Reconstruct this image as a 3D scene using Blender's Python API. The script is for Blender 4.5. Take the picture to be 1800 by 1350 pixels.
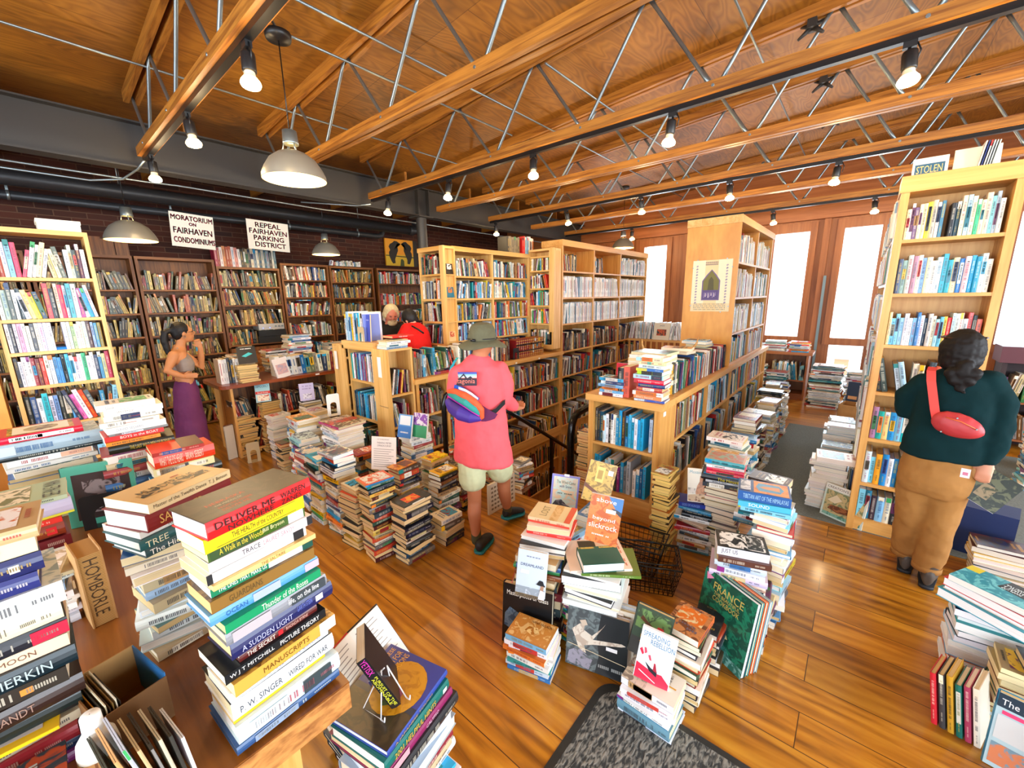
import bpy, bmesh, math, random
from math import sin, cos, pi, radians
from mathutils import Vector, Matrix
from mathutils.bvhtree import BVHTree
for o in list(bpy.data.objects): bpy.data.objects.remove(o)
S = bpy.context.scene
COL = S.collection
R = random.Random(7)

# ------------------------------------------------ camera, light, exposure
FPX, CH = 716.0, 1.80
YAW, PIT, ROL = radians(40.5), radians(11.98), radians(-1.03)
_f0 = Vector((-sin(YAW), cos(YAW), 0)); _r0 = Vector((cos(YAW), sin(YAW), 0)); _z = Vector((0, 0, 1))
_f = _f0*cos(PIT) - _z*sin(PIT); _u = _r0.cross(_f)
_r2 = _r0*cos(ROL) + _u*sin(ROL); _u2 = _u*cos(ROL) - _r0*sin(ROL)
CAM = Vector((0, 0, CH))
cd = bpy.data.cameras.new('camera'); cam = bpy.data.objects.new('camera', cd); COL.objects.link(cam)
cd.sensor_fit = 'HORIZONTAL'; cd.sensor_width = 36.0; cd.lens = FPX/1800*36; cd.clip_start = 0.02; cd.clip_end = 200
cam.matrix_world = Matrix(((_r2.x, _u2.x, -_f.x, 0), (_r2.y, _u2.y, -_f.y, 0), (_r2.z, _u2.z, -_f.z, CH), (0, 0, 0, 1)))
S.camera = cam
S.view_settings.view_transform = 'Standard'; S.view_settings.look = 'None'
S.view_settings.exposure = 0.6; S.view_settings.gamma = 1.0; S.view_settings.use_curve_mapping = False
S.cycles.use_denoising = True
S.cycles.max_bounces = 7; S.cycles.diffuse_bounces = 4; S.cycles.glossy_bounces = 3; S.cycles.transparent_max_bounces = 8
S.cycles.sample_clamp_indirect = 8; S.cycles.caustics_reflective = False; S.cycles.caustics_refractive = False
W = bpy.data.worlds.new('sky'); S.world = W; W.use_nodes = True
bg = W.node_tree.nodes['Background']; bg.inputs[0].default_value = (0.80, 0.90, 1.0, 1); bg.inputs[1].default_value = 3.2
def area(name, loc, rot, sx, sy, power, col):
    l = bpy.data.lights.new(name, 'AREA'); l.shape = 'RECTANGLE'; l.size = sx; l.size_y = sy; l.energy = power; l.color = col
    o = bpy.data.objects.new(name, l); COL.objects.link(o); o.location = loc; o.rotation_euler = rot; return o
DAY = (0.80, 0.91, 1.0)
# daylight through the street windows (far wall), the side wall windows and the shop front behind the camera
area('daylight_street', (-0.6, 9.35, 1.9), (radians(-90), 0, 0), 9.0, 2.4, 420, DAY)
area('daylight_side', (5.2, 1.5, 1.9), (0, radians(90), 0), 2.4, 8.0, 560, DAY)
area('daylight_shopfront', (-0.8, -3.7, 1.9), (radians(90), 0, 0), 7.0, 2.4, 300, DAY)

def ray(px, py):
    return _r2*(px-900) - _u2*(py-675) + _f*FPX
def fl(px, py, z=0.0):
    d = ray(px, py); return CAM + d*((z-CH)/d.z)
def aX(px, py, X):
    d = ray(px, py); return CAM + d*(X/d.x)
def aY(px, py, Y):
    d = ray(px, py); return CAM + d*(Y/d.y)
def at(px, py, base, off=0.0, n=None):
    """the point seen along a line of sight on the upright plane through base (x, y) with normal n; off metres nearer"""
    d = ray(px, py); h = Vector((d.x, d.y, 0)); n = n or _f0
    dist = Vector((base[0], base[1], 0)).dot(n) - off
    return CAM + d*(dist/h.dot(n))
def proj(p):
    d = Vector(p)-CAM; z = d.dot(_f)
    if z < 0.05: return None
    return (900+FPX*d.dot(_r2)/z, 675-FPX*d.dot(_u2)/z, z)

# ------------------------------------------------ colour and materials
def lin(c):
    return tuple(((x/12.92) if x <= 0.04045 else ((x+0.055)/1.055)**2.4) for x in c[:3])
def hx(s):
    return tuple(int(s[i:i+2], 16)/255 for i in (0, 2, 4))
MATS = {}
def nt(name):
    m = bpy.data.materials.new(name); m.use_nodes = True; MATS[name] = m
    t = m.node_tree; return m, t, t.nodes['Principled BSDF']
def N(t, typ, **kw):
    n = t.nodes.new(typ)
    for k, v in kw.items():
        if k.startswith('i_'):
            n.inputs[k[2:].replace('_', ' ')].default_value = v
        else: setattr(n, k, v)
    return n
def mat(name, color, rough=0.5, metal=0.0, noise=0.0, nscale=20, emit=None, estr=0, bump=0.0, spec=None, sheen=0):
    if name in MATS: return MATS[name]
    m, t, b = nt(name); c = lin(hx(color) if isinstance(color, str) else color)
    b.inputs['Base Color'].default_value = (*c, 1); b.inputs['Roughness'].default_value = rough; b.inputs['Metallic'].default_value = metal
    if spec is not None: b.inputs['Specular IOR Level'].default_value = spec
    if sheen: b.inputs['Sheen Weight'].default_value = sheen
    if noise or bump:
        tc = N(t, 'ShaderNodeTexCoord'); n = N(t, 'ShaderNodeTexNoise'); n.inputs['Scale'].default_value = nscale; n.inputs['Detail'].default_value = 4
        t.links.new(tc.outputs['Object'], n.inputs['Vector'])
        if noise:
            r = N(t, 'ShaderNodeMapRange'); r.inputs['From Min'].default_value = 0.3; r.inputs['From Max'].default_value = 0.7
            r.inputs['To Min'].default_value = 1-noise; r.inputs['To Max'].default_value = 1+noise*0.6
            mx = N(t, 'ShaderNodeVectorMath', operation='SCALE'); mx.inputs[0].default_value = c
            t.links.new(n.outputs['Fac'], r.inputs['Value']); t.links.new(r.outputs[0], mx.inputs['Scale']); t.links.new(mx.outputs[0], b.inputs['Base Color'])
        if bump:
            bp = N(t, 'ShaderNodeBump'); bp.inputs['Strength'].default_value = bump; bp.inputs['Distance'].default_value = 0.01
            t.links.new(n.outputs['Fac'], bp.inputs['Height']); t.links.new(bp.outputs[0], b.inputs['Normal'])
    if emit:
        b.inputs['Emission Color'].default_value = (*lin(hx(emit)), 1); b.inputs['Emission Strength'].default_value = estr
    return m
def wood(name, c1, c2, axis='z', rough=0.45, grain=22, stretch=0.06, wav=0.5, c3=None, warp=1.2, coat=0.0):
    """timber: grain bands stretched along one axis of the object"""
    if name in MATS: return MATS[name]
    m, t, b = nt(name)
    tc = N(t, 'ShaderNodeTexCoord'); mp = N(t, 'ShaderNodeMapping')
    sc = [1, 1, 1]; sc['xyz'.index(axis)] = stretch; mp.inputs['Scale'].default_value = sc
    t.links.new(tc.outputs['Object'], mp.inputs['Vector'])
    n = N(t, 'ShaderNodeTexNoise'); n.inputs['Scale'].default_value = grain; n.inputs['Detail'].default_value = 5; n.inputs['Distortion'].default_value = warp
    t.links.new(mp.outputs[0], n.inputs['Vector'])
    n2 = N(t, 'ShaderNodeTexNoise'); n2.inputs['Scale'].default_value = grain*4; n2.inputs['Detail'].default_value = 3
    t.links.new(mp.outputs[0], n2.inputs['Vector'])
    ad = N(t, 'ShaderNodeMath', operation='MULTIPLY_ADD'); ad.inputs[1].default_value = 0.35
    t.links.new(n2.outputs['Fac'], ad.inputs[0]); t.links.new(n.outputs['Fac'], ad.inputs[2])
    cr = N(t, 'ShaderNodeValToRGB'); e = cr.color_ramp.elements
    e[0].position = 0.45; e[0].color = (*lin(hx(c2)), 1); e[1].position = 0.8; e[1].color = (*lin(hx(c1)), 1)
    if c3: x = e.new(0.6); x.color = (*lin(hx(c3)), 1)
    t.links.new(ad.outputs[0], cr.inputs[0]); t.links.new(cr.outputs[0], b.inputs['Base Color'])
    b.inputs['Roughness'].default_value = rough
    if coat: b.inputs['Coat Weight'].default_value = coat; b.inputs['Coat Roughness'].default_value = 0.15
    return m

# cover stock: colours come from mesh attributes, printed art from a thresholded noise
m, t, b = nt('book_cover')
a1 = N(t, 'ShaderNodeAttribute', attribute_name='Col'); a2 = N(t, 'ShaderNodeAttribute', attribute_name='Art')
uv = N(t, 'ShaderNodeUVMap', uv_map='UVMap'); n = N(t, 'ShaderNodeTexNoise'); n.inputs['Scale'].default_value = 22; n.inputs['Detail'].default_value = 3; n.inputs['Distortion'].default_value = 1.5
t.links.new(uv.outputs[0], n.inputs['Vector'])
mr = N(t, 'ShaderNodeMapRange'); mr.inputs['From Min'].default_value = 0.47; mr.inputs['From Max'].default_value = 0.56
t.links.new(n.outputs['Fac'], mr.inputs['Value'])
mx = N(t, 'ShaderNodeMix', data_type='RGBA'); t.links.new(mr.outputs[0], mx.inputs[0]); t.links.new(a1.outputs[0], mx.inputs[6]); t.links.new(a2.outputs[0], mx.inputs[7])
t.links.new(mx.outputs[2], b.inputs['Base Color']); b.inputs['Roughness'].default_value = 0.33
# page block: fine sheet lines along the edge
m, t, b = nt('book_pages')
a1 = N(t, 'ShaderNodeAttribute', attribute_name='Col'); uv = N(t, 'ShaderNodeUVMap', uv_map='UVMap')
mp = N(t, 'ShaderNodeMapping'); mp.inputs['Scale'].default_value = (900, 6, 1); t.links.new(uv.outputs[0], mp.inputs['Vector'])
n = N(t, 'ShaderNodeTexNoise'); n.inputs['Scale'].default_value = 1; t.links.new(mp.outputs[0], n.inputs['Vector'])
mr = N(t, 'ShaderNodeMapRange'); mr.inputs['From Min'].default_value = 0.3; mr.inputs['From Max'].default_value = 0.7; mr.inputs['To Min'].default_value = 0.78; mr.inputs['To Max'].default_value = 1.05
t.links.new(n.outputs['Fac'], mr.inputs['Value']); vs = N(t, 'ShaderNodeVectorMath', operation='SCALE')
t.links.new(a1.outputs[0], vs.inputs[0]); t.links.new(mr.outputs[0], vs.inputs['Scale']); t.links.new(vs.outputs[0], b.inputs['Base Color']); b.inputs['Roughness'].default_value = 0.8
# printed flat colour (signs, boxes, art) and cloth that read the colour attribute
m, t, b = nt('print')
a1 = N(t, 'ShaderNodeAttribute', attribute_name='Col'); t.links.new(a1.outputs[0], b.inputs['Base Color']); b.inputs['Roughness'].default_value = 0.5
m, t, b = nt('cloth_print')
a1 = N(t, 'ShaderNodeAttribute', attribute_name='Col'); t.links.new(a1.outputs[0], b.inputs['Base Color']); b.inputs['Roughness'].default_value = 0.9

# ------------------------------------------------ mesh builder
class G:
    def __init__(s): s.v = []; s.f = []; s.c = []; s.a = []; s.m = []; s.uv = []; s.sm = []
    def face(s, pts, col=(1, 1, 1), mi=0, art=None, uv=None, smooth=False):
        k = len(s.v); s.v.extend(tuple(p) for p in pts); s.f.append(tuple(range(k, k+len(pts))))
        s.c.append(col); s.a.append(art or col); s.m.append(mi); s.uv.append(uv or [(0, 0)]*len(pts)); s.sm.append(smooth)
    def box(s, x0, y0, z0, x1, y1, z1, col=(1, 1, 1), mi=0, M=None, skip='', art=None, uvax=None):
        P = [Vector((x, y, z)) for z in (z0, z1) for y in (y0, y1) for x in (x0, x1)]
        if M is not None: P = [M @ p for p in P]
        F = {'-z': (0, 2, 3, 1), '+z': (4, 5, 7, 6), '-y': (0, 1, 5, 4), '+y': (2, 6, 7, 3), '-x': (0, 4, 6, 2), '+x': (1, 3, 7, 5)}
        L = [(x, y, z) for z in (z0, z1) for y in (y0, y1) for x in (x0, x1)]
        for k, q in F.items():
            if k in skip.split(): continue
            if uvax: uv = [(L[i][2], L[i][1] if k[1] == 'x' else L[i][0]) for i in q]
            else:
                ax = {'z': (0, 1), 'y': (0, 2), 'x': (1, 2)}[k[1]]; uv = [(L[i][ax[0]], L[i][ax[1]]) for i in q]
            s.face([P[i] for i in q], col, mi, art, uv)
    def tube(s, pts, r, n=10, col=(1, 1, 1), mi=0, cap=True):
        """round tube through points; r a number or one per point"""
        pts = [Vector(p) for p in pts]; rr = r if isinstance(r, (list, tuple)) else [r]*len(pts)
        rings = []; up = None
        for i, p in enumerate(pts):
            d = ((pts[min(i+1, len(pts)-1)]-p).normalized() + (p-pts[max(i-1, 0)]).normalized())
            d = d.normalized() if d.length > 1e-6 else Vector((0, 0, 1))
            if up is None: up = Vector((0, 0, 1)) if abs(d.z) < 0.9 else Vector((1, 0, 0))
            a = d.cross(up).normalized(); b2 = a.cross(d).normalized(); up = b2
            rings.append([p + (a*cos(2*pi*k/n) + b2*sin(2*pi*k/n))*rr[i] for k in range(n)])
        s.rings(rings, col, mi, cap)
    def rings(s, rings, col=(1, 1, 1), mi=0, cap=True, smooth=True):
        k = len(s.v); n = len(rings[0])
        for q in rings: s.v.extend(tuple(p) for p in q)
        def add(f, sm=smooth): s.f.append(tuple(f)); s.c.append(col); s.a.append(col); s.m.append(mi); s.uv.append([(0, 0)]*len(f)); s.sm.append(sm)
        for i in range(len(rings)-1):
            for j in range(n):
                j2 = (j+1) % n; add((k+i*n+j, k+i*n+j2, k+(i+1)*n+j2, k+(i+1)*n+j))
        if cap:
            add([k+j for j in range(n)][::-1], False); add([k+(len(rings)-1)*n+j for j in range(n)], False)
    def lathe(s, prof, c=(0, 0, 0), n=24, col=(1, 1, 1), mi=0, M=None, cap=False):
        """profile of (radius, z) turned about z"""
        rg = [[Vector((c[0]+r*cos(2*pi*j/n), c[1]+r*sin(2*pi*j/n), c[2]+z)) for j in range(n)] for r, z in prof]
        if M is not None: rg = [[M @ p for p in q] for q in rg]
        s.rings(rg, col, mi, cap)
    def poly(s, pts2, M, col=(1, 1, 1), mi=0, art=None):
        s.face([M @ Vector((p[0], p[1], 0)) for p in pts2], col, mi, art, [(p[0], p[1]) for p in pts2])
    def build(s, name, mats, parent=None, loc=None):
        me = bpy.data.meshes.new(name); me.from_pydata(s.v, [], s.f)
        mats = mats if isinstance(mats, (list, tuple)) else [mats]
        for q in mats: me.materials.append(MATS[q] if isinstance(q, str) else q)
        me.polygons.foreach_set('material_index', s.m); me.polygons.foreach_set('use_smooth', s.sm)
        cc = []; ca = []; uu = []
        for f, c, a, u in zip(s.f, s.c, s.a, s.uv):
            l = (*lin(c), 1.0)*len(f); cc.extend(l)
            ca.extend(l if a is c else (*lin(a), 1.0)*len(f))
            for q in u: uu.extend(q)
        x = me.color_attributes.new('Col', 'FLOAT_COLOR', 'CORNER'); x.data.foreach_set('color', cc)
        x = me.color_attributes.new('Art', 'FLOAT_COLOR', 'CORNER'); x.data.foreach_set('color', ca)
        x = me.uv_layers.new(name='UVMap'); x.data.foreach_set('uv', uu)
        me.validate(); me.update()
        o = bpy.data.objects.new(name, me); COL.objects.link(o)
        if parent: o.parent = parent
        if loc is not None: o.location = loc
        return o
_tx = {}
def text_tris(s):
    if s in _tx: return _tx[s]
    cu = bpy.data.curves.new('t', 'FONT'); cu.body = s; cu.resolution_u = 2; o = bpy.data.objects.new('t', cu); COL.objects.link(o)
    dg = bpy.context.evaluated_depsgraph_get(); me = bpy.data.meshes.new_from_object(o.evaluated_get(dg))
    v = [tuple(p.co) for p in me.vertices]; f = [tuple(p.vertices) for p in me.polygons]
    bpy.data.objects.remove(o); bpy.data.meshes.remove(me); bpy.data.curves.remove(cu)
    xs = [p[0] for p in v] or [0, 1]; ys = [p[1] for p in v] or [0, 1]
    _tx[s] = (v, f, min(xs), max(xs), min(ys), max(ys)); return _tx[s]
def text(g, s, M, x0, y0, w, h, col, mi=0, bold=0.0):
    """words filling the box x0..x0+w, y0..y0+h on the plane M (x right, y up, z out)"""
    v, f, a, b2, c, d = text_tris(s); sx = w/(b2-a); sy = h/(d-c)
    offs = [(0, 0)] if not bold else [(0, 0), (bold, 0), (bold, bold), (0, bold)]
    for q in f:
        for ox, oy in offs:
            g.face([M @ Vector((x0+ox+(v[i][0]-a)*sx, y0+oy+(v[i][1]-c)*sy, 0)) for i in q], col, mi)
def plane(origin, xd, yd):
    xd = Vector(xd).normalized(); yd = Vector(yd).normalized(); z = xd.cross(yd).normalized(); o = Vector(origin)
    return Matrix(((xd.x, yd.x, z.x, o.x), (xd.y, yd.y, z.y, o.y), (xd.z, yd.z, z.z, o.z), (0, 0, 0, 1)))
def tag(o, label=None, cat=None, group=None, kind=None):
    if label: o['label'] = label
    if cat: o['category'] = cat
    if group: o['group'] = group
    if kind: o['kind'] = kind
    return o
def empty(name, loc, rz=0.0):
    o = bpy.data.objects.new(name, None); COL.objects.link(o); o.location = loc; o.rotation_euler = (0, 0, rz); o.empty_display_size = 0.05; return o
def struct(o): o['kind'] = 'structure'; return o
def bevel(o, w=0.003, seg=1):
    md = o.modifiers.new('edge', 'BEVEL'); md.width = w; md.segments = seg; md.limit_method = 'ANGLE'; return o
# ------------------------------------------------ timber and surface materials
def m_floor():
    m, t, b = nt('floor_boards')
    tc = N(t, 'ShaderNodeTexCoord'); br = N(t, 'ShaderNodeTexBrick'); br.inputs['Scale'].default_value = 1.0
    br.inputs['Brick Width'].default_value = 7.3; br.inputs['Row Height'].default_value = 0.19; br.inputs['Mortar Size'].default_value = 0.0022; br.inputs['Mortar Smooth'].default_value = 0.3
    br.inputs['Color1'].default_value = (0.0, 0, 0, 1); br.inputs['Color2'].default_value = (1, 1, 1, 1); br.inputs['Mortar'].default_value = (0.5, 0.5, 0.5, 1)
    br.offset = 0.37; t.links.new(tc.outputs['Object'], br.inputs['Vector'])
    # board-wise shift of the grain
    sh = N(t, 'ShaderNodeVectorMath', operation='SCALE'); sh.inputs['Scale'].default_value = 7.0; t.links.new(br.outputs['Color'], sh.inputs[0])
    ad = N(t, 'ShaderNodeVectorMath', operation='ADD'); t.links.new(tc.outputs['Object'], ad.inputs[0]); t.links.new(sh.outputs[0], ad.inputs[1])
    mp = N(t, 'ShaderNodeMapping'); mp.inputs['Scale'].default_value = (0.13, 1, 1); t.links.new(ad.outputs[0], mp.inputs['Vector'])
    n = N(t, 'ShaderNodeTexNoise'); n.inputs['Scale'].default_value = 9; n.inputs['Detail'].default_value = 6; n.inputs['Distortion'].default_value = 1.8; t.links.new(mp.outputs[0], n.inputs['Vector'])
    w = N(t, 'ShaderNodeTexWave', bands_direction='Y'); w.inputs['Scale'].default_value = 4.5; w.inputs['Distortion'].default_value = 11; w.inputs['Detail'].default_value = 3; w.inputs['Detail Scale'].default_value = 0.7
    t.links.new(mp.outputs[0], w.inputs['Vector'])
    mm = N(t, 'ShaderNodeMath', operation='MULTIPLY_ADD'); mm.inputs[1].default_value = 0.16; t.links.new(w.outputs['Fac'], mm.inputs[0]); t.links.new(n.outputs['Fac'], mm.inputs[2])
    cr = N(t, 'ShaderNodeValToRGB'); e = cr.color_ramp.elements
    e[0].position = 0.30; e[0].color = (*lin(hx('70400e')), 1); e[1].position = 0.86; e[1].color = (*lin(hx('d6982f')), 1)
    x = e.new(0.56); x.color = (*lin(hx('b47218')), 1)
    t.links.new(mm.outputs[0], cr.inputs[0])
    # knots
    vo = N(t, 'ShaderNodeTexVoronoi'); vo.inputs['Scale'].default_value = 1.0; m3 = N(t, 'ShaderNodeMapping'); m3.inputs['Scale'].default_value = (1.3, 3.4, 1); t.links.new(ad.outputs[0], m3.inputs['Vector']); t.links.new(m3.outputs[0], vo.inputs['Vector'])
    kr = N(t, 'ShaderNodeMapRange'); kr.inputs['From Min'].default_value = 0.03; kr.inputs['From Max'].default_value = 0.13; kr.inputs['To Min'].default_value = 0.35; kr.inputs['To Max'].default_value = 1.0; t.links.new(vo.outputs['Distance'], kr.inputs['Value'])
    s1 = N(t, 'ShaderNodeVectorMath', operation='SCALE'); t.links.new(cr.outputs[0], s1.inputs[0]); t.links.new(kr.outputs[0], s1.inputs['Scale'])
    v = N(t, 'ShaderNodeMapRange'); v.inputs['To Min'].default_value = 0.72; v.inputs['To Max'].default_value = 1.12; t.links.new(br.outputs['Color'], v.inputs['Value'])
    s2 = N(t, 'ShaderNodeVectorMath', operation='SCALE'); t.links.new(s1.outputs[0], s2.inputs[0]); t.links.new(v.outputs[0], s2.inputs['Scale'])
    mx = N(t, 'ShaderNodeMix', data_type='RGBA'); mx.inputs[7].default_value = (*lin(hx('3c1c08')), 1); t.links.new(br.outputs['Fac'], mx.inputs[0]); t.links.new(s2.outputs[0], mx.inputs[6])
    t.links.new(mx.outputs[2], b.inputs['Base Color']); b.inputs['Roughness'].default_value = 0.28; b.inputs['Coat Weight'].default_value = 0.25; b.inputs['Coat Roughness'].default_value = 0.12
m_floor()
def m_ply():
    m, t, b = nt('deck_plywood')
    tc = N(t, 'ShaderNodeTexCoord'); mp = N(t, 'ShaderNodeMapping'); mp.inputs['Scale'].default_value = (1.0, 0.22, 1); t.links.new(tc.outputs['Object'], mp.inputs['Vector'])
    n0 = N(t, 'ShaderNodeTexNoise'); n0.inputs['Scale'].default_value = 4.2; n0.inputs['Detail'].default_value = 2; t.links.new(mp.outputs[0], n0.inputs['Vector'])
    w = N(t, 'ShaderNodeMath', operation='MULTIPLY'); w.inputs[1].default_value = 34; t.links.new(n0.outputs['Fac'], w.inputs[0])
    fr = N(t, 'ShaderNodeMath', operation='PINGPONG'); fr.inputs[1].default_value = 1.0; t.links.new(w.outputs[0], fr.inputs[0])
    n1 = N(t, 'ShaderNodeTexNoise'); n1.inputs['Scale'].default_value = 1.3; n1.inputs['Detail'].default_value = 2; t.links.new(tc.outputs['Object'], n1.inputs['Vector'])
    mm = N(t, 'ShaderNodeMath', operation='MULTIPLY_ADD'); mm.inputs[1].default_value = 0.26; t.links.new(fr.outputs[0], mm.inputs[0]); t.links.new(n1.outputs['Fac'], mm.inputs[2])
    cr = N(t, 'ShaderNodeValToRGB'); e = cr.color_ramp.elements
    e[0].position = 0.35; e[0].color = (*lin(hx('66400e')), 1); e[1].position = 0.95; e[1].color = (*lin(hx('a87222')), 1); x = e.new(0.62); x.color = (*lin(hx('8a5815')), 1)
    t.links.new(mm.outputs[0], cr.inputs[0])
    br = N(t, 'ShaderNodeTexBrick'); br.inputs['Scale'].default_value = 1; br.inputs['Brick Width'].default_value = 1.22; br.inputs['Row Height'].default_value = 2.44; br.inputs['Mortar Size'].default_value = 0.003
    br.inputs['Color1'].default_value = (0.86, 0.86, 0.86, 1); br.inputs['Color2'].default_value = (1.06, 1.06, 1.06, 1); br.inputs['Mortar'].default_value = (0.45, 0.4, 0.35, 1); t.links.new(tc.outputs['Object'], br.inputs['Vector'])
    v = N(t, 'ShaderNodeVectorMath', operation='MULTIPLY'); t.links.new(cr.outputs[0], v.inputs[0]); t.links.new(br.outputs['Color'], v.inputs[1])
    t.links.new(v.outputs[0], b.inputs['Base Color']); b.inputs['Roughness'].default_value = 0.55
m_ply()
def m_brick():
    m, t, b = nt('brickwork')
    tc = N(t, 'ShaderNodeTexCoord'); sx = N(t, 'ShaderNodeSeparateXYZ'); cx = N(t, 'ShaderNodeCombineXYZ')
    t.links.new(tc.outputs['Object'], sx.inputs[0]); t.links.new(sx.outputs['Y'], cx.inputs['X']); t.links.new(sx.outputs['Z'], cx.inputs['Y'])
    br = N(t, 'ShaderNodeTexBrick'); br.inputs['Scale'].default_value = 1; br.inputs['Brick Width'].default_value = 0.29; br.inputs['Row Height'].default_value = 0.072; br.inputs['Mortar Size'].default_value = 0.006
    br.inputs['Color1'].default_value = (*lin(hx('4c200e')), 1); br.inputs['Color2'].default_value = (*lin(hx('2e120a')), 1); br.inputs['Mortar'].default_value = (*lin(hx('5a3e2c')), 1); br.inputs['Mortar Smooth'].default_value = 0.2
    t.links.new(cx.outputs[0], br.inputs['Vector']); t.links.new(br.outputs['Color'], b.inputs['Base Color']); b.inputs['Roughness'].default_value = 0.85
    bp = N(t, 'ShaderNodeBump'); bp.inputs['Strength'].default_value = 0.6; bp.inputs['Distance'].default_value = 0.006; bp.invert = True; t.links.new(br.outputs['Fac'], bp.inputs['Height']); t.links.new(bp.outputs[0], b.inputs['Normal'])
m_brick()
wood('fir', 'b87a2c', '7a4410', 'x', 0.5, 30, 0.05)
wood('fir_end', 'd9963f', '9b5a1c', 'x', 0.6, 30, 0.3)
wood('birch', 'dfaa5e', 'c6893c', 'z', 0.42, 16, 0.08, warp=0.6)
wood('birch_x', 'e2ae62', 'ca8e40', 'x', 0.42, 16, 0.06, warp=0.6)
wood('pine', 'eabf78', 'd09a4a', 'z', 0.45, 18, 0.05, warp=0.8)
wood('pine_x', 'eabf78', 'cf9848', 'x', 0.45, 18, 0.05, warp=0.8)
wood('ply_honey', 'dfa348', 'cb8a34', 'z', 0.4, 7, 0.3, warp=0.4)
wood('oldwood', '8a5422', '512a0e', 'z', 0.5, 20, 0.06)
wood('oldwood_x', '965c26', '5c3212', 'x', 0.5, 20, 0.06)
wood('mahogany', '9c4a1e', '6a2c10', 'y', 0.3, 16, 0.05, coat=0.3)
wood('redwood', 'a8683a', '8a4e26', 'z', 0.45, 14, 0.05)
wood('redwood_x', 'a8683a', '8a4e26', 'x', 0.45, 14, 0.05)
wood('table_oak', '94581f', '6b3a12', 'x', 0.35, 14, 0.05, coat=0.2)
mat('steel_grey', '33312f', 0.5, 0.2); mat('pipe_dark', '2c2f33', 0.42, 0.3); mat('galv', '8d9a9e', 0.36, 0.8); mat('track_black', '17181a', 0.35, 0.3)
mat('black_gloss', '0c0d0f', 0.22, 0.2); mat('dark_plastic', '161719', 0.4); mat('cream_metal', 'c9bf9f', 0.4, 0.1); mat('beige_metal', 'c9b68e', 0.45, 0.1)
mat('shade_out', '8d8a80', 0.42, 0.35); mat('shade_in', 'f6e6b0', 0.5)
mat('carpet', '6c7574', 0.95, 0, 0.25, 90, bump=0.3); mat('mat_rubber', '2a2c2c', 0.6, 0, 0.2, 30)
mat('white_paper', 'f4f2ea', 0.7); mat('cardboard', 'b98a52', 0.85, 0, 0.15, 12); mat('wire_white', 'e8eaec', 0.3, 0.2)
mat('bulb_glow', 'fff0d0', 0.3, emit='ffd28a', estr=42); mat('bulb_glow_inner', 'fff0d0', 0.3, emit='ffc870', estr=26); mat('bulb_neck', 'f6e8cc', 0.3)
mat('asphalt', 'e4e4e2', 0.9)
m, t, b = nt('window_glass')
tr = N(t, 'ShaderNodeBsdfTransparent'); tr.inputs[0].default_value = (0.97, 0.99, 1, 1); gl = N(t, 'ShaderNodeBsdfGlossy'); gl.inputs['Roughness'].default_value = 0.02
ms = N(t, 'ShaderNodeMixShader'); ms.inputs[0].default_value = 0.06; t.links.new(tr.outputs[0], ms.inputs[1]); t.links.new(gl.outputs[0], ms.inputs[2])
t.links.new(ms.outputs[0], t.nodes['Material Output'].inputs['Surface'])

XB, XR, YB, YF = -7.72, 5.0, -3.5, 9.0     # brick wall, side wall, rear shopfront, street windows
TOPZ = lambda x: 3.86 + 0.065*(x+4.1) - 0.13   # underside of the roof deck
ZC = 3.10                                      # underside of the bottom chords
# floor, in two slabs round the stair well
SX0, SX1, SY0, SY1 = -3.42, -1.98, 2.72, 7.4
g = G()
for a in ((XB, YB, XR, SY0), (XB, SY1, XR, YF), (XB, SY0, SX0, SY1), (SX1, SY0, XR, SY1)): g.box(a[0], a[1], -0.06, a[2], a[3], 0)
struct(g.build('floor', 'floor_boards'))
g = G(); g.box(SX0, SY0, -2.5, SX1, SY1, -2.45); o = struct(g.build('floor_stairwell', 'floor_boards'))
g = G(); g.box(SX1, SY0-.05, -2.45, SX1+.05, SY1, -0.06); g.box(SX0, SY0-.05, -2.45, SX1, SY0, -0.06); g.box(SX0, SY1, -2.45, SX1+.05, SY1+.05, -0.06); g.box(SX0-.05, SY0, -2.45, SX0, SY1, -0.06)
struct(g.build('wall_stairwell', 'birch'))
g = G()
for i, x in enumerate((-8, -5.33, 5.2)): pass
g.face([(-8, YB-.2, TOPZ(-5.33)), (-8, YF+.2, TOPZ(-5.33)), (-5.33, YF+.2, TOPZ(-5.33)), (-5.33, YB-.2, TOPZ(-5.33))])
g.face([(-5.33, YB-.2, TOPZ(-5.33)), (-5.33, YF+.2, TOPZ(-5.33)), (5.3, YF+.2, TOPZ(5.3)), (5.3, YB-.2, TOPZ(5.3))])
g.face([(-8, YB-.2, 4.8), (5.3, YB-.2, 4.8), (5.3, YF+.2, 4.8), (-8, YF+.2, 4.8)])
struct(g.build('ceiling', 'deck_plywood'))
g = G(); g.box(XB-.2, YB, -.06, XB, YF, 4.6); struct(g.build('wall_brick', 'brickwork'))
def wall_with_holes(name, axis, pos, a0, a1, z1, holes, mt, th=0.12, sgn=1):
    """wall slab at x or y = pos from a0..a1 with rectangular openings (a, b, z0, z1)"""
    g = G(); cuts = sorted(set([a0, a1]+[h[0] for h in holes]+[h[1] for h in holes]))
    def bx(p, q, za, zb):
        lo, hi = (pos, pos+th*sgn) if sgn > 0 else (pos+th*sgn, pos)
        if axis == 'y': g.box(p, lo, za, q, hi, zb)
        else: g.box(lo, p, za, hi, q, zb)
    for p, q in zip(cuts, cuts[1:]):
        hs = sorted([h for h in holes if h[0] <= p+1e-6 and h[1] >= q-1e-6], key=lambda h: h[2]); z = -0.06
        for h in hs:
            if h[2] > z: bx(p, q, z, h[2])
            z = h[3]
        bx(p, q, z, z1)
    return struct(g.build(name, mt))
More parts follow.
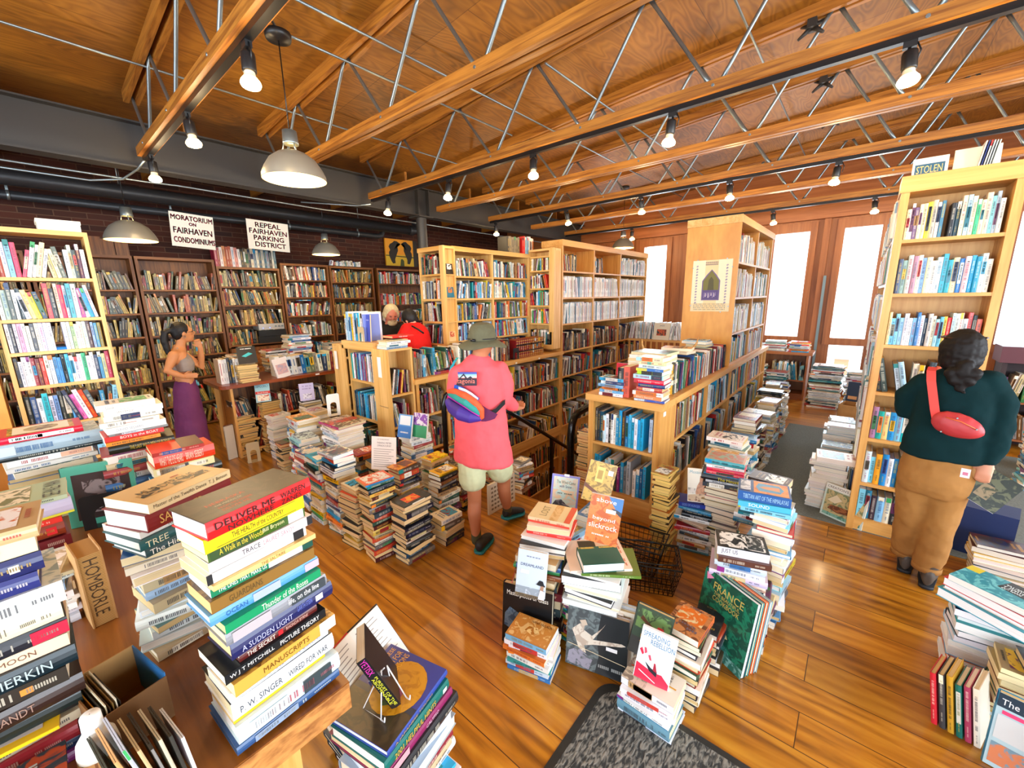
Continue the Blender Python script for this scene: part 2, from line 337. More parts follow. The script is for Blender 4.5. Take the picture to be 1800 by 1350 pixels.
WIN = [(-4.75, -4.25), (-3.79, -3.3), (-2.62, -2.12), (-1.36, -.85), (-.385, .08), (1.49, 1.98), (2.5, 3.0), (3.9, 4.4)]
holes = [(a, b2, 1.02, 2.82) for a, b2 in WIN] + [(-.385, .08, .12, .895)]
wall_with_holes('wall_street', 'y', YF, XB, XR, 4.6, holes, 'redwood')
wall_with_holes('wall_side', 'x', XR, YB, YF, 4.6, [(-2.9+i*1.7, -1.5+i*1.7, .7, 2.9) for i in range(6)], 'redwood')
wall_with_holes('wall_shopfront', 'y', YB, XB, XR, 4.6, [(-4.6+i*1.7, -3.2+i*1.7, .7, 2.9) for i in range(5)], 'redwood', sgn=-1)
k = 0
for a, b2 in WIN:
    k += 1; z0 = 1.02
    g = G()
    for (x0, x1, za, zb) in ((a-.10, a, 1.02, 2.82), (b2, b2+.10, 1.02, 2.82), (a-.10, b2+.10, 2.82, 2.97), (a-.10, b2+.10, .9, 1.02)): g.box(x0, YF-.05, za, x1, YF, zb)
    isd = abs(a+.385) < .01
    fr = struct(g.build('door_1' if isd else 'window_%d' % k, 'redwood'))
    g = G(); g.box(a, YF+.04, z0, b2, YF+.046, 2.82); g.build('glass', 'window_glass', fr)
    if abs(a+.385) < .01:
        g = G(); g.box(a, YF+.04, .12, b2, YF+.046, .895); g.build('glass', 'window_glass', fr)
        g = G(); g.tube([(.13, YF-.05, .72), (.13, YF-.10, .72), (.21, YF-.105, .72)], .012, 8); g.build('door_handle', mat('brass', 'c9a04c', .3, .8), fr)
g = G()
for x in (-4.05, -2.9, -1.74, -.62, .35, 1.2, 2.24, 3.45): g.box(x-.045, YF-.10, 0, x+.045, YF-.055, 2.995)
struct(g.build('trim_1', 'redwood'))
g = G(); g.box(XB, YF-.14, 3.0, XR, YF-.002, 3.22); struct(g.build('trim_2', 'redwood_x'))
g = G(); g.box(XB, YF-.05, 3.22, XR, YF, 3.9); struct(g.build('trim_3', 'redwood_x'))
# what stands outside, seen washed out through the panes
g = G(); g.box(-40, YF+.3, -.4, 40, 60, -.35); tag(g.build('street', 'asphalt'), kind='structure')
bo = empty('street_planter', (-.42, 13.6, -.35)); tag(bo, 'pale orange planter out on the pavement, seen low through the door pane', 'planter')
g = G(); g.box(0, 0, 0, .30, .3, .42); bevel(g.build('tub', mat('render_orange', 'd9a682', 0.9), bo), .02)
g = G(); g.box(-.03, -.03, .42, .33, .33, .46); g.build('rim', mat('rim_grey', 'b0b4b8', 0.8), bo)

# ------------------------------------------------ steel girder, column, joists
gr = empty('steel_girder', (-5.33, YB+.05, 3.03)); tag(gr, 'long dark grey steel girder carrying the joist ends near the brick wall', 'girder')
L = YF-YB-.15
g = G(); g.box(-.006, 0, .012, .006, L, .40); g.build('web', 'steel_grey', gr)
g = G(); g.box(-.085, 0, 0, .085, L, .014); g.build('flange', 'steel_grey', gr)
g = G(); g.box(-.085, 0, .386, .085, L, .40); g.build('flange', 'steel_grey', gr)
for y in (4.17-YB-.15, 4.17-YB+.05):
    g = G(); g.box(.006, y, .014, .08, y+.012, .386); g.build('stiffener', 'steel_grey', gr)
co = empty('steel_column', (-5.33, 4.17, 0)); tag(co, 'round grey steel column under the long girder', 'column')
g = G(); g.lathe([(.078, .02), (.078, 3.01)], n=28); g.build('shaft', 'steel_grey', co)
g = G(); g.box(-.13, -.13, 3.01, .13, .13, 3.03); g.build('cap_plate', 'steel_grey', co)
g = G(); g.box(-.13, -.13, 0, .13, .13, .02); g.build('base_plate', 'steel_grey', co)
g = G(); g.box(XB, YB, TOPZ(-5.33)-.09, -5.42, YB+.01, TOPZ(-5.33)-.0)
ordn = ['first', 'second', 'third', 'fourth', 'fifth', 'sixth', 'seventh', 'eighth', 'ninth', 'tenth', 'eleventh', 'twelfth', 'thirteenth', 'fourteenth', 'fifteenth', 'sixteenth', 'seventeenth', 'eighteenth', 'nineteenth', 'twentieth']
for i, s in enumerate(ordn[:9]): ordn.append('twenty-'+s)
ordn.append('thirtieth')
for s in ordn[:9]: ordn.append('thirty-'+s)
ordn.append('fortieth')
for s in ordn[:9]: ordn.append('forty-'+s)
JY = [-.25, .94, 2.02, 3.22, 4.36, 5.50, 6.70, 7.89]
X0J, X1J = -5.25, XR-.02
def chord_box(g, x0, x1, zf, h, w, y0=0):
    n = 8
    for i in range(n):
        a = x0+(x1-x0)*i/n; c = x0+(x1-x0)*(i+1)/n
        P = [Vector(p) for p in ((a, y0-w/2, zf(a)), (c, y0-w/2, zf(c)), (c, y0+w/2, zf(c)), (a, y0+w/2, zf(a)), (a, y0-w/2, zf(a)+h), (c, y0-w/2, zf(c)+h), (c, y0+w/2, zf(c)+h), (a, y0+w/2, zf(a)+h))]
        for q in ((0, 3, 2, 1), (4, 5, 6, 7), (0, 1, 5, 4), (2, 3, 7, 6)) + (((0, 4, 7, 3),) if i == 0 else ()) + (((1, 2, 6, 5),) if i == n-1 else ()): g.face([P[k] for k in q])
for ji, y in enumerate(JY):
    jo = empty('roof_joist', (0, y, 0))
    tag(jo, 'open web roof joist of fir chords and steel struts, %s counting from the street windows' % ordn[len(JY)-1-ji], 'joist')
    topc = lambda x: TOPZ(x)-.09
    for yy in (-.035, .035):
        g = G(); chord_box(g, X0J, X1J, topc, .089, .038, yy); g.build('top_chord', 'fir', jo)
    xs0 = X0J+.12
    g = G()
    for yy in (-.030, .030): chord_box(g, xs0, X1J, lambda x: ZC, .072, .040, yy)
    # bolts on the chord side
    nb = 0; pitch = 1.00; x = X0J+.42; nodes = []
    while x < X1J-.3: nodes.append(x); x += pitch*(1.0 if x > -4.4 else .9)
    for x in nodes: g.tube([(x, -.054, ZC+.04), (x, .054, ZC+.04)], .010, 8, mi=1)
    g.build('bottom_chord', ['fir', 'galv'], jo)
    tops = [X0J+.05]+[(a+c)/2 for a, c in zip(nodes, nodes[1:])]
    for k, x in enumerate(nodes):
        for sx, tt in ((-1, tops[k] if k < len(tops) else None), (1, tops[k+1] if k+1 < len(tops) else None)):
            if tt is None: continue
            b0 = Vector((x+sx*.018, 0, ZC+.045)); t0 = Vector((tt-sx*.018, 0, topc(tt)+.03)); d = (t0-b0)
            g = G(); n = 8; rg = []
            for f_, rr, fl_ in ((0, .017, .30), (.12, .013, 1), (.88, .013, 1), (1, .017, .30)):
                p = b0+d*f_; a_ = d.normalized().cross(Vector((0, 1, 0))).normalized()
                rg.append([p+a_*cos(2*pi*j/n)*rr+Vector((0, 1, 0))*sin(2*pi*j/n)*rr*fl_ for j in range(n)])
            g.rings(rg); g.build('web_strut', 'galv', jo)
# rafters beyond the girder, up to the brick wall
for i in range(9):
    y = -2.6+i*1.32
    g = G(); g.box(-2.3, -.02, -.2, 0, .02, 0); o = g.build('ceiling_beam', 'fir'); o.location = (-5.42, y, TOPZ(-5.33)); tag(o, 'short fir beam between girder and brick wall, %s counting from the street windows' % ordn[8-i], 'beam')
# pipes along the brick wall
po = empty('drain_pipe', (-7.0, -3.3, 3.13)); tag(po, 'thick dark pipe under the ceiling along the brick wall', 'pipe')
g = G(); g.tube([(0, 0, 0), (0, 8.48, 0)], .085, 20); g.build('run', 'pipe_dark', po)
g = G(); g.tube([(0, 8.45, 0), (0, 8.53, 0), (-.02, 8.62, .03), (-.02, 8.66, .11), (-.02, 8.66, .2)], [.092, .096, .092, .092, .092], 16); g.build('elbow', 'pipe_dark', po)
for y in (1.3, 4.3, 7.4):
    g = G(); g.tube([(0, y, -.09), (0, y, .095)], .004, 6); g.tube([(0, y-.01, .09), (0, y-.01, .42)], .006, 6); g.build('hanger', 'galv', po)
po = empty('water_pipe', (-7.25, -3.3, 2.99)); tag(po, 'thin dark pipe with pale clamps below the thick pipe', 'pipe')
g = G(); g.tube([(0, 0, 0), (0, 7.9, 0), (0, 7.99, .02), (0, 8.03, .1), (0, 8.03, .2)], .048, 16); g.build('run', 'pipe_dark', po)
for y in (.6, 2.0, 3.4, 4.8, 6.3, 7.5):
    g = G(); g.tube([(0, y-.012, 0), (0, y+.012, 0)], .053, 16); g.box(-.01, y-.01, 0, .01, y+.01, .2); g.build('clamp', 'galv', po)
def conduit(pts, lab, r=.009, m_='galv'):
    g = G(); p0 = Vector(pts[0]); g.tube([Vector(p)-p0 for p in pts], r, 8); o = g.build('conduit', m_); o.location = p0; tag(o, lab, 'conduit'); return o
conduit([(-5.6, YB+.1, 3.0), (-5.6, 1.0, 2.99), (-5.6, 1.25, 3.0), (-5.6, 2.8, 2.98), (-5.6, 3.1, 2.99), (-5.6, 8.8, 2.98)], 'long thin metal conduit running below the steel girder')
conduit([(-5.1, .94, 3.08), (-5.25, .90, 3.02), (-5.4, .8, 2.94), (-5.6, .6, 2.93), (-5.6, -3.3, 2.95)], 'bent metal conduit dropping from the end of the nearest lit joist')
conduit([(-5.13, 3.2, 3.04), (-5.3, 3.1, 3.03), (-5.6, 2.5, 3.03)], 'short bent conduit at the girder end of the second light track')
for i, (x, y0, y1) in enumerate(((-4.45, -3.4, 4.2), (-3.0, 1.4, 8.8), (-.95, 1.2, 8.8), (-2.3, 3.2, 8.6))):
    z = TOPZ(x)-.115
    conduit([(x, y0, z), (x, y1, z)], ['metal conduit fixed across the joists nearest the girder', 'metal conduit across the joists over the centre shelves', 'metal conduit across the joists towards the tall plywood case', 'metal conduit across the far joists by the street windows'][i])

# ------------------------------------------------ track lights and pendants
conduit([(-3.14, 1.38, 3.535), (-3.3, 2.2, 3.62), (-3.35, 4.0, 3.64)], 'conduit running from the large pendant canopy across the joists')
conduit([(-3.14, 1.38, 3.535), (-2.6, .9, 3.62), (-2.0, .2, 3.66)], 'conduit running from the large pendant canopy towards the camera')
for ji in (4, 5, 6):
    g = G(); 
    for s_ in (-1, 1):
        for d_ in (-1, 1): g.tube([(0, 0, 0), (s_*.08, d_*.04, -.08 if d_ < 0 else .04)], [.022, .010], 8)
    g.box(-.03, -.055, -.02, .03, .055, .04); o = g.build('steel_gusset', 'steel_grey'); o.location = (-.57, JY[ji], TOPZ(-.57)-.13); tag(o, 'dark steel gusset fitting on the top chord, %s counting from the street windows' % ordn[6-ji], 'gusset')
def bulb_light(p, power, r=.05, col=(1, .74, .42)):
    l = bpy.data.lights.new('bulb_light', 'POINT'); l.energy = power; l.shadow_soft_size = r; l.color = col
    o = bpy.data.objects.new('bulb_light', l); COL.objects.link(o); o.location = p; return o
BULBS = {1: [(-2.50, .94), (-3.67, .94), (-4.89, .94)], 3: [(-4.75, 3.22), (-3.60, 3.22), (-2.45, 3.22), (-1.20, 3.22), (.02, 3.22), (1.3, 3.22)],
         5: [(-5.0, 5.5), (-3.57, 5.5), (-2.41, 5.5), (-1.35, 5.5), (-.36, 5.5), (.9, 5.5)], 7: [(-3.61, 7.89), (-1.27, 7.89), (-.06, 7.89)]}
tname = {1: 'nearest', 3: 'second', 5: 'third', 7: 'farthest'}
for j, bl in BULBS.items():
    y = JY[j]
    to = empty('light_track', (X0J+.13, y, ZC)); tag(to, 'black light track under the joist, %s of the four tracks' % ('nearest to the windows' if j == 7 else tname[j]+' from the camera' if j > 1 else 'closest to the camera'), 'light track')
    g = G(); g.box(0, -.020, -.034, X1J-X0J-.2, .020, 0); g.build('rail', 'track_black', to)
    for k, (x, yy) in enumerate(bl):
        lo = empty('track_lamp', (x, y, ZC-.034)); tag(lo, 'black track lamp with glowing bulb, %s from the girder on the %s track' % (ordn[k], tname[j]), 'lamp', 'bare bulb lamps on the ceiling tracks')
        tilt = Matrix.Rotation(R.uniform(-.16, .16), 4, 'X') @ Matrix.Rotation(R.uniform(-.14, .14), 4, 'Y')
        g = G(); g.box(-.028, -.016, -.03, .028, .016, 0); g.tube([(0, 0, -.03), (0, 0, -.06)], .008, 8); g.tube([(.028, 0, -.01), (.046, 0, -.05), (.035, 0, -.1)], .004, 6); g.build('mount', 'dark_plastic', lo)
        g = G(); g.lathe([(.002, -.045), (.030, -.05), (.033, -.06), (.033, -.135), (.030, -.142), (.002, -.142)], n=20, M=tilt); g.build('socket', 'dark_plastic', lo)
        g = G(); g.lathe([(.024, -.140), (.026, -.155), (.034, -.172)], n=20, M=tilt); bn = g.build('bulb', ['bulb_neck', 'bulb_glow'], lo)
        g = G(); g.lathe([(.034, -.172), (.044, -.186), (.047, -.197), (.042, -.208), (.024, -.216), (.001, -.218)], n=20, M=tilt); g.build('bulb_face', 'bulb_glow', bn)
        bulb_light(Vector((x, y, ZC-.034)) + tilt @ Vector((0, 0, -.27)), 11)
def pendant(name, x, y, z, r, label, power, zc=9, can=True):
    po = empty('pendant_lamp', (x, y, z)); tag(po, label, 'lamp')
    h = r*.95; g = G(); pr = [(r, 0), (r*.985, .03), (r*.90, h*.35), (r*.72, h*.65), (r*.45, h*.86), (r*.24, h*.95)]
    g.lathe(pr, n=40); g.lathe([(a-.003, b2-.002) for a, b2 in pr], n=40, mi=1); g.lathe([(r, 0), (r-.003, -.001)], n=40)
    g.build('shade', ['shade_out', 'shade_in'], po)
    g = G(); g.lathe([(.002, h*.95+.13), (.045, h*.95+.125), (.05, h*.95+.05), (.05, h*.95+.04), (.002, h*.95+.04)], n=20)
    for a in range(3): g.tube([(.045*cos(a*2.1), .045*sin(a*2.1), h*.95+.05), (r*.27*cos(a*2.1), r*.27*sin(a*2.1), h*.93)], .004, 6)
    g.build('socket_housing', 'galv', po)
    g = G(); g.lathe([(.001, h*.86), (.03, h*.84), (.05, h*.68), (.055, h*.56), (.045, h*.42), (.02, h*.36), (.001, h*.35)], n=18); g.build('bulb', 'bulb_glow_inner', po)
    zt = min(TOPZ(x), zc)-z
    g = G(); g.tube([(0, 0, h*.95+.12), (0, 0, zt-.03)], .004, 6); g.build('cord', 'track_black', po)
    if can: g = G(); g.lathe([(.002, zt-.045), (.075, zt-.04), (.08, zt-.02), (.08, zt), (.002, zt)], n=24); g.build('canopy', 'dark_plastic', po)
    bulb_light((x, y, z+h*.25), power, .05)
pendant('p1', -3.14, 1.38, 2.63, .205, 'large pale grey dome pendant lamp hanging from the plywood ceiling, closest to the camera', 14, zc=3.52)
pendant('p2', -5.8, .835, 2.44, .213, 'dark grey dome pendant lamp beside the moratorium sign', 10, can=False)
pendant('p3', -6.44, 3.17, 2.5, .20, 'grey dome pendant lamp beside the repeal sign', 12, can=False)
pendant('p4', -3.62, 7.55, 2.68, .20, 'grey dome pendant lamp above the white book shelves near the street', 12)
# ------------------------------------------------ books: every book is a record first, built at the end
BOOKS = []
PAL = {
 'cool': 'ffffff f4f6fa e6edf4 cfe0ee a9cbe4 6fb2dc 2f9fd0 1678b4 1a4f8c 20345e 0f1a2e 8fd3e0 2aa6a8 0e6d73 f3ecd8 e8d9b0 9aa3a8 5a6468 17181a c22a2e e07a30 7d3c7a d8c23a ffffff eef2f6'.split(),
 'white': 'ffffff f8f8f4 f0f2f6 e6eef6 d6e6ee f6f0e0 ece4cc cfd8dc 8fb4cf 3a6ea8 c8b890 ffffff fbf6ea a84848 5e8a86'.split(),
 'mixed': 'f4efe2 e9dfc4 cdbb8c 9c8a60 c93a30 a02028 6e1620 d8702a e5b83a 3f7a4c 1f5340 1f6f86 3f9cc4 2a4f8e 1b2a52 16181e 2c2a28 57504a 8a8680 d8d4ca 7a4a2a b58a58 612c54 cfe0e6 f8f6f0'.split(),
 'old': '8c7a3e a8914a bda561 6f6a3a 4a4a2e 5b4020 7c5a2c c29a4a 2c3330 1d2a2c 3a1f18 6e2218 9a3a1c c46a20 22483e 16405a e0c884 d8b060 3a3426 181614 8a7650 b7a470'.split(),
 'older': 'b89a42 c9a94f a8883a 7c6c34 5c5630 8a6a2a d0b468 46503a 2e3a34 33281c 6b3a1c 8a2c18 d8bd74 9c8440 1e1b16 b0522a 6e6038'.split(),
 'dark': '14151a 1c2030 2a2320 3a2418 22323c 4a1c1c 101828 5a4a3a b9a27a e9dcc0 8a1c1c c8452a 2a4a3a d9b14a f2e8d0 183c5c 6a6258'.split(),
 'lp': 'ffffff fafaf6 f1f4f8 e3eaf2 d2dfe8 f6f1e2 ffffff e8e2cc b8ccd8 c2a8b4 6d8fa6 f7f7f7'.split(),
 'blue': '0f8fc4 1aa3d6 3fb4de 0b6fa8 0a4c7c 0c3550 7cc8e6 c8e6f2 ffffff e6f2f8 0f6a78 136a9c 17202a 3a3632 7c8a92 bfa878 2f9a9a f3efe0'.split(),
 'bright': 'e8382e f4c41e 1f9fd8 ffffff f2f4f8 22406e f07f28 3aa35c 111318 d8e6f0 f8efd4 8a2c7c 0f7c7c e9e2c8 c9d3da b03038'.split(),
 'magazine': 'f6f6f2 e4e6e4 cfd6d6 b8c4c8 8aa0a8 f0e8d4 d8ccb0 ffffff 3a5a66 a8343c 2a8a94 e0e6ea 20282e'.split(),
 'tanpages': 'caa86a d8b97e b98f4e'.split(),
}
NAMES = {'white': 'f8f8f6', 'pale grey': 'd0d3d6', 'grey': '8c8f92', 'dark grey': '54565a', 'black': '14151a', 'cream': 'f0e8d0', 'tan': 'c8ac78', 'olive': '6e6a3a', 'ochre': 'b8963e', 'brown': '6b4526', 'dark brown': '38241a', 'maroon': '6a1a20', 'red': 'c42c2c', 'orange': 'e07a2c', 'yellow': 'ecc838', 'green': '3a8850', 'dark green': '1f4a3a', 'teal': '12787e', 'pale blue': 'bcd8ea', 'light blue': '6cb4dc', 'blue': '1c78b8', 'dark blue': '1c3a70', 'navy': '141f3c', 'purple': '6a3670', 'pink': 'd98c98'}
def cname(c):
    return min(NAMES, key=lambda k: sum((a-b2)**2 for a, b2 in zip(hx(NAMES[k]), c)))
def jit(c, a=.035):
    d = R.uniform(-a, a); return tuple(min(1, max(0, x+d+R.uniform(-a/2, a/2))) for x in c)
def lum(c): return .3*c[0]+.59*c[1]+.11*c[2]
PAGEC = [hx(x) for x in 'f6efdc f2e6c8 e8d3a4 dcbf85 f8f4ea e9dcc0'.split()]
def book(M, w, h, t, col, hard=True, row=None, **kw):
    """M: local x runs spine to fore-edge, y along the spine, z through the thickness"""
    d = dict(M=M, W=w, H=h, T=t, col=col, hard=hard, row=row, seed=R.random(), **kw); BOOKS.append(d)
    if row is not None: row['items'].append(d)
    return d
ROWS = []
def newrow(kind, phrase, group):
    r = dict(kind=kind, phrase=phrase, group=group, items=[]); ROWS.append(r); return r

def book_geo(gc, gp, d, M=None, fine=True):
    W_, H_, T_, hard = d['W'], d['H'], d['T'], d['hard']; rg = random.Random(d['seed'])
    c = d['col']; b = .0026 if hard else .0010; ins = .0035 if hard else .0004; bulge = min(.006, T_*.16) if hard else 0
    art = d.get('art') or c
    fr = d.get('front', c)
    gc.box(0, 0, 0, W_, H_, b, c, 0, M, uvax=None); gc.box(0, 0, T_-b, W_, H_, T_, fr, 0, M, art=d.get('art'))
    tf = (lambda p: M @ Vector(p)) if M is not None else Vector
    ns = 4 if (hard and fine) else 1
    zs = [(i/ns) for i in range(ns+1)]; prof = [(-bulge*sin(pi*z) if ns > 1 else 0, z*T_) for z in zs]
    if ns == 1 and hard: prof = [(0, 0), (-bulge*.7, T_*.25), (-bulge*.7, T_*.75), (0, T_)]
    for (xa, za), (xb, zb) in zip(prof, prof[1:]):
        gc.face([tf((xa, H_, za)), tf((xa, 0, za)), tf((xb, 0, zb)), tf((xb, H_, zb))], c, 0, None)
    for y in (0, H_):
        gc.face([tf((x, y, z)) for x, z in (prof if y else prof[::-1])], c)
    pc = d.get('pages') or PAGEC[int(rg.random()*len(PAGEC))]
    gp.box(b if hard else 0, ins, b, W_-ins, H_-ins, T_-b, pc, d.get('_pmi', 0), M, skip='-z +z -x', uvax=1)
    # spine printing
    xo = -bulge-.0005 if hard else -.0005
    SP = plane((xo, H_, 0), (0, -1, 0), (0, 0, 1));  SP = (M @ SP) if M is not None else SP
    ds = 1.0 if d.get('title') or d.get('bands') else .62
    def q(a, b2, z0, z1, col, g=gc): g.face([SP @ Vector((a*H_, z0*T_, 0)), SP @ Vector((b2*H_, z0*T_, 0)), SP @ Vector((b2*H_, z1*T_, 0)), SP @ Vector((a*H_, z1*T_, 0))], col)
    ink = d.get('ink') or ((hx('f4ecd4') if rg.random() < .6 else hx('e2b84a')) if lum(c) < .45 else (hx('20222a') if rg.random() < .6 else hx(rg.choice(['9a2028', '1d4c86', '3a3a40']))))
    if not d.get('title'): ink = tuple(x*.62+y*.38 for x, y in zip(ink, c))
    for (a, b2, z0, z1, cc) in d.get('bands', ()): q(a, b2, z0, z1, cc)
    if d.get('title'):
        for (s, a, b2, z0, z1, cc) in d['title']:
            text(gc, s, SP @ Matrix.Translation((0, 0, .0006)), a*H_, z0*T_, (b2-a)*H_, (z1-z0)*T_, cc)
    elif not d.get('plain'):
        st = rg.random(); lo, hi = (.3, .7) if hard else (.25, .75)
        if st < .22: q(.1+rg.random()*.2, .5+rg.random()*.3, .02 if not hard else .15, .98 if not hard else .85, jit(hx(rg.choice(PAL['mixed']))))
        elif st < .34: q(0, .12+rg.random()*.1, .02 if not hard else .15, .98 if not hard else .85, jit(hx(rg.choice(PAL['bright']))))
        if T_ > .010 and fine:
            a = .08+rg.random()*.1; e = a+.3+rg.random()*.3; p = .012+rg.random()*.012
            while a < e:
                w_ = p*(.45+rg.random()*.35)
                if rg.random() < .86: q(a, a+w_, lo, hi, ink)
                a += p
            a = max(e+.08, .7); e = min(.93, a+.18)
            while a < e:
                if rg.random() < .85: q(a, a+p*.5, lo+.1, hi-.1, ink)
                a += p*.8
        elif T_ > .010:
            q(.15, .5+rg.random()*.15, .38, .62, ink); q(.74, .88, .42, .6, ink)
    # front board, when it shows
    if d.get('cover'):
        CP = plane((0, 0, T_+.0004), (1, 0, 0), (0, 1, 0)); CP = (M @ CP) if M is not None else CP
        cv = d['cover']
        if cv == 'auto':
            cv = []; r2 = rg.random(); oc = jit(hx(rg.choice(PAL['bright'] if rg.random() < .5 else PAL['mixed']))); oc2 = jit(hx(rg.choice(PAL['mixed'])))
            if r2 < .7: cv.append(('r', .12, .12, .88, .6, oc, oc2))
            elif r2 < .85: cv.append(('r', .0, .35, 1, .7, oc, oc2))
            for yy, hh, wd in ((.76, .07, .7), (.66, .05, .5), (.05, .035, .4)):
                cv.append(('w', .5-wd/2, yy, .5+wd/2, yy+hh, ink))
        for k, it in enumerate(cv):
            zo = .0003*(k+1)
            if it[0] == 'r':
                _, a, b2, c2, d2, cc = it[:6]; ar = it[6] if len(it) > 6 else None
                pts = [(a*W_, b2*H_), (c2*W_, b2*H_), (c2*W_, d2*H_), (a*W_, d2*H_)]
                gc.face([CP @ Vector((x, y, zo)) for x, y in pts], cc, 0, ar, pts)
            elif it[0] == 'p':
                pts = [(x*W_, y*H_) for x, y in it[1]]
                gc.face([CP @ Vector((x, y, zo)) for x, y in pts], it[2], 0, it[3] if len(it) > 3 else None, pts)
            elif it[0] == 'w':
                _, a, b2, c2, d2, cc = it; x = a; p = (c2-a)/max(3, int(6+rg.random()*8))
                while x < c2-p*.3:
                    w_ = p*(.55+rg.random()*.3)
                    if rg.random() < .88:
                        gc.face([CP @ Vector((X*W_, Y*H_, zo)) for X, Y in ((x, b2), (x+w_, b2), (x+w_, d2), (x, d2))], cc)
                    x += p
            elif it[0] == 't':
                _, s, a, b2, c2, d2, cc = it[:7]; rot = it[7] if len(it) > 7 else 0
                if rot == 180: TM = CP @ Matrix.Translation((c2*W_, d2*H_, zo)) @ Matrix.Rotation(pi, 4, 'Z'); text(gc, s, TM, 0, 0, (c2-a)*W_, (d2-b2)*H_, cc)
                elif rot == -90: TM = CP @ Matrix.Translation((a*W_, d2*H_, zo)) @ Matrix.Rotation(-pi/2, 4, 'Z'); text(gc, s, TM, 0, 0, (d2-b2)*H_, (c2-a)*W_, cc)
                elif rot == 90: TM = CP @ Matrix.Translation((c2*W_, b2*H_, zo)) @ Matrix.Rotation(pi/2, 4, 'Z'); text(gc, s, TM, 0, 0, (d2-b2)*H_, (c2-a)*W_, cc)
                else: text(gc, s, CP @ Matrix.Translation((0, 0, zo)), a*W_, b2*H_, (c2-a)*W_, (d2-b2)*H_, cc)

def rotz(a): return Matrix.Rotation(a, 4, 'Z')
MODE = {'X': pi, 'Y': pi/2, 'x': 0.0, 'y': -pi/2, 'N': -pi/2}
def flat(cx, cy, z, yaw, w, h, t, col, row=None, **kw):
    """a book lying flat, centred on cx, cy; yaw turns local x (spine to fore-edge)"""
    M = Matrix.Translation((cx, cy, z)) @ rotz(yaw) @ Matrix.Translation((-w/2, -h/2, 0))
    return book(M, w, h, t, col, row=row, **kw)
def stack(xn, yn, z0, zt, mode, phrase, w=.16, h=.235, pal='mixed', t=(.016, .036), jt=.012, ja=5, rot=0, hard=.5, mix=.0, top=None, spec=None, side=1, grow=0.0, lean=(0, 0), group=None, pages=None):
    """pile of flat books; (xn, yn) is the foot corner nearest the camera, mode the way the spines look (X, Y; x, y = fore-edges)"""
    row = newrow('stack', phrase, group or ('books in ' + phrase))
    ex, ey = (w, h) if mode in 'Xx' else (h, w)
    cx, cy = xn - side*ex/2, yn + ey/2
    z = z0; k = 0; items = []
    if spec:
        items = [dict(s) for s in spec][::-1]       # given from the top down
    n = len(items) if items else None
    while (k < n if n else z < zt-.004):
        s = items[k] if n else {}
        tt = s.pop('t', None) or R.uniform(*t)
        if not n and z+tt > zt+.01: tt = max(.008, zt-z)
        f = (z-z0)/max(.05, zt-z0)
        ww = s.pop('w', None) or w*R.uniform(.86, 1.04)*(1-grow*f); hh = s.pop('h', None) or h*R.uniform(.86, 1.03)*(1-grow*f)
        md = s.pop('mode', None) or mode
        if mix and R.random() < mix: md = {'X': 'x', 'x': 'X', 'Y': 'y', 'y': 'Y'}[mode]
        yaw = MODE[md] + radians(rot + s.pop('rot', R.uniform(-ja, ja)))
        # nearest faces stay roughly flush
        dx = side*((ex - (ww if md in 'Xx' else hh))/2)*R.uniform(.5, 1) + R.uniform(-jt, jt); dy = -((ey-(hh if md in 'Xx' else ww))/2)*R.uniform(.5, 1)+R.uniform(-jt, jt)
        dx += s.pop('dx', 0)+lean[0]*(z-z0); dy += s.pop('dy', 0)+lean[1]*(z-z0)
        cc = s.pop('col', None); c = hx(cc) if isinstance(cc, str) else (cc or jit(hx(R.choice(PAL[pal]))))
        hd = s.pop('hard', R.random() < hard)
        if pages and 'pages' not in s: s['pages'] = jit(hx(pages), .03)
        d = flat(cx+dx, cy+dy, z, yaw, ww, hh, tt, c, row, hard=hd, **s)
        z += tt+.0008; k += 1
    last = row['items'][-1]
    if 'cover' not in last: last['cover'] = 'auto'; last['art'] = jit(hx(R.choice(PAL[pal]))) if R.random() < .5 else None
    if top: last.update(top)
    return row, z

# ------------------------------------------------ bookcases
def case(label, loc, rot, w, d, z0, zt, shelves, divs=(), mt='birch', mh='birch_x', sw=.03, st=.022, cap=.06, over=.0, back=True, cat='bookcase', name='bookcase', kick=True, left=True, right=True, group=None, capover=None):
    """rot 0 looks to -y, pi/2 to +x, -pi/2 to -x; loc is the front left foot as seen from the front"""
    o = empty(name, (loc[0], loc[1], loc[2] if len(loc) > 2 else 0), rot); tag(o, label, cat, group)
    if left: g = G(); g.box(0, 0, z0, sw, d, zt-cap); bevel(g.build('side_panel', mt, o))
    if right: g = G(); g.box(w-sw, 0, z0, w, d, zt-cap); bevel(g.build('side_panel', mt, o))
    if cap: 
        co = capover if capover is not None else over
        g = G(); g.box(-co, -over, zt-cap, w+co, d, zt); bevel(g.build('top_board', mh, o))
    ds = [0]+list(divs)+[w]
    for x in divs: g = G(); g.box(x-sw/2, .004, z0, x+sw/2, d, zt-cap); g.build('divider', mt, o)
    for z in shelves:
        for i, (a, b2) in enumerate(zip(ds, ds[1:])):
            g = G(); a_ = a+(sw if i == 0 else sw/2); b_ = b2-(sw if b2 == w else sw/2)
            g.box(a_, .003, z-st, b_, d-.005, z); g.build('shelf', mh, o)
    if back: g = G(); g.box(sw*.5, d-.008, z0, w-sw*.5, d, zt-cap); g.build('back_panel', mt, o)
    if kick and shelves and min(shelves)-st-z0 > .02: g = G(); g.box(sw, .012, z0, w-sw, .03, min(shelves)-st); g.build('kick_board', mh, o)
    o['_c'] = 1; del o['_c']
    CM = Matrix.Translation(o.location) @ rotz(rot)
    return o, CM
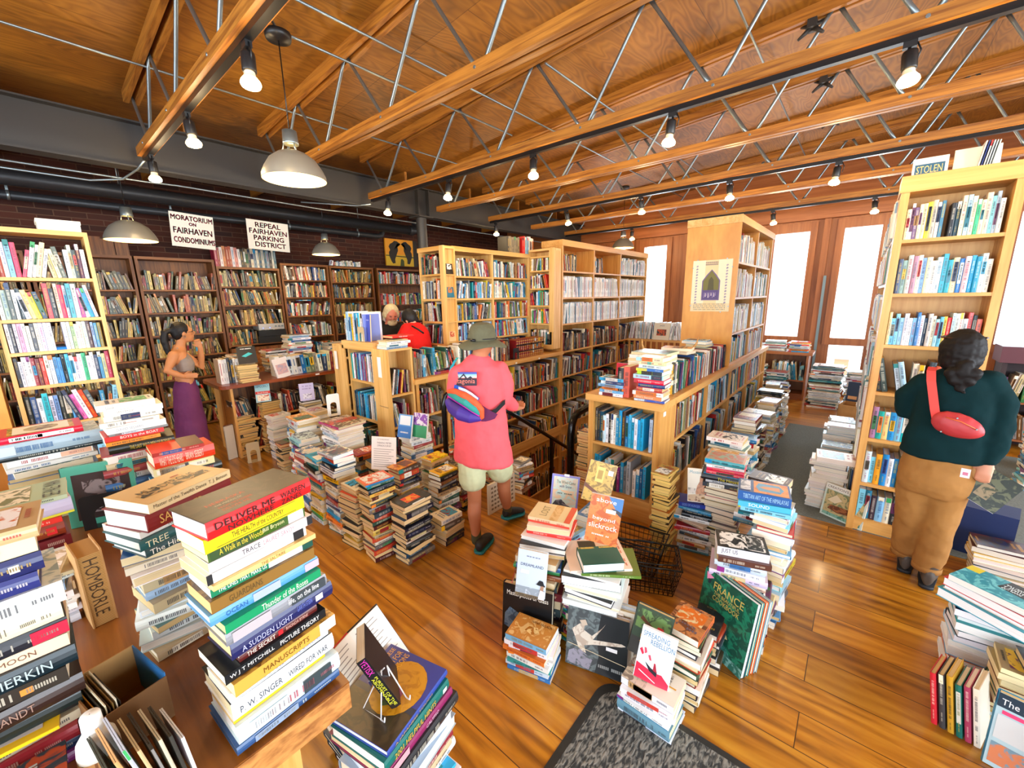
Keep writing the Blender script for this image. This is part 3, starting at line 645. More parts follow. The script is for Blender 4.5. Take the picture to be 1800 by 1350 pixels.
def fill(CM, x0, x1, z, avail, phrase, pal='mixed', hr=(.17, .24), tr=(.012, .034), setb=.02, fullness=1.0, leanp=.12, depth=.24, hard=.5, cols=None, group=None, flats=0.0, wr=(.13, .17), pages=None, start=0):
    """a row of standing books on a shelf at height z between x0 and x1 of a case"""
    row = newrow('shelf', phrase, group or ('books on ' + phrase)); x = x0+.004; i = start; lean = 0.0; run = 0
    xe = x0+(x1-x0)*fullness-.003
    while True:
        if cols:
            if i-start >= len(cols): break
            c = jit(hx(cols[i-start]), .015)
        else: c = jit(hx(R.choice(PAL[pal])))
        t = R.uniform(*tr)
        if cols: t = (xe-x0)/len(cols)*R.uniform(.8, 1.15)
        h = min(R.uniform(*hr), avail-.012); w = R.uniform(*wr)*(h/.21)
        w = min(w, depth-.02)
        if run <= 0 and R.random() < leanp: run = R.randint(3, 8); lean = R.choice((-1, 1))*R.uniform(.08, .26)
        if run <= 0: lean = 0.0
        run -= 1
        wid = t/cos(lean)+.0006
        if x+wid > xe: break
        sb = setb+R.uniform(-.004, .010)
        xx = x if lean >= 0 else x
        M = CM @ Matrix.Translation((xx+(0 if lean <= 0 else t*sin(lean)*0), sb, z+.0005)) @ Matrix.Rotation(lean, 4, 'Y')
        # local axes: spine to fore-edge = +y, height = +z, thickness = +x
        if lean > 0: M = CM @ Matrix.Translation((x, sb, z+.0005+t*sin(lean))) @ Matrix.Rotation(lean, 4, 'Y')
        elif lean < 0: M = CM @ Matrix.Translation((x+h*sin(-lean)*0, sb, z+.0005)) @ Matrix.Rotation(lean, 4, 'Y')
        B = Matrix(((0, 0, 1, 0), (1, 0, 0, 0), (0, 1, 0, 0), (0, 0, 0, 1)))
        extra = {}
        if pages: extra['pages'] = jit(hx(pages), .03)
        book(M @ B, w, h, t, c, hard=R.random() < hard, row=row, **extra)
        x += wid
        if run == 0 and lean: x += h*sin(abs(lean))*.75 if lean > 0 else .004
        elif R.random() < .02: x += R.uniform(.01, .05)
        i += 1
    if flats and row['items']:
        h = max(d['H'] for d in row['items'][:6])
        if avail-h > .04:
            xx = x0+(x1-x0)*R.uniform(.3, .6)
            M = CM @ Matrix.Translation((xx, .04, z+h+.004)) @ rotz(pi/2) @ Matrix.Translation((0, -.1, 0))
            book(M, .14, .2, R.uniform(.012, .025), jit(hx(R.choice(PAL[pal]))), hard=True, row=row)
    return row
def standing(CM_or_M, w, h, t, col, **kw):
    """face-out book, front board towards local -y of the given frame; frame origin = bottom left front"""
    # local x = right, y = up, z = towards viewer
    B = plane((0, 0, 0), (1, 0, 0), (0, 0, 1))          # z = x cross y = -y
    return book(CM_or_M @ B @ Matrix.Translation((0, 0, -t)), w, h, t, col, **kw)
def faceout(px_l, px_r, base, h, t, col, tilt=12, yaw=None, lift=0, **kw):
    """book propped up: base = world point of its lower left corner, px unused"""
def prop(p, yaw, tilt, w, h, t, col, roll=0, **kw):
    """book standing on its tail at p (bottom centre of the front board), front looking along yaw (world angle), leaning back by tilt degrees"""
    M = Matrix.Translation(p) @ rotz(yaw+pi/2) @ Matrix.Rotation(radians(-tilt), 4, 'X') @ Matrix.Rotation(radians(roll), 4, 'Y') @ Matrix.Translation((-w/2, 0, 0))
    # frame: -y looks along yaw
    return standing(M, w, h, t, col, **kw)
def single(phrase_label, name='book', cat='book', **kw):
    return dict(label=phrase_label, **kw)

def finish_books(limit=300):
    """give the largest visible books their own objects; the rest become one object of stuff"""
    dg = bpy.context.evaluated_depsgraph_get(); vv = []; ff = []
    for o in COL.objects:
        if o.type != 'MESH' or o.name.startswith('glass') or o.name.startswith('bulb'): continue
        if o.get('kind') == 'structure' and not o.name.startswith('floor'): continue
        mw = o.matrix_world; ev = o.evaluated_get(dg); me = ev.to_mesh(); k = len(vv)
        vv.extend([mw @ v.co for v in me.vertices]); ff.extend([tuple(i+k for i in p.vertices) for p in me.polygons]); ev.to_mesh_clear()
    own = {}
    for bi, d in enumerate(BOOKS):
        k = len(vv); M = d['M']
        for z in (0, d['T']):
            for y in (0, d['H']):
                for x in (0, d['W']): vv.append(M @ Vector((x, y, z)))
        for q in ((0, 2, 3, 1), (4, 5, 7, 6), (0, 1, 5, 4), (2, 6, 7, 3), (0, 4, 6, 2), (1, 3, 7, 5)):
            own[len(ff)] = bi; ff.append(tuple(k+i for i in q))
    bvh = BVHTree.FromPolygons([tuple(v) for v in vv], ff)
    for bi, d in enumerate(BOOKS):
        M = d['M']; w, h, t = d['W'], d['H'], d['T']; score = 0.0
        faces = (((0, 0, 0), (0, h, 0), (0, 0, t)), ((w, 0, 0), (0, h, 0), (0, 0, t)), ((0, 0, t), (w, 0, 0), (0, h, 0)), ((0, 0, 0), (w, 0, 0), (0, 0, t)), ((0, h, 0), (w, 0, 0), (0, 0, t)))
        for f in faces:
            o_ = M @ Vector(f[0]); e1 = M.to_3x3() @ Vector(f[1]); e2 = M.to_3x3() @ Vector(f[2]); c = o_+e1/2+e2/2
            hit = 0; tot = 0
            for a in (.2, .5, .8):
                for b2 in (.25, .75):
                    p = o_+e1*a+e2*b2; q = proj(p); tot += 1
                    if q is None or not (-5 < q[0] < 1805 and -5 < q[1] < 1355): continue
                    dr = (p-CAM); L = dr.length; res = bvh.ray_cast(CAM, dr.normalized(), L+.05)
                    if res[0] is None: hit += 1; continue
                    if own.get(res[2]) == bi and res[3] > L-.003: hit += 1
            if hit:
                n = e1.cross(e2); v = (c-CAM); ar = abs(n.dot(v.normalized()))/v.length_squared
                score += ar*hit/tot
        d['score'] = score*(50 if d.get('label') else 1)
    vis = sorted([d for d in BOOKS if d['score'] > 0], key=lambda d: -d['score'])
    keep = set(id(d) for d in vis[:limit])
    print('BOOKS total', len(BOOKS), 'visible', len(vis), 'cut score', vis[min(limit, len(vis))-1]['score'], 'forced', sum(1 for d in BOOKS if d.get('label')))
    for r in ROWS:
        it = r['items']
        if r['kind'] == 'stack': it = it[::-1]
        for i, d in enumerate(it):
            if id(d) not in keep or d.get('label'): continue
            o_ = ordn[i] if i < len(ordn) else 'last'
            if r['kind'] == 'stack': ps = ('topmost of' if i == 0 else ('undermost of' if i == len(it)-1 else o_+' from the top of')) + ' ' + r['phrase']
            else: ps = o_ + ' from the left on ' + r['phrase']
            d['label'] = '%s %s, %s' % (cname(d['col']), 'hardback' if d['hard'] else 'paperback', ps); d['group'] = r['group']
    gs = G(); n = 0; seen = {}
    for d in BOOKS:
        if id(d) in keep:
            gc = G(); gp = G(); book_geo(gc, gp, d)
            o = gc.build('book', 'book_cover'); o.matrix_world = d['M']
            lab = d.get('label') or '%s book' % cname(d['col'])
            if lab in seen: print('DUP LABEL', lab)
            seen[lab] = 1
            if len(lab.split()) > 16: print('LONG', lab)
            tag(o, lab, 'book', d.get('group')); gp.build('pages', 'book_pages', o)
        else:
            n += 1
            far = (d['M'].translation-CAM).length > 5.5
            d['_pmi'] = 1
            book_geo(gs, gs, d, d['M'], fine=not far)
    o = gs.build('remaining_books', ['book_cover', 'book_pages'])
    tag(o, 'all the smaller and farther books on the shelves and in the stacks', 'books', kind='stuff')
    print('STUFF', n)
HP = pi/2
C_ = lambda s: [hx(x) for x in s.split()]
# ---- N: long low counter case running to the street, end facing the camera
NX0, NX1, NY0, NY1 = -1.66, -1.055, 2.93, 7.25
no, nM = case('low open bookcase end of blue and white travel books under a counter of stacked paperbacks', (NX0, NY0), 0, NX1-NX0, .30, 0, 1.01, [.19, .60], sw=.045, cap=.055, over=.02)
fill(nM, .045, .56, .60, .355, 'upper shelf of the low case end', cols='3a3632 17303c 0f4860 c8e6f2 f4f6f8 17181a f2f2ee f5f4ec 0f8fc4 0f8fc4 3a2a20 1678b4 3fb4de 17a0cc e8eef4 1f9fd8 12a0d0 b8cfe8 fafafa 2a2622 dfe4f4'.split(), hr=(.225, .30), setb=.03, leanp=0, depth=.26, hard=.6)
fill(nM, .045, .56, .19, .385, 'lower shelf of the low case end', cols='12a0d0 0c7ca8 20242a 9fd8ee c8e6f2 f2ead6 1f3f3a 8a2c7c 0f8fc4 7c8a92 b9c3c8 f6f2e6 0f8fc4 0a4c7c 0f9cc8 0e7a78 b9b3a4 1c1a18'.split(), hr=(.22, .29), setb=.03, leanp=0, depth=.26, hard=.6)
lb = nM @ Matrix.Translation((.06, .06, 0))
for i, (x, c, ti) in enumerate(((.02, '0c7ca8', -.5), (.09, 'c8c23a', -.6), (.15, '3a3a3c', -.45), (.22, '1d2024', -.3), (.34, '17181a', .0), (.40, 'e9dcc0', .05), (.44, '17181a', .0))):
    row = newrow('shelf', 'floor level of the low case end behind the baskets', 'tumbled books behind the wire baskets') if i == 0 else row
    book(lb @ Matrix.Translation((x+.04, .02+.01*i, .003+.05*abs(ti))) @ Matrix.Rotation(ti, 4, 'Y') @ Matrix(((0, 0, 1, 0), (1, 0, 0, 0), (0, 1, 0, 0), (0, 0, 0, 1))), .12, R.uniform(.13, .155), .026, hx(c), row=row, hard=True)
# long side facing +x (case starts behind the end unit)
sd = [0.93, 1.86, 2.78, 3.72]
no2, nM2 = case('long low bookcase under the tall plywood-ended case, its open side facing the grey carpet', (NX1+.0, NY0+.31), HP, NY1-NY0-.31, .27, 0, 1.01, [.24, .63], divs=sd, sw=.035, cap=.055, over=.02)
no3, nM3 = case('low bookcase back to back with the long low bookcase, facing the stairwell', (NX0, NY1), -HP, NY1-NY0-.31, .27, 0, 1.01, [.24, .63], divs=sd, sw=.035, cap=.055, over=.02)
for k, z in enumerate((.63, .24)):
    for i, (a, b2) in enumerate(zip([0]+sd, sd+[4.01])):
        if b2-a < .3: continue
        fill(nM2, a+.035, b2-.03, z, .36, '%s shelf, %s bay, long low case' % (('upper', 'lower')[k], ordn[i]), 'cool' if i else 'mixed', hr=(.23, .31), depth=.25, leanp=.1)
fill(nM2, .035, .9, .0, .2, 'floor level of the long low case by the carpet', 'cool', hr=(.15, .19), depth=.25)
g = G(); g.box(0, 0, 0, .001, .05, .035, hx('f4f2ea')); o = g.build('shelf_label', 'white_paper'); o.location = (NX1+.0005, 2.99, .895); tag(o, 'small white label on the side of the low case end by the yellow paged pile', 'label')
# ---- T: tall case with the plywood end
TX0, TX1, TY0, TY1 = -1.60, -1.07, 4.96, 6.92
to_, tM = case('tall bookcase with honey plywood end standing on the long low case', (TX1, TY0, 0), HP, TY1-TY0, .26, 1.011, 2.60, [1.03, 1.37, 1.76, 2.135], divs=(.98,), sw=.03, cap=.075, over=.012)
g = G(); g.box(-.012, -.01, 1.012, 0, .263, 2.53); o = g.build('end_panel', 'ply_honey', to_)
g = G(); g.box(-.022, -.015, 2.52, -.0005, .263, 2.60); g.build('cornice', 'pine_x', to_)
to2, tM2 = case('tall bookcase backing the plywood-ended case, facing the stairwell', (TX0, TY1, 0), -HP, TY1-TY0, .26, 1.011, 2.60, [1.03, 1.37, 1.76, 2.135], divs=(.98,), sw=.03, cap=.075)
L2_ = TY1-TY0
g = G(); g.box(L2_, -.001, 1.012, L2_+.012, .2665, 2.53); g.build('end_panel', 'ply_honey', to2)
g = G(); g.box(L2_+.0005, -.005, 2.52, L2_+.022, .2665, 2.60); g.build('cornice', 'pine_x', to2)
for k, z in enumerate((2.135, 1.76, 1.37, 1.03)):
    for i, (a, b2) in enumerate(((.03, .965), (.995, 1.93))):
        fill(tM, a, b2, z, (.38, .36, .36, .32)[k], '%s shelf, %s bay, tall plywood-ended case' % (('top', 'second', 'third', 'lowest')[k], ('near', 'far')[i]), 'white' if k < 3 else 'cool', hr=(.22, .31), depth=.24, leanp=.05, fullness=.97)
# poster on the plywood end
g = G(); PM = plane((-1.515, TY0-.0135, 1.61), (1, 0, 0), (0, 0, 1)); w_, h_ = .402, .553
L_ = PM.inverted()
def rc(g, x0, y0, x1, y1, c, z=.0006): g.face([PM @ Vector((x*w_, y*h_, z)) for x, y in ((x0, y0), (x1, y0), (x1, y1), (x0, y1))], hx(c))
rc(g, 0, 0, 1, 1, 'efe6c6'); rc(g, .33, 0, .66, 1, 'e8d2a0', .0009); rc(g, .0, .0, .33, .16, 'e3d6ae', .0009); rc(g, .66, 0, 1, .16, 'e3d6ae', .0009)
def pl(g, pts, c, z): g.face([PM @ Vector((x*w_, y*h_, z)) for x, y in pts], hx(c))
pl(g, [(.27, .22), (.73, .22), (.73, .60), (.62, .72), (.5, .82), (.38, .72), (.27, .60)], '6a5a8c', .0012)
pl(g, [(.30, .42), (.70, .42), (.70, .60), (.5, .80), (.30, .60)], '6e6a22', .0016)
pl(g, [(.42, .42), (.58, .42), (.56, .62), (.5, .68), (.44, .62)], '4c4716', .0019)
pl(g, [(.30, .24), (.70, .24), (.70, .42), (.30, .42)], '52407a', .0016)
for i in range(9): a = .33+.037*i; pl(g, [(a, .27+.02*(i % 3)), (a+.02, .27+.02*(i % 3)), (a+.016, .37-.02*(i % 2)), (a+.004, .38)], 'e9dfe6' if i % 2 else '8c78ae', .002)
for s in (.1, .86):
    for i in range(14): y = .15+.055*i; pl(g, [(s, y), (s+.05, y+.02), (s+.03, y+.045), (s-.01, y+.03)], 'a9a0b0' if i % 2 else '8f8aa6', .0012)
for i in range(16): a = .33+.02*i; pl(g, [(a, .90), (a+.013, .90), (a+.013, .93), (a, .93)], '6c5a6a', .0015); pl(g, [(a, .94), (a+.013, .94), (a+.013, .965), (a, .965)], '6c5a6a', .0015)
for i in range(22):
    for j in range(4): a = .08+.038*i; pl(g, [(a, .03+.035*j), (a+.025, .03+.035*j), (a+.02, .05+.035*j), (a+.003, .052+.035*j)], '8a7a62' if (i+j) % 3 else 'c9a86c', .0015)
o = g.build('poster', 'print'); tag(o, 'pale art poster with a dark pointed arch pinned to the plywood end', 'poster')
gg = G()
for x, y in ((.12, 1.01), (.86, 1.01), (1.0, .85), (.0, .86), (.0, .12), (.98, .1), (.8, -.01)): gg.tube([PM @ Vector((x*w_, y*h_, 0)), PM @ Vector((x*w_, y*h_, .008))], .006, 8)
gg.build('push_pin', 'galv', o)

# ---- R: tall case on the right
RX0, RX1, RY = .10, .635, 3.86
ro, rM = case('tall bookcase the person in the green sweater is browsing, blue and white spines', (RX0, RY), 0, RX1-RX0, .27, 0, 2.525, [.10, .39, .74, 1.09, 1.43, 1.78, 2.13], sw=.042, cap=.10, over=.008)
rows = [('top', 2.13, .30, 'f0e6c0 e8dcd8 7a5a90 f2e8cc e8d8b0 e8c832 c8c0b0 f6f2ec 3c7a9a 1a2026 123c4c f2e6cc a8d4e6 efe6c0 3fc08a f0dcc0 e8d0b8 7fc4d0 a8bcd0 f4f4ec 3c5088 7a90b0'.split(), (.19, .245)),
        ('second', 1.78, .33, '3a4a68 8fb0a8 b9c6c0 a8788c f2ead8 6f9cd6 efe2b8 f4ecdf c8e2ee 12a0bc 12a0bc e8dcb0 2474c4 c8b8c4 1494c4 0c94c0 d8f0f0 f2efe0 f4f4ee'.split(), (.20, .25)),
        ('third', 1.43, .33, 'e8d8a0 5ab4dc 7cc8e6 9ad0ea e4e4f0 f2f2f4 70b0dc 1c6cae d8e4f0 1c3c5c c8c4c0 f2e6c8 a8dcf0 58b8dc f0c830 d8262c c8e8f0 e0e8e0 f2f0e8 cfd8dc e86c70 16303c e88074'.split(), (.18, .225)),
        ('fourth', 1.09, .32, '1c2422 2a3a36 c8dceb a4cce4 f0e6d0 d8c8a0 30404c d86030 8fb8c8 f2f2ec 3a7aa8 e8dcc0 1a5a7a c8c8c4 f2efe6 28324a'.split(), (.20, .25)),
        ('fifth', .74, .32, 'a8789c 12a098 f0c880 1c90d0 7cc8e6 14c0c8 eef2f8 dfe8ef 3a7aa8 f0e8d4 1a5a7a 9ac4dc e8dcc0 28324a'.split(), (.20, .25)),
        ('sixth', .39, .32, 'c8dce6 7cd0e6 f0a828 1484cc f2f4fa 0c6ca0 5a5c34 12909c d83070 1c90e0 e8e8f0 b0c4d4 f0e8d4 3a4a5c'.split(), (.20, .25)),
        ('bottom', .10, .26, '7ac8e0 12708c 3a2c3a 8ac4ec f0ead0 1c2020 e8622c 2a5c74 d8e0e6 8a8c90 f4efe0'.split(), (.19, .235))]
for nm, z, av, cols, hr in rows:
    fill(rM, .042, .493, z, av, '%s shelf of the tall right case' % nm, hr=hr, cols=cols, leanp=.0 if nm != 'fourth' else .2, setb=.03, depth=.25, hard=.75)
# magazines and frames on top of R
row = newrow('stack', 'top of the tall case by the person in green', 'things filed on top of the tall right case')
M = rM @ Matrix.Translation((.33, .10, 2.526))
for i, c in enumerate(('dfe6e4', '2c3c7a', 'e8e8de', 'cfd6d8', 'b9c4c8', 'd9dccf')): book(M @ Matrix.Translation((.0+i*.012, i*.006, 0)) @ Matrix.Rotation(.12, 4, 'Y') @ Matrix(((0, 0, 1, 0), (1, 0, 0, 0), (0, 1, 0, 0), (0, 0, 0, 1))), .16, .16, .007, hx(c), hard=False, row=row)
prop((RX0+.33, RY+.14, 2.527), -HP, 14, .20, .15, .01, hx('e3e2d4'), plain=True, row=row)
g = G(); SM = Matrix.Translation((RX0+.035, RY+.06, 2.5265)) @ Matrix.Rotation(radians(-14), 4, 'X'); g.box(0, 0, 0, .165, .004, .115, hx('e9e6d6'), 0, SM); P2 = SM @ plane((0, -.0006, 0), (1, 0, 0), (0, 0, 1))
g.face([P2 @ Vector(p) for p in ((.012, .0, 0), (.15, .0, 0), (.15, .075, 0), (.012, .075, 0))], hx('2a5c7c'))
text(g, 'STOLEN', P2 @ Matrix.Translation((0, 0, .0006)), .02, .015, .12, .048, hx('d9c27a')); o = g.build('sign', 'print'); tag(o, 'small blue and cream sign reading STOLEN on top of the tall right case', 'sign')
# run of shelving behind R, its open side seen edge-on from the aisle
r2, r2M = case('deep run of shelves behind the tall right case, seen edge-on', (RX0, 6.35), -HP, 6.35-RY-.28, .25, 0, 2.50, [.10, .45, .80, 1.15, 1.5, 1.85, 2.17], divs=(1.1,), sw=.03, cap=.08)
for k, z in enumerate((2.17, 1.85, 1.5, 1.15, .80, .45, .10)):
    for i, (a, b2) in enumerate(((.03, 1.08), (1.12, 2.18))):
        fill(r2M, a, b2, z, .30, '%s shelf, %s bay, edge-on right run' % (('top', 'second', 'third', 'fourth', 'fifth', 'sixth', 'bottom')[k], ('far', 'near')[i]), 'white', hr=(.19, .27), setb=-.012, leanp=.1)

# ---- M: upper cases on the stairwell counter, L: the long wall of shelving down into the stairwell
LX = -3.39
m1, m1M = case('tall upper bookcase of white record-like spines at the end of the stairwell counter', (LX, 5.13), HP, 3.05, .36, -2.4, 2.60, [-1.9, -1.45, -1.02, -.62, -.20, .21, .595, .985, 1.40, 1.787, 2.17], divs=(.94, 1.89,), sw=.032, cap=.085, over=.012)
for k, (z, av) in enumerate(((2.17, .34), (1.787, .36), (1.40, .37), (.985, .39), (.595, .37), (.21, .37), (-.20, .38), (-.62, .4), (-1.02, .38))):
    for i, (a, b2) in enumerate(((.03, .925), (.955, 1.875), (1.905, 3.02))):
        fl_ = 1.0; p = 'lp' if k in (1, 2) or (k == 0 and i == 2) else ('dark' if k in (3,) and i < 2 else 'mixed')
        hr = (.285, .315) if k in (1, 2) else (.20, .30)
        if k == 0 and i < 2: fl_ = .45 if i == 0 else .35; p = 'old'; hr = (.20, .25)
        fill(m1M, a, b2, z, av, '%s shelf, %s bay, white record case' % (('top', 'second', 'third', 'fourth', 'fifth', 'sixth', 'seventh', 'eighth', 'ninth')[k], ordn[i]), p, hr=hr, tr=(.008, .022) if k in (1, 2) else (.012, .032), leanp=.02 if k < 3 else .12, fullness=fl_, depth=.33)
# ladder-like narrow shelf at its side (faces the camera)
ld, ldM = case('narrow shelf unit of red and black novels fixed to the side of the record case', (LX-.445, 4.90), 0, .445, .20, 1.05, 2.47, [1.11, 1.42, 1.68, 1.925, 2.175, 2.37], sw=.02, mt='pine', mh='pine_x', cap=.03)
g = G(); g.box(.385, -.012, 1.30, .47, .004, 2.47); g.build('front_post', 'pine', ld)
for k, (z, av) in enumerate(((2.175, .18), (1.925, .235), (1.68, .23), (1.42, .24), (1.11, .29))):
    fill(ldM, .025, .38, z, av, '%s shelf of the narrow novel unit' % ordn[k], 'bright' if k in (1, 2, 3) else 'mixed', hr=(.17, .215), leanp=.15, depth=.19)
# left upper case with a narrow display rack
m2, m2M = case('upper bookcase of mixed paperbacks on the stairwell counter, left of the record case', (-3.80, 3.40), HP, 1.49, .36, 1.0, 2.41, [1.02, 1.28, 1.53, 1.80, 2.07], divs=(.70,), sw=.03, cap=.055, over=.012, mt='pine', mh='pine_x')
for k, (z, av) in enumerate(((2.07, .28), (1.80, .25), (1.53, .25), (1.28, .23), (1.02, .24))):
    for i, (a, b2) in enumerate(((.03, .68), (.72, 1.46))):
        fill(m2M, a, b2, z, av, '%s shelf, %s bay, upper paperback case' % (('top', 'second', 'third', 'fourth', 'lowest')[k], ordn[i]), 'cool' if k % 2 else 'mixed', hr=(.17, .225), leanp=.12, depth=.3)
for k, (z, c, ar) in enumerate(((2.085, '1c1a18', 'f2f0e8'), (1.815, '1a6f8c', 'd87a2c'), (1.29, 'e8c48c', 'c8503a'), (1.035, 'cdb98c', '8a7a5c'))):
    standing(m2M @ Matrix.Translation((-.125, -.02, z)) @ Matrix.Rotation(radians(-8), 4, 'X'), .115, .18, .012, hx(c), hard=False, front=hx(c), cover=[('r', .2, .3, .8, .65, hx(ar), hx(c)), ('w', .15, .8, .85, .88, hx(ar))],
             label='%s cover facing out in the display column of the upper paperback case' % ['black and white', 'teal and orange', 'cream and red', 'tan photo'][k], group=None)
dk_, dkM = case('slim display column of face-out books beside the upper paperback case', (-3.755, 3.235), HP, .165, .05, 1.0, 2.40, [1.03, 1.285, 1.53, 1.81, 2.08], sw=.014, cap=.03, st=.012, mt='pine', mh='pine_x')
g = G(); g.box(-.03, -.012, 1.0, .0, .05, 2.40); g.build('front_post', 'pine', dk_)
e2, e2M = case('end shelf of black and blue binders facing the camera beside the steel column', (-4.22, 3.225), 0, .405, .165, 1.0, 2.40, [1.03, 1.26, 1.53, 1.80, 2.09], sw=.02, cap=.05, over=.01, mt='pine', mh='pine_x')
for k, (z, av) in enumerate(((2.09, .26), (1.80, .27), (1.53, .25), (1.26, .24))):
    fill(e2M, .02, .38, z, av, '%s shelf of the column end unit' % ordn[k], 'dark' if k == 0 else 'mixed', hr=(.19, .24), leanp=.1, depth=.15)
# long counter case over the stairwell
l1, l1M = case('long stairwell bookcase of dark novels under a pine counter', (LX, 2.46), HP, 5.12-2.46, .34, -2.4, 1.0, [-1.5, -1.08, -.67, -.25, .215, .60], divs=(.42, 1.26,), sw=.035, cap=.05, over=.03)
g = G(); g.box(.03, -.025, -.30, 2.63, .0, -.16); g.build('ledge_beam', 'birch_x', l1)
for k, (z, av) in enumerate(((.60, .34), (.215, .37), (-.25, .44), (-.67, .38), (-1.08, .38))):
    for i, (a, b2) in enumerate(((.035, .40), (.44, 1.24), (1.28, 2.62))):
        fill(l1M, a, b2, z, av, '%s shelf, %s bay, long stairwell case' % (ordn[k], ordn[i]), 'mixed' if k < 2 else 'dark', hr=(.21, .31), depth=.3, leanp=.15)
CT = l1M @ Matrix.Translation((0, 0, 1.0005))
fill(CT, .02, 1.55, 0, .5, 'counter behind the sun hat', 'mixed', hr=(.22, .29), setb=.05, leanp=.1)
# red and gold encyclopedia set
row = newrow('shelf', 'counter above the stairwell, the leather set', 'red and gold leather encyclopedia volumes on the counter')
for i in range(14):
    x = 1.66+i*.044; M = CT @ Matrix.Translation((x, .05, 0)) @ Matrix(((0, 0, 1, 0), (1, 0, 0, 0), (0, 1, 0, 0), (0, 0, 0, 1)))
    c = hx('7a1a1e') if i < 7 else hx('8a4a1c'); gd = hx('e2b84a'); bk = hx('1c1410')
    book(M, .19, .245, .042, c, row=row, pages=hx('c9973c'), title=[], bands=[(.05, .08, .1, .9, gd), (.2, .225, .1, .9, gd), (.24, .34, .1, .9, bk), (.355, .37, .1, .9, gd), (.5, .51, .1, .9, gd), (.6, .68, .1, .9, bk), (.69, .71, .1, .9, gd), (.84, .87, .1, .9, gd), (.93, .95, .1, .9, gd)], cover=[('r', .1, .08, .9, .92, gd, c)] if i == 13 else None)
for k in (0, 1):
    g = G(); g.box(0, 0, 0, .035, .001, .02, hx('f4f2ea')); o = g.build('shelf_label', 'white_paper'); o.matrix_world = l1M @ Matrix.Translation((1.55+k*.5, -.032, .955)); tag(o, 'small white shelf label on the counter edge, %s of the leather set' % ('left' if not k else 'under the middle'), 'label')
# ---- E: end unit nearest the camera, blue-white display case and its posts
ee, eM = case('narrow pine bookcase at the near end of the stairwell shelving', (LX, 2.15), HP, .29, .25, 0, 1.335, [.08, .24, .56, .885, 1.315][:4], sw=.022, cap=.022, mt='pine', mh='pine_x')
for k, (z, av) in enumerate(((.885, .40), (.56, .31), (.24, .30), (.08, .14))):
    fill(eM, .022, .268, z, av if k else .38, '%s shelf, narrow pine end case' % (('top', 'second', 'third', 'bottom')[k]), 'mixed', hr=(.20, .27) if k < 3 else (.10, .12), depth=.24, leanp=.1, tr=(.01, .024))
g = G(); g.box(-.012, -.03, 0, 0, .25, 1.335); g.build('end_post', 'pine', ee)
bb, bM = case('bookcase of blue and white workbooks between two pine posts, facing the camera', (-4.20, 2.19), 0, .54, .24, 0, 1.385, [.10, .55, .965], sw=.02, cap=.085, over=.04, mt='pine', mh='pine_x')
for k, (z, av, p) in enumerate(((.965, .33, 'lp'), (.55, .38, 'blue'), (.10, .42, 'dark'))):
    fill(bM, .02, .52, z, av, '%s shelf of the blue and white workbook case' % (('upper', 'middle', 'lower')[k]), p if k != 0 else 'cool', hr=(.25, .29) if k < 2 else (.30, .36), depth=.22, leanp=0, tr=(.006, .02) if k < 2 else (.03, .05), cols=['2e5a5a']*9 if k == 2 else None)
pp, pM_ = case('slim pine end case standing left of the blue and white workbooks', (-4.21, 2.15), HP, .26, .25, 0, 1.335, [.3, .6, .9, 1.2], sw=.02, cap=.02, mt='pine', mh='pine_x')
for x, nm in ((-3.60, 'right'), (-4.46, 'left')):
    g = G(); g.box(0, 0, 0, .06, .0015, .20, hx('fbfaf4')); o = g.build('paper_notice', 'white_paper'); o.location = (x+.06, 2.134, 1.06); tag(o, 'blank white paper taped to the pine post, %s of the workbook case' % nm, 'paper')
row = newrow('shelf', 'top of the workbook case', 'tall workbooks beside the metal bookend')
fill(bM @ Matrix.Translation((0, 0, 1.386)), .0, .40, 0, .4, 'top of the workbook case', hr=(.27, .30), cols='d8e8f6 9ec8e8 e8eef8 4a90d0 f0c828 e0e4ec 6fb2dc 2f9fd0 d8f0f0 4ab8d8 f6f2c8 e8e4f4 7a8ed0 3848a0'.split(), leanp=0, depth=.3, setb=.0, hard=.2)
prop((-3.86, 2.21, 1.387), -HP, 3, .21, .27, .014, hx('3a46a0'), hard=False, front=hx('4452b0'), cover=[('t', 'WRITING', .1, .86, .5, .91, hx('e8e8f4')), ('t', 'New York Series', .1, .78, .9, .84, hx('e8e8f4'))], label='purple-blue workbook cover behind the metal bookend')
stack(-3.40, 2.16, 1.336, 1.42, 'X', 'pile on top of the narrow pine end case', w=.17, h=.26, pal='white', t=(.018, .03))
flat(-3.55, 2.4, 1.43, pi, .17, .25, .022, hx('e02c28'), title=[('RED BOOK', .3, .7, .3, .7, hx('ffffff'))], label='bright red book on the pile above the narrow pine end case')
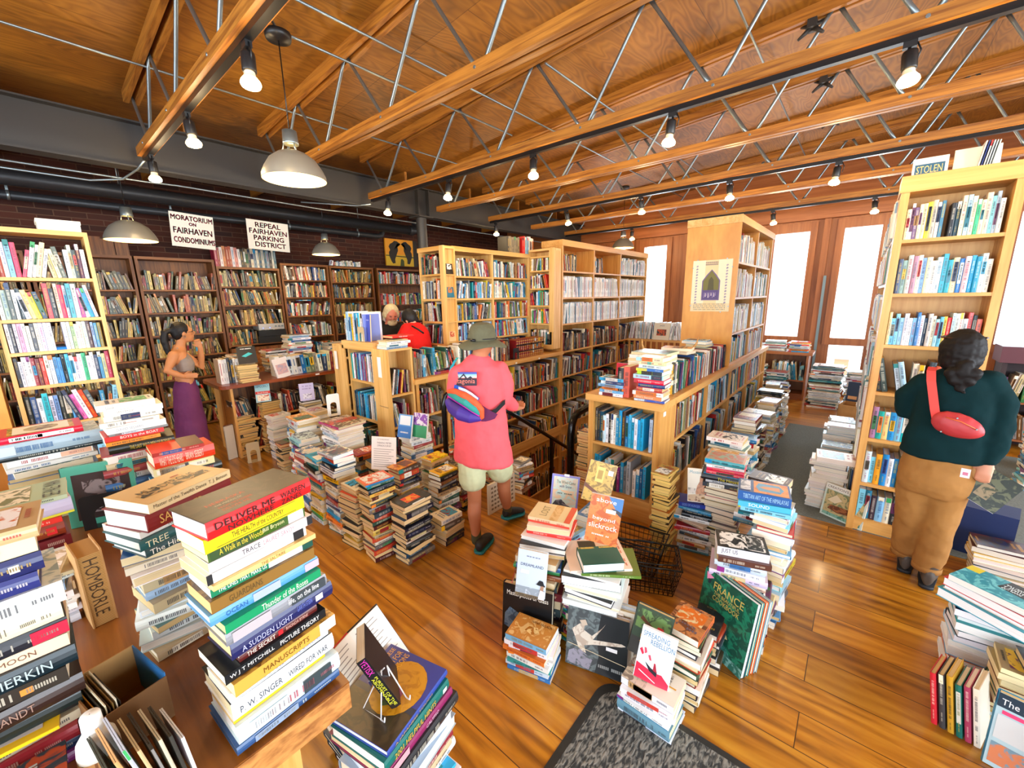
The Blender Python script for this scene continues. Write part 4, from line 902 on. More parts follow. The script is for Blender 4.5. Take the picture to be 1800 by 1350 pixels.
def bookend(p, yaw, mtn, lab, w=.12, h=.15):
    o = empty('bookend', p, yaw); tag(o, lab, 'bookend')
    g = G(); n = 8; th = .0012
    def arch(x0, x1, z1, r):
        P = [(x0, 0)]+[(x0+r-r*cos(a*pi/2/n), z1-r+r*sin(a*pi/2/n)) for a in range(n+1)]+[(x1-r+r*sin(a*pi/2/n), z1-r+r*cos(a*pi/2/n)) for a in range(n+1)]+[(x1, 0)]; return P
    oA = arch(-w/2, w/2, h, .022); iA = arch(-w*.24, w*.24, h*.62, w*.22)
    for y in (0, th):
        for i in range(len(oA)-1): g.face([(oA[i][0], y, oA[i][1]), (oA[i+1][0], y, oA[i+1][1]), (iA[i+1][0], y, iA[i+1][1]), (iA[i][0], y, iA[i][1])])
    for A in (oA, iA):
        for a, b2 in zip(A, A[1:]): g.face([(a[0], 0, a[1]), (b2[0], 0, b2[1]), (b2[0], th, b2[1]), (a[0], th, a[1])])
    g.build('upright', mtn, o)
    g = G(); g.box(-w/2, 0, 0, w/2, .10, .0014); g.build('foot', mtn, o); return o
bookend((-3.85, 2.165, 1.387), 0, 'beige_metal', 'beige metal bookend on the workbook case in front of the person in black')
bookend((-3.42, 4.10, 1.001), pi*.5, 'dark_plastic', 'black metal bookend against the red leather encyclopedia set')
# ---- cart: mahogany counter table, left of centre
CX, CY0, CY1 = -5.38, 1.36, 4.1
ct = empty('display_counter', (CX, CY0, 0)); tag(ct, 'low display counter with rounded mahogany top and books below', 'counter')
g = G(); n = 8; r = .09; P = [(.05-r+r*sin(a*pi/2/n), -.10+r-r*cos(a*pi/2/n)) for a in range(n+1)] + [(.05, CY1-CY0), (-.72, CY1-CY0)] + [(-.72+r-r*cos(a*pi/2/n), -.10+r-r*sin(a*pi/2/n)) for a in range(n+1)]
for z, rev in ((.845, 1), (.885, 0)): g.face([(x, y, z) for x, y in (P[::-1] if rev else P)])
for a, b2 in zip(P, P[1:]+P[:1]): g.face([(a[0], a[1], .845), (b2[0], b2[1], .845), (b2[0], b2[1], .885), (a[0], a[1], .885)])
g.build('counter_top', 'mahogany', ct)
g = G(); g.box(-.33, 0, 0, 0, .025, .845); g.build('side_panel', 'birch', ct)
g = G(); g.box(-.66, 0, 0, -.345, .025, .845); g.build('side_panel', 'birch', ct)
for y in (1.25, 2.7): g = G(); g.box(-.33, y, 0, 0, y+.025, .845); g.build('divider', 'birch', ct)
for z in (.44, .08): g = G(); g.box(-.33, .025, z-.02, 0, 2.7, z); g.build('shelf', 'birch_x', ct)
g = G(); g.box(-.345, .0, 0, -.33, 2.74, .845); g.build('back_panel', 'oldwood', ct)
cM = Matrix.Translation((CX, CY0, 0)) @ rotz(HP)
fill(cM, .03, 1.24, .44, .38, 'upper shelf, first bay under the mahogany counter', 'dark', hr=(.2, .27), leanp=.3)
fill(cM, 1.28, 2.69, .44, .38, 'upper shelf, second bay under the mahogany counter', 'dark', hr=(.2, .27), leanp=.2)
fill(cM, .03, 1.24, .08, .34, 'lower shelf, first bay under the mahogany counter', 'dark', hr=(.2, .27), leanp=.3)
g = G(); g.box(0, 0, 0, .05, .001, .018, hx('f4f2ea')); o = g.build('shelf_label', 'white_paper'); o.matrix_world = cM @ Matrix.Translation((.95, -.052, .858)); tag(o, 'small white label on the mahogany counter edge', 'label')
g = G(); g.box(0, -.001, 0, .06, 0, .02, hx('f4f2ea')); o = g.build('shelf_label', 'white_paper'); o.location = (CX-.22, CY0-.001, .60); tag(o, 'small white label on the end panel of the display counter', 'label')
cT = cM @ Matrix.Translation((0, 0, .886))
fill(cT, .52, 2.7, 0, .4, 'top of the mahogany counter', cols='e8e4dc 9a9890 3a3c40 d8e4ec e4e8e8 c8d0d8 1c6cb0 8a9a78 6c7a5c 9a9888 e8ecd8 3a4a68 d8d4a0 8a2c34 e4e4e8 30343c c8c0a8 4a3424 8a4a2c d8cca8 9a8c3c e8e0c0 2a5c50 c83a2c 3c2424 e4dcc4 1c4c3c 5c1c24 d8c49c 8a2428 3a2a2c e8e4d4 c8b890 1f4f4f 7a2c2c d8d0b8 32302e a89c7c e9e0c8 6c3a2a'.split(), hr=(.21, .26), leanp=.04, setb=.05)
fill(cT, -.05, .16, 0, .4, 'near end of the mahogany counter', cols='f0f0f0 e8e8ec d8dce0 30343c 2a3c50 e4e0d4 c8ccd0'.split(), hr=(.26, .30), leanp=0, setb=.1)
stack(-5.36, 1.47, .887, 1.09, 'x', 'cream-paged pile on the mahogany counter', w=.13, h=.20, pal='old', pages='e6c886', t=(.02, .03))
prop((-5.42, 1.60, 1.10), -.1, 18, .19, .20, .012, hx('16181c'), front=hx('16181c'), cover=[('p', [(.2, .45), (.4, .38), (.8, .55), (.6, .65)], hx('3ac0c8')), ('w', .2, .85, .8, .9, hx('e8e8e8'))], label='black booklet with a teal shape on the mahogany counter pile', hard=False)
prop((-5.36, 1.95, .887), .1, 8, .16, .24, .03, hx('e8e0dc'), front=hx('efe8e4'), roll=-8, cover=[('r', .1, .2, .9, .7, hx('d8b0b0'), hx('b8a8b8'))], label='pale book leaning alone on the mahogany counter')
k = 0
for (x, y, zt, p, w_, h_) in ((-5.72, 1.5, 1.18, 'magazine', .22, .28), (-5.75, 2.2, 1.36, 'white', .26, .30), (-5.85, 1.95, 1.18, 'mixed', .22, .28), (-5.80, 2.75, 1.20, 'magazine', .25, .3), (-5.85, 3.2, 1.25, 'old', .22, .28), (-5.75, 3.6, 1.3, 'magazine', .22, .3)):
    k += 1; stack(x, y, .887, zt, 'X', '%s loose pile at the back of the mahogany counter' % ordn[k-1], w=w_, h=h_, pal=p, t=(.012, .03), ja=10)

# ---- B: brightly lit open case at the left, seen against the dark wall
BX, BY0, BY1 = -4.2, -.13, .375
bo_, boM = case('brightly lit open-backed pine bookcase at the left, white and blue spines', (BX, BY0), HP, BY1-BY0, .22, 0, 2.295, [.42, .71, .99, 1.27, 1.50, 1.715, 1.985], sw=.022, cap=.03, back=False, kick=False, mt='pine', mh='pine_x')
bcols = [('top', 1.985, .27, '1c2c30 f0f0f4 a04a3c e8d8d8 7ab4cc d8486c c8506c f4f4f4 e8e8e8 f0dcb0 e8e8f0 d8c890 e6dcae 5a6a5c e8f0f8 c8d8cc 3a4a48 6a4458 f4f4f0 e83a3a e4dcae f0dca0'.split()),
         ('second', 1.715, .25, 'e8f4f0 a8bcb4 4a5854 d4dcdc 50606c c8d0e0 e8dc98 e0d848 1c3c5c d83038 283038 f0d0b0 e82c58 b8bcc4 3aa0b4 e8e8f0 a02c84 f4f8ff 2ca0d8 c8c8d4 ffffff'.split()),
         ('third', 1.50, .20, 'f0f0f0 303848 e8e0f0 e8a8c8 ffffff f4f4ec 404850 f0e8d0 d8d0f0 ffffff f4f4ff e8ecff f0f4e0 a8cc90 f8e8e8 f4f8e4 d8e8c8 4a3438 88a8d8 2c88b8 a09050 303438 d0d8f0 b8b0e0'.split()),
         ('fourth', 1.27, .21, '383c44 d8dce8 fafafa f4f4f0 983038 70302c d84030 ffffff e8f0ff 60a8e0 3c90d8 303840 40b0e0 f4f0e0 d8d8f0 e8f8ff 30a878 f8e8f8 fafaff 283860 408cb8 c8c490 a82848'.split()),
         ('fifth', .99, .25, '303838 385888 ffffff 30c0d0 e8e8ff 7098d0 383c38 2c3c34 58a8e0 384058 e070c0 f8f0ff d84818 506068 2c80a8 2c4048 88c8e8 e85830'.split()),
         ('sixth', .71, .26, 'e8e8f0 2c80a8 ffffff d84818 303438 88c8e8 f4f0e0 385888'.split())]
for nm, z, av, cols in bcols:
    fill(boM, .022, BY1-BY0-.022, z, av, '%s shelf of the bright left case' % nm, cols=cols, hr=(.17, .235), leanp=.25 if nm in ('top', 'fifth', 'second') else 0, setb=.015, depth=.2, hard=.5)
b3, b3M = case('honey wood bookcase end at the left edge behind the bright open case', (BX+.03, -.70), HP, .52, .30, 0, 2.28, [.5, .85, 1.2, 1.55, 1.9], sw=.05, cap=.05, mt='ply_honey', mh='pine_x')
bx = G(); bx.box(0, 0, 0, .20, .18, .055); bx.box(-.004, -.004, .045, .204, .184, .068); o = bx.build('white_box', mat('white_card', 'f2efdc', .7)); o.matrix_world = boM @ Matrix.Translation((.28, .0, 2.296)); tag(o, 'flat white cardboard box on top of the bright open case', 'box')
M = boM @ Matrix.Translation((.19, .03, 1.27+.212)) @ rotz(HP) @ Matrix.Translation((0, -.1, 0))
book(M, .14, .21, .035, hx('1f7fd8'), ink=hx('e8f4ff'), title=[('NEW SIGNS', .1, .55, .25, .7, hx('f0f6ff'))], label='bright blue book lying across the fourth shelf of the bright open case')
# ---- wall cases along the brick
WXF = -7.36
def wcase(y0, y1, zt, sh, lab, pal, hrs, tr=(.014, .036), z0=0, **kw):
    o, M = case(lab, (WXF, y0), HP, y1-y0, .30, z0, zt, sh, mt='oldwood', mh='oldwood_x', sw=.03, cap=.035, **kw)
    sh2 = sorted(sh)[::-1]; tops = [zt-.03]+[s-.022 for s in sh2]
    for i, z in enumerate(sh2):
        fill(M, .03, y1-y0-.03, z, tops[i]-z, '%s shelf of the %s' % (ordn[i], lab.split(',')[0]), pal, hr=hrs, tr=tr, depth=.28, leanp=.15, flats=1 if R.random() < .4 else 0)
    return o, M
wcase(-.62, .10, 2.42, [.10, .42, .74, 1.06, 1.37, 1.68, 1.99], 'old brown wall case, hidden behind the bright open case', 'old', (.19, .27))
wcase(.12, 1.025, 2.42, [.10, .42, .74, 1.06, 1.37, 1.68, 1.99], 'brown wall case beside the purple skirt, old cloth spines', 'older', (.18, .26))
wcase(1.045, 1.925, 2.42, [.04, .36, .74, 1.06, 1.37, 1.68, 1.99], 'brown wall case directly behind the purple skirt', 'older', (.18, .26))
wcase(1.94, 2.81, 2.33, [1.15, 1.45, 1.76, 2.04], 'brown wall case under the moratorium sign, drawers below', 'old', (.18, .25), z0=1.112)
wcase(2.83, 3.63, 2.42, [.5, .85, 1.2, 1.56, 1.87, 2.155], 'brown wall case under the repeal sign', 'mixed', (.18, .245))
wcase(3.65, 4.52, 2.41, [.5, .85, 1.2, 1.53, 1.85, 2.13], 'brown wall case left of the crow painting', 'old', (.18, .24))
wcase(4.60, 6.5, 2.41, [.5, .85, 1.05, 1.36, 1.70, 2.12], 'honey wall case under the crow painting', 'bright', (.17, .24))
wM = Matrix.Translation((WXF, 1.94, 0)) @ rotz(HP)
fill(wM, .0, .87, 2.331, .4, 'very top of the moratorium sign case', cols='a8203c 8a1a28 e8e0d8 c8783c a8401c b04a24 e8dcd8 d88c7c f0e8e0 3a3428 4a3c30 a89c78 2c3c54 d8d0b0 7c90a0 e8e0c8 3c5c70 c8c4b0 2c5c74 8ca0a8 28303c d8d4c0 3c6c7c e4e0d0'.split(), hr=(.26, .30), leanp=0, depth=.28)
fill(wM @ Matrix.Translation((0, 0, 0)), 1.75, 2.35, 2.421, .3, 'top of the case under the repeal sign', 'white', hr=(.06, .1))
# drawers of C and stereo
dr = empty('drawer_chest', (WXF+.06, 1.95, 0)); tag(dr, 'dark wooden drawer chest below the moratorium sign', 'chest')
g = G(); g.box(-.35, 0, 0, 0, .85, 1.10); g.build('body', 'oldwood', dr)
for i in range(4):
    for j in range(2):
        g = G(); g.box(.0005, .03+j*.42, .1+i*.24, .016, .42+j*.42, .31+i*.24); d_ = g.build('drawer', 'oldwood_x', dr)
        g = G(); g.lathe([(.001, .02), (.012, .015), (.008, 0)], n=10, M=Matrix.Translation((.016, .225+j*.42, .2+i*.24)) @ Matrix.Rotation(HP, 4, 'Y')); g.build('knob', 'galv', d_)
ste = empty('stereo_amplifier', (WXF+.01, 2.38, 1.36)); tag(ste, 'silver amplifier with rounded edges on the moratorium sign case', 'amplifier')
g = G(); g.box(-.25, 0, 0, .02, .38, .095); bevel(g.build('case', mat('silver', 'c9c8c4', .35, .6), ste), .012, 3)
for i in range(3): g = G(); g.tube([(.021, .25+i*.05, .05), (.034, .25+i*.05, .05)], .014, 14); g.build('dial', 'galv', ste)
for i in range(2): g = G(); g.tube([(.021, .06+i*.10, .03), (.024, .06+i*.10, .03)], .005, 8); g.build('indicator', mat('led', '6080ff', .4, emit='6080ff', estr=6), ste)
rcv = empty('audio_receiver', (WXF+.0, 2.36, 1.151)); tag(rcv, 'black receiver stack below the silver amplifier', 'receiver')
g = G(); g.box(-.25, 0, 0, .03, .43, .10); bevel(g.build('case', 'dark_plastic', rcv)); g = G(); g.box(-.25, 0.01, .105, .03, .42, .20); bevel(g.build('case', 'dark_plastic', rcv))
# flyer with a revolver
g = G(); PM2 = plane((0, 0, 0), (0, 1, 0), (0, 0, 1)); g.box(-.002, 0, 0, 0, .19, .30, hx('e9dcb8'))
text(g, 'WANTED', PM2 @ Matrix.Translation((0, 0, .001)), .03, .27, .13, .02, hx('2a2420')); text(g, 'PULP', PM2 @ Matrix.Translation((0, 0, .001)), .02, .20, .15, .06, hx('b0281c'))
for p in ([(.04, .06), (.07, .05), (.085, .12), (.06, .125)], [(.06, .12), (.15, .17), (.145, .185), (.05, .14)], [(.075, .11), (.10, .10), (.11, .14), (.085, .14)]): g.face([PM2 @ Vector((x, y, .0015)) for x, y in p], hx('2c2c30'))
o = g.build('flyer', 'print'); o.location = (-7.27, 2.03, .83); tag(o, 'cream flyer with red lettering and a revolver on the drawer chest', 'flyer')
# wood boards on top of the wall case
for i, (y, h_) in enumerate(((.64, .22), (.76, .20), (.90, .21))):
    g = G(); g.box(0, 0, 0, .02, .13, h_); o = g.build('wood_board', 'oldwood'); o.location = (WXF-.1-.02*i, y, 2.422); tag(o, 'brown board standing on the wall case, %s from the left by the dark pendant' % ordn[i], 'board', 'boards on the wall case')
# signs on the brick
def sign(y0, z0, w, h, lines, lab, tilt=0):
    g = G(); g.box(-.003, 0, 0, 0, w, h, hx('ece7da')); PMs = plane((.0006, 0, 0), (0, 1, 0), (0, 0, 1))
    for s, a, b2, c, d2 in lines: text(g, s, PMs, a*w, c*h, (b2-a)*w, (d2-c)*h, hx('b81c48'), bold=.0045)
    o = g.build('protest_sign', 'print'); o.location = (-6.88, y0, z0); o.rotation_euler = (radians(tilt), 0, 0); tag(o, lab, 'sign')
    for yy in (.03, w-.03): pass
    return o
sign(1.375, 2.533, .470, .425, [('MORATORIUM', .03, .97, .78, .92), ('ON', .42, .58, .64, .73), ('FAIRHAVEN', .06, .94, .39, .56), ('CONDOMINIUMS', .05, .99, .12, .28)], 'white protest sign reading MORATORIUM ON FAIRHAVEN CONDOMINIUMS', -3)
sign(2.253, 2.562, .565, .412, [('REPEAL', .20, .80, .76, .92), ('FAIRHAVEN', .05, .95, .54, .70), ('PARKING', .14, .86, .32, .48), ('DISTRICT', .16, .90, .10, .26)], 'white protest sign reading REPEAL FAIRHAVEN PARKING DISTRICT', -2)
# crow painting
cp = empty('crow_painting', (XB+.06, 5.02, 2.50)); tag(cp, 'orange painting of two black crows on a branch, on the brick wall', 'painting')
g = G(); g.box(-.02, 0, 0, .012, .80, .54, hx('e89a1c')); PMs = plane((.0128, 0, 0), (0, 1, 0), (0, 0, 1)).copy()
def pp_(pts, c, z=.0004): g.face([PMs @ Vector((x*.80, y*.54, z)) for x, y in pts], hx(c))
pp_([(0, 0), (.86, 0), (.86, .42), (0, .42)], 'd8b424'); pp_([(.86, 0), (1, 0), (1, 1), (.86, 1)], '1c140c', .0006)
pp_([(0, .36), (.86, .33), (.86, .37), (0, .39)], '17120c', .0008)
crow = [(.14, .58), (.10, .50), (.10, .36), (.16, .16), (.20, .08), (.28, .10), (.27, .24), (.33, .42), (.38, .58), (.37, .72), (.40, .80), (.36, .84), (.47, .83), (.36, .92), (.28, .93), (.22, .86), (.14, .80), (.10, .70)]
def fan(pts, c, z): 
    cx_ = sum(p[0] for p in pts)/len(pts); cy_ = sum(p[1] for p in pts)/len(pts)
    for a, b2 in zip(pts, pts[1:]+pts[:1]): pp_([(cx_, cy_), a, b2], c, z)
fan(crow, '14110e', .001); fan([(.90-x*.9, y) for x, y in crow][::-1], '14110e', .001)
pp_([(.42, .0), (.55, .0), (.55, .2), (.50, .27), (.45, .25)], '3c4a1c', .0012)
g.build('canvas', 'print', cp)
g = G(); g.box(-.03, -.003, -.003, -.0205, .803, .543); g.build('stretcher', 'oldwood', cp)
# stereo-level dark case at the right with maroon counter
mo = empty('dark_counter_case', (1.32, 7.02, 0)); tag(mo, 'dark bookcase with maroon counter against the street windows, behind the person in green', 'bookcase')
g = G(); g.box(-.08, -.03, .99, 3.0, .33, 1.17); g.build('counter_top', mat('maroon_paint', '5a2430', .5), mo)
g = G(); g.box(-.05, 0, 0, -.01, .32, .99); g.build('side_panel', mat('maroon_dark', '2c1518', .6), mo)
g = G(); g.box(-.05, .30, 0, 3.0, .32, .99); g.build('back_panel', 'maroon_dark', mo)
for z in (.12, .55): g = G(); g.box(-.01, 0, z-.02, 3.0, .3, z); g.build('shelf', 'redwood_x', mo)
moM = Matrix.Translation((1.32, 7.02, 0))
fill(moM, .0, 1.4, .55, .42, 'upper shelf of the dark maroon-topped case', 'mixed', hr=(.24, .32)); fill(moM, 0, 1.4, .12, .4, 'lower shelf of the dark maroon-topped case', 'mixed', hr=(.24, .3))
stack(1.52, 7.05, 1.171, 1.24, 'y', 'white pile on the maroon counter', w=.2, h=.28, pal='white', side=-1)
# small case by the street window, books on and in it
wo, woM = case('low redwood bookcase under the middle street window', (-1.45, 8.28), 0, .86, .42, 0, .82, [.34, .10], mt='redwood', mh='redwood_x', sw=.03, cap=.05, over=.05)
fill(woM, .35, .83, .34, .4, 'shelf of the low redwood case under the window', 'blue', hr=(.24, .31), leanp=.3)
k = 0
for x, p in ((-.60, 'bright'), (-.93, 'magazine'), (-1.22, 'white')):
    k += 1; stack(x, 8.25, .821, .99 if k < 3 else .93, 'Y', '%s pile from the door on the low redwood case' % ordn[k-1], w=.24, h=.30, pal=p, t=(.01, .02), ja=8)
# window display between M and T
do_ = empty('window_bench', (-3.45, 7.45, 0)); tag(do_, 'slatted wooden bench case under the street window, records on top', 'bench')
g = G(); g.box(-.05, -.02, .955, 1.55, .36, .99); g.build('bench_top', 'birch_x', do_)
for i in range(15): g = G(); g.box(-.04+i*.107, -.005, .25, -.005+i*.107, .015, .955); g.build('slat', 'birch', do_)
g = G(); g.box(-.04, .0, 0, 1.54, .03, .25); g.build('base_board', 'birch_x', do_)
doM = Matrix.Translation((-3.45, 7.45, .991))
fill(doM, .02, 1.5, 0, .4, 'slatted bench under the far window', 'lp', hr=(.29, .32), tr=(.005, .014), leanp=.3, setb=.07)
prop((-2.77, 7.46, .993), -HP, 12, .29, .31, .012, hx('e4dfc8'), front=hx('e6e0cc'), hard=False, cover=[('r', .2, .25, .8, .62, hx('c8552c'), hx('2c3030')), ('t', 'JAZZ', .35, .78, .65, .88, hx('2c3c5c'))], label='cream record sleeve with a red figure propped on the window bench')
T_ = lambda s, a, b2, z0, z1, c: (s, a, b2, z0, z1, hx(c))
# ---- foreground table
TZ = .775
ta = empty('table', (-.955, .405, 0)); tag(ta, 'heavy wooden table with end-grain top carrying the tallest foreground book pile', 'table')
mtop = wood('end_grain', 'c98a48', '8a5222', 'y', .5, 40, .35, warp=.3)
g = G(); g.box(-2.6, -1.5, TZ-.085, -.0, 0, TZ); bevel(g.build('table_top', 'table_oak', ta), .004)
g = G(); g.box(.0003, -1.5, TZ-.083, .003, -.002, TZ-.002); g.build('end_grain_edge', 'end_grain', ta)
for x, y in ((-.16, -.16), (-.16, -1.4), (-2.5, -.16), (-2.5, -1.4)):
    g = G(); g.box(x-.05, y-.05, 0, x+.05, y+.05, TZ-.086); bevel(g.build('leg', 'birch', ta), .004)
g = G(); g.box(-2.4, -.19, TZ-.16, -.22, -.14, TZ-.087); g.build('apron', 'table_oak', ta)
# DELIVER ME FROM NOWHERE pile, listed from the top down
W0 = 'f4ecd4'
spec = [
 dict(t=.040, h=.238, w=.138, col='d81c20', hard=True, rot=14, front=hx('4a3f30'), pages=hx('f6f2ec'), title=[T_('DELIVER ME', .06, .60, .48, .84, '120c0c'), T_('WARREN', .66, .93, .50, .84, '120c0c'), T_('NOWHERE', .16, .58, .12, .42, '120c0c'), T_('ZANES', .66, .88, .12, .42, '120c0c')],
      cover=[('r', 0, 0, 1, 1, hx('4c4134'), hx('5a4d3e')), ('t', 'DELIVER ME', .12, .56, .20, .80, hx('d8401c'), -90), ('t', 'FROM NOWHERE', .24, .50, .31, .80, hx('d8401c'), -90), ('t', 'THE MAKING OF', .36, .56, .41, .80, hx('e8dcc8'), -90), ('t', 'NEBRASKA', .46, .50, .55, .84, hx('d8401c'), -90)], label='thick red-spined book DELIVER ME FROM NOWHERE on top of the tallest foreground pile'),
 dict(t=.033, h=.222, col='f2d414', hard=False, rot=11, pages=hx('fbf8ee'), bands=[(.10, .90, .12, .16, hx('2a2610')), (.10, .90, .84, .88, hx('2a2610'))], title=[T_('THE HEALTH of the COUNTRY', .24, .76, .32, .70, '3a340c')], label='yellow paperback second from the top of the tallest foreground pile'),
 dict(t=.026, h=.218, col='3a5a1c', hard=False, rot=10, pages=hx('e8d0a0'), bands=[(.02, .70, .02, .98, hx('2c481c')), (.42, .70, .02, .98, hx('5c8a24')), (.80, .98, .02, .98, hx('f4f4f0'))], title=[T_('A Walk in the Woods', .10, .52, .25, .78, 'e0c840'), T_('Bill Bryson', .52, .75, .25, .75, 'e8e0a0')], label='green woodland-spined paperback third from the top of the tallest foreground pile'),
 dict(t=.024, h=.232, col='f8ecec', hard=False, rot=8, pages=hx('e2c48c'), bands=[(.94, 1.0, .02, .98, hx('16181c'))], title=[T_('TRACE', .28, .45, .25, .75, '22242c'), T_('LAURET SAVOY', .48, .80, .25, .75, 'd88088')], label='white-spined TRACE paperback, fourth in the tallest foreground pile'),
 dict(t=.024, h=.222, col='f6f6f0', hard=False, rot=9, pages=hx('e2c48c'), bands=[(.0, .05, .02, .98, hx('1a1c1e')), (.85, .97, .02, .98, hx('16181a'))], title=[T_('WHEN SMOKE RAN LIKE WATER', .12, .74, .28, .72, 'c8d2b0')], label='white book with black notch end, fifth in the tallest foreground pile'),
 dict(t=.013, h=.232, col='f0c87c', hard=False, rot=8, title=[T_('THE SALTAIRE', .42, .66, .2, .8, '8a5a24')], label='thin tan paperback, sixth in the tallest foreground pile'),
 dict(t=.020, h=.228, col='e4ecee', hard=False, rot=6, pages=hx('f4f4f4'), bands=[(.0, .52, .02, .98, hx('0f7a50')), (.88, 1, .02, .98, hx('0c4a3c'))], title=[T_('THE LINES THAT MAKE US', .06, .50, .25, .78, 'f2f6f0')], label='white and green spine THE LINES THAT MAKE US in the tallest foreground pile'),
 dict(t=.030, h=.232, col='8a6428', hard=False, rot=7, art=hx('5a3c18'), pages=hx('e0b878'), title=[T_('GUARDIANS', .15, .45, .25, .75, '5a4420')], label='brown gilt-patterned paperback, eighth in the tallest foreground pile'),
 dict(t=.026, h=.245, col='5a9cd0', hard=True, rot=7, bands=[(.35, .6, .12, .88, hx('a8b4dc')), (.85, 1, .12, .88, hx('c8b0c8'))], title=[T_('OCEAN', .12, .3, .3, .7, '2c5c9c')], label='sky-blue hardback, ninth in the tallest foreground pile'),
 dict(t=.022, h=.222, col='12925c', hard=False, rot=8, title=[T_('Thunder of the Roses', .34, .84, .15, .85, 'f0f4e0')], label='green paperback THUNDER OF THE ROSES in the tallest foreground pile'),
 dict(t=.032, h=.235, col='8a8c92', hard=True, rot=7, bands=[(.05, .4, .12, .88, hx('b8b0b4')), (.6, .98, .12, .88, hx('3c4448'))], title=[T_('life, on the line', .57, .90, .28, .8, 'f0f0ee')], label='grey hardback LIFE, ON THE LINE in the tallest foreground pile'),
 dict(t=.040, h=.245, col='20245a', hard=True, rot=8, title=[T_('A SUDDEN LIGHT', .08, .55, .25, .6, 'b8bce0'), T_('GARTH STEIN', .60, .76, .45, .8, '6878c8')], bands=[(.80, .88, .3, .7, hx('e8e8f0'))], label='dark violet-blue hardback A SUDDEN LIGHT in the tallest foreground pile'),
 dict(t=.022, h=.185, col='5a1f1c', hard=True, rot=7, dy=.03, title=[T_('THE SECRET', .08, .42, .25, .75, 'f0e0d0'), T_('RHONDA BYRNE', .56, .86, .3, .7, 'd8a898')], bands=[(.46, .52, .2, .8, hx('c8242c'))], label='small maroon hardback THE SECRET in the tallest foreground pile'),
 dict(t=.024, h=.238, col='15181c', hard=False, rot=7, title=[T_('W J T MITCHELL', .04, .44, .25, .75, 'f0f0ea'), T_('PICTURE THEORY', .50, .92, .25, .75, 'f0f0ea')], label='black paperback PICTURE THEORY in the tallest foreground pile'),
 dict(t=.034, h=.245, col='d9a444', hard=False, rot=7, art=hx('8a5a20'), bands=[(.82, 1, .02, .98, hx('f0ece8'))], title=[T_('MANUSCRIPTS', .25, .7, .3, .7, '6a4414')], label='ochre patterned paperback, fifteenth in the tallest foreground pile'),
 dict(t=.026, h=.235, col='e8edf4', hard=False, rot=6, title=[T_("BANVARD'S FOLLY  PAUL COLLINS", .1, .9, .3, .7, '5a78b0')], bands=[(.06, .94, .12, .16, hx('6888b8')), (.06, .94, .84, .88, hx('6888b8'))], label="pale blue-white BANVARD'S FOLLY paperback in the tallest foreground pile"),
 dict(t=.046, h=.245, w=.17, col='f4f6f6', hard=True, rot=5, front=hx('2a2820'), dx=0, title=[T_('P. W. SINGER', .06, .44, .30, .66, '3a4450'), T_('WIRED FOR WAR', .50, .92, .30, .66, '3a4450')], cover=[('t', 'WIRED', .04, .1, .2, .7, hx('e8e8e0'), -90)], label='thick white hardback WIRED FOR WAR near the bottom of the tallest foreground pile'),
 dict(t=.010, h=.22, col='e8b820', hard=False, rot=5, label='thin yellow book under WIRED FOR WAR'),
 dict(t=.048, h=.248, w=.17, col='cfe2e8', hard=True, rot=4, bands=[(.6, .9, .12, .88, hx('3a464a')), (.1, .45, .15, .85, hx('e0eef0'))], label='thick silvery hardback second from the bottom of the tallest foreground pile'),
 dict(t=.022, h=.25, w=.17, col='2c5080', hard=True, rot=4, bands=[(.15, .55, .12, .88, hx('8a9cb4'))], label='dark blue book at the bottom of the tallest foreground pile')]
stack(-.972, .146, TZ+.012, 0, 'X', 'tallest foreground pile', w=.14, h=.235, spec=spec, lean=(-.05, .0), group='tallest foreground pile')
# SALINGER pile
spec = [
 dict(t=.028, h=.24, w=.17, col='e9d2a0', hard=False, rot=25, front=hx('ecc98a'), pages=hx('f2ece0'), art=None, title=[T_('Master of the Twelfth Dance  T. J. Benson', .05, .95, .25, .75, '3a2a18')], cover=[('r', .3, .1, .5, .9, hx('2c2018'), hx('d8b070')), ('t', 'MURDEROUS', .42, .2, .62, .85, hx('2c2018'), -90), ('r', .7, .3, .74, .4, hx('b02c20'))], label='tan paperback with black slanted lettering on top of the SALINGER pile'),
 dict(t=.052, h=.248, w=.165, col='7c1c1c', hard=True, rot=25, pages=hx('f6f2ea'), title=[T_('SALINGER', .12, .62, .25, .75, 'd8b060')], label='thick dark red hardback SALINGER'),
 dict(t=.020, h=.235, col='e8e4da', hard=False, rot=22, pages=hx('f6f2ea'), title=[T_('RICHARD FORD', .3, .8, .25, .75, '5a4a3a')], label='cream paperback just below SALINGER'),
 dict(t=.030, h=.24, col='1f5a5c', hard=True, rot=20, pages=hx('f0ece0'), title=[T_('TREE', .05, .28, .2, .8, 'e0dcb8')], label='teal hardback reading TREE below SALINGER'),
 dict(t=.026, h=.235, col='2c4c50', hard=True, rot=19, pages=hx('f0ece0'), title=[T_('The Hidden', .04, .5, .2, .8, 'f0f0e4')], label='dark teal hardback reading THE HIDDEN below SALINGER')]
stack(-1.46, .07, 1.112, 0, 'X', 'SALINGER pile', spec=spec, w=.165, h=.235, group='SALINGER pile')
stack(-1.46, .07, TZ+.001, 1.107, 'X', 'lower half of the SALINGER pile', w=.16, h=.225, pal='white', t=(.018, .034), mix=.5, ja=14)
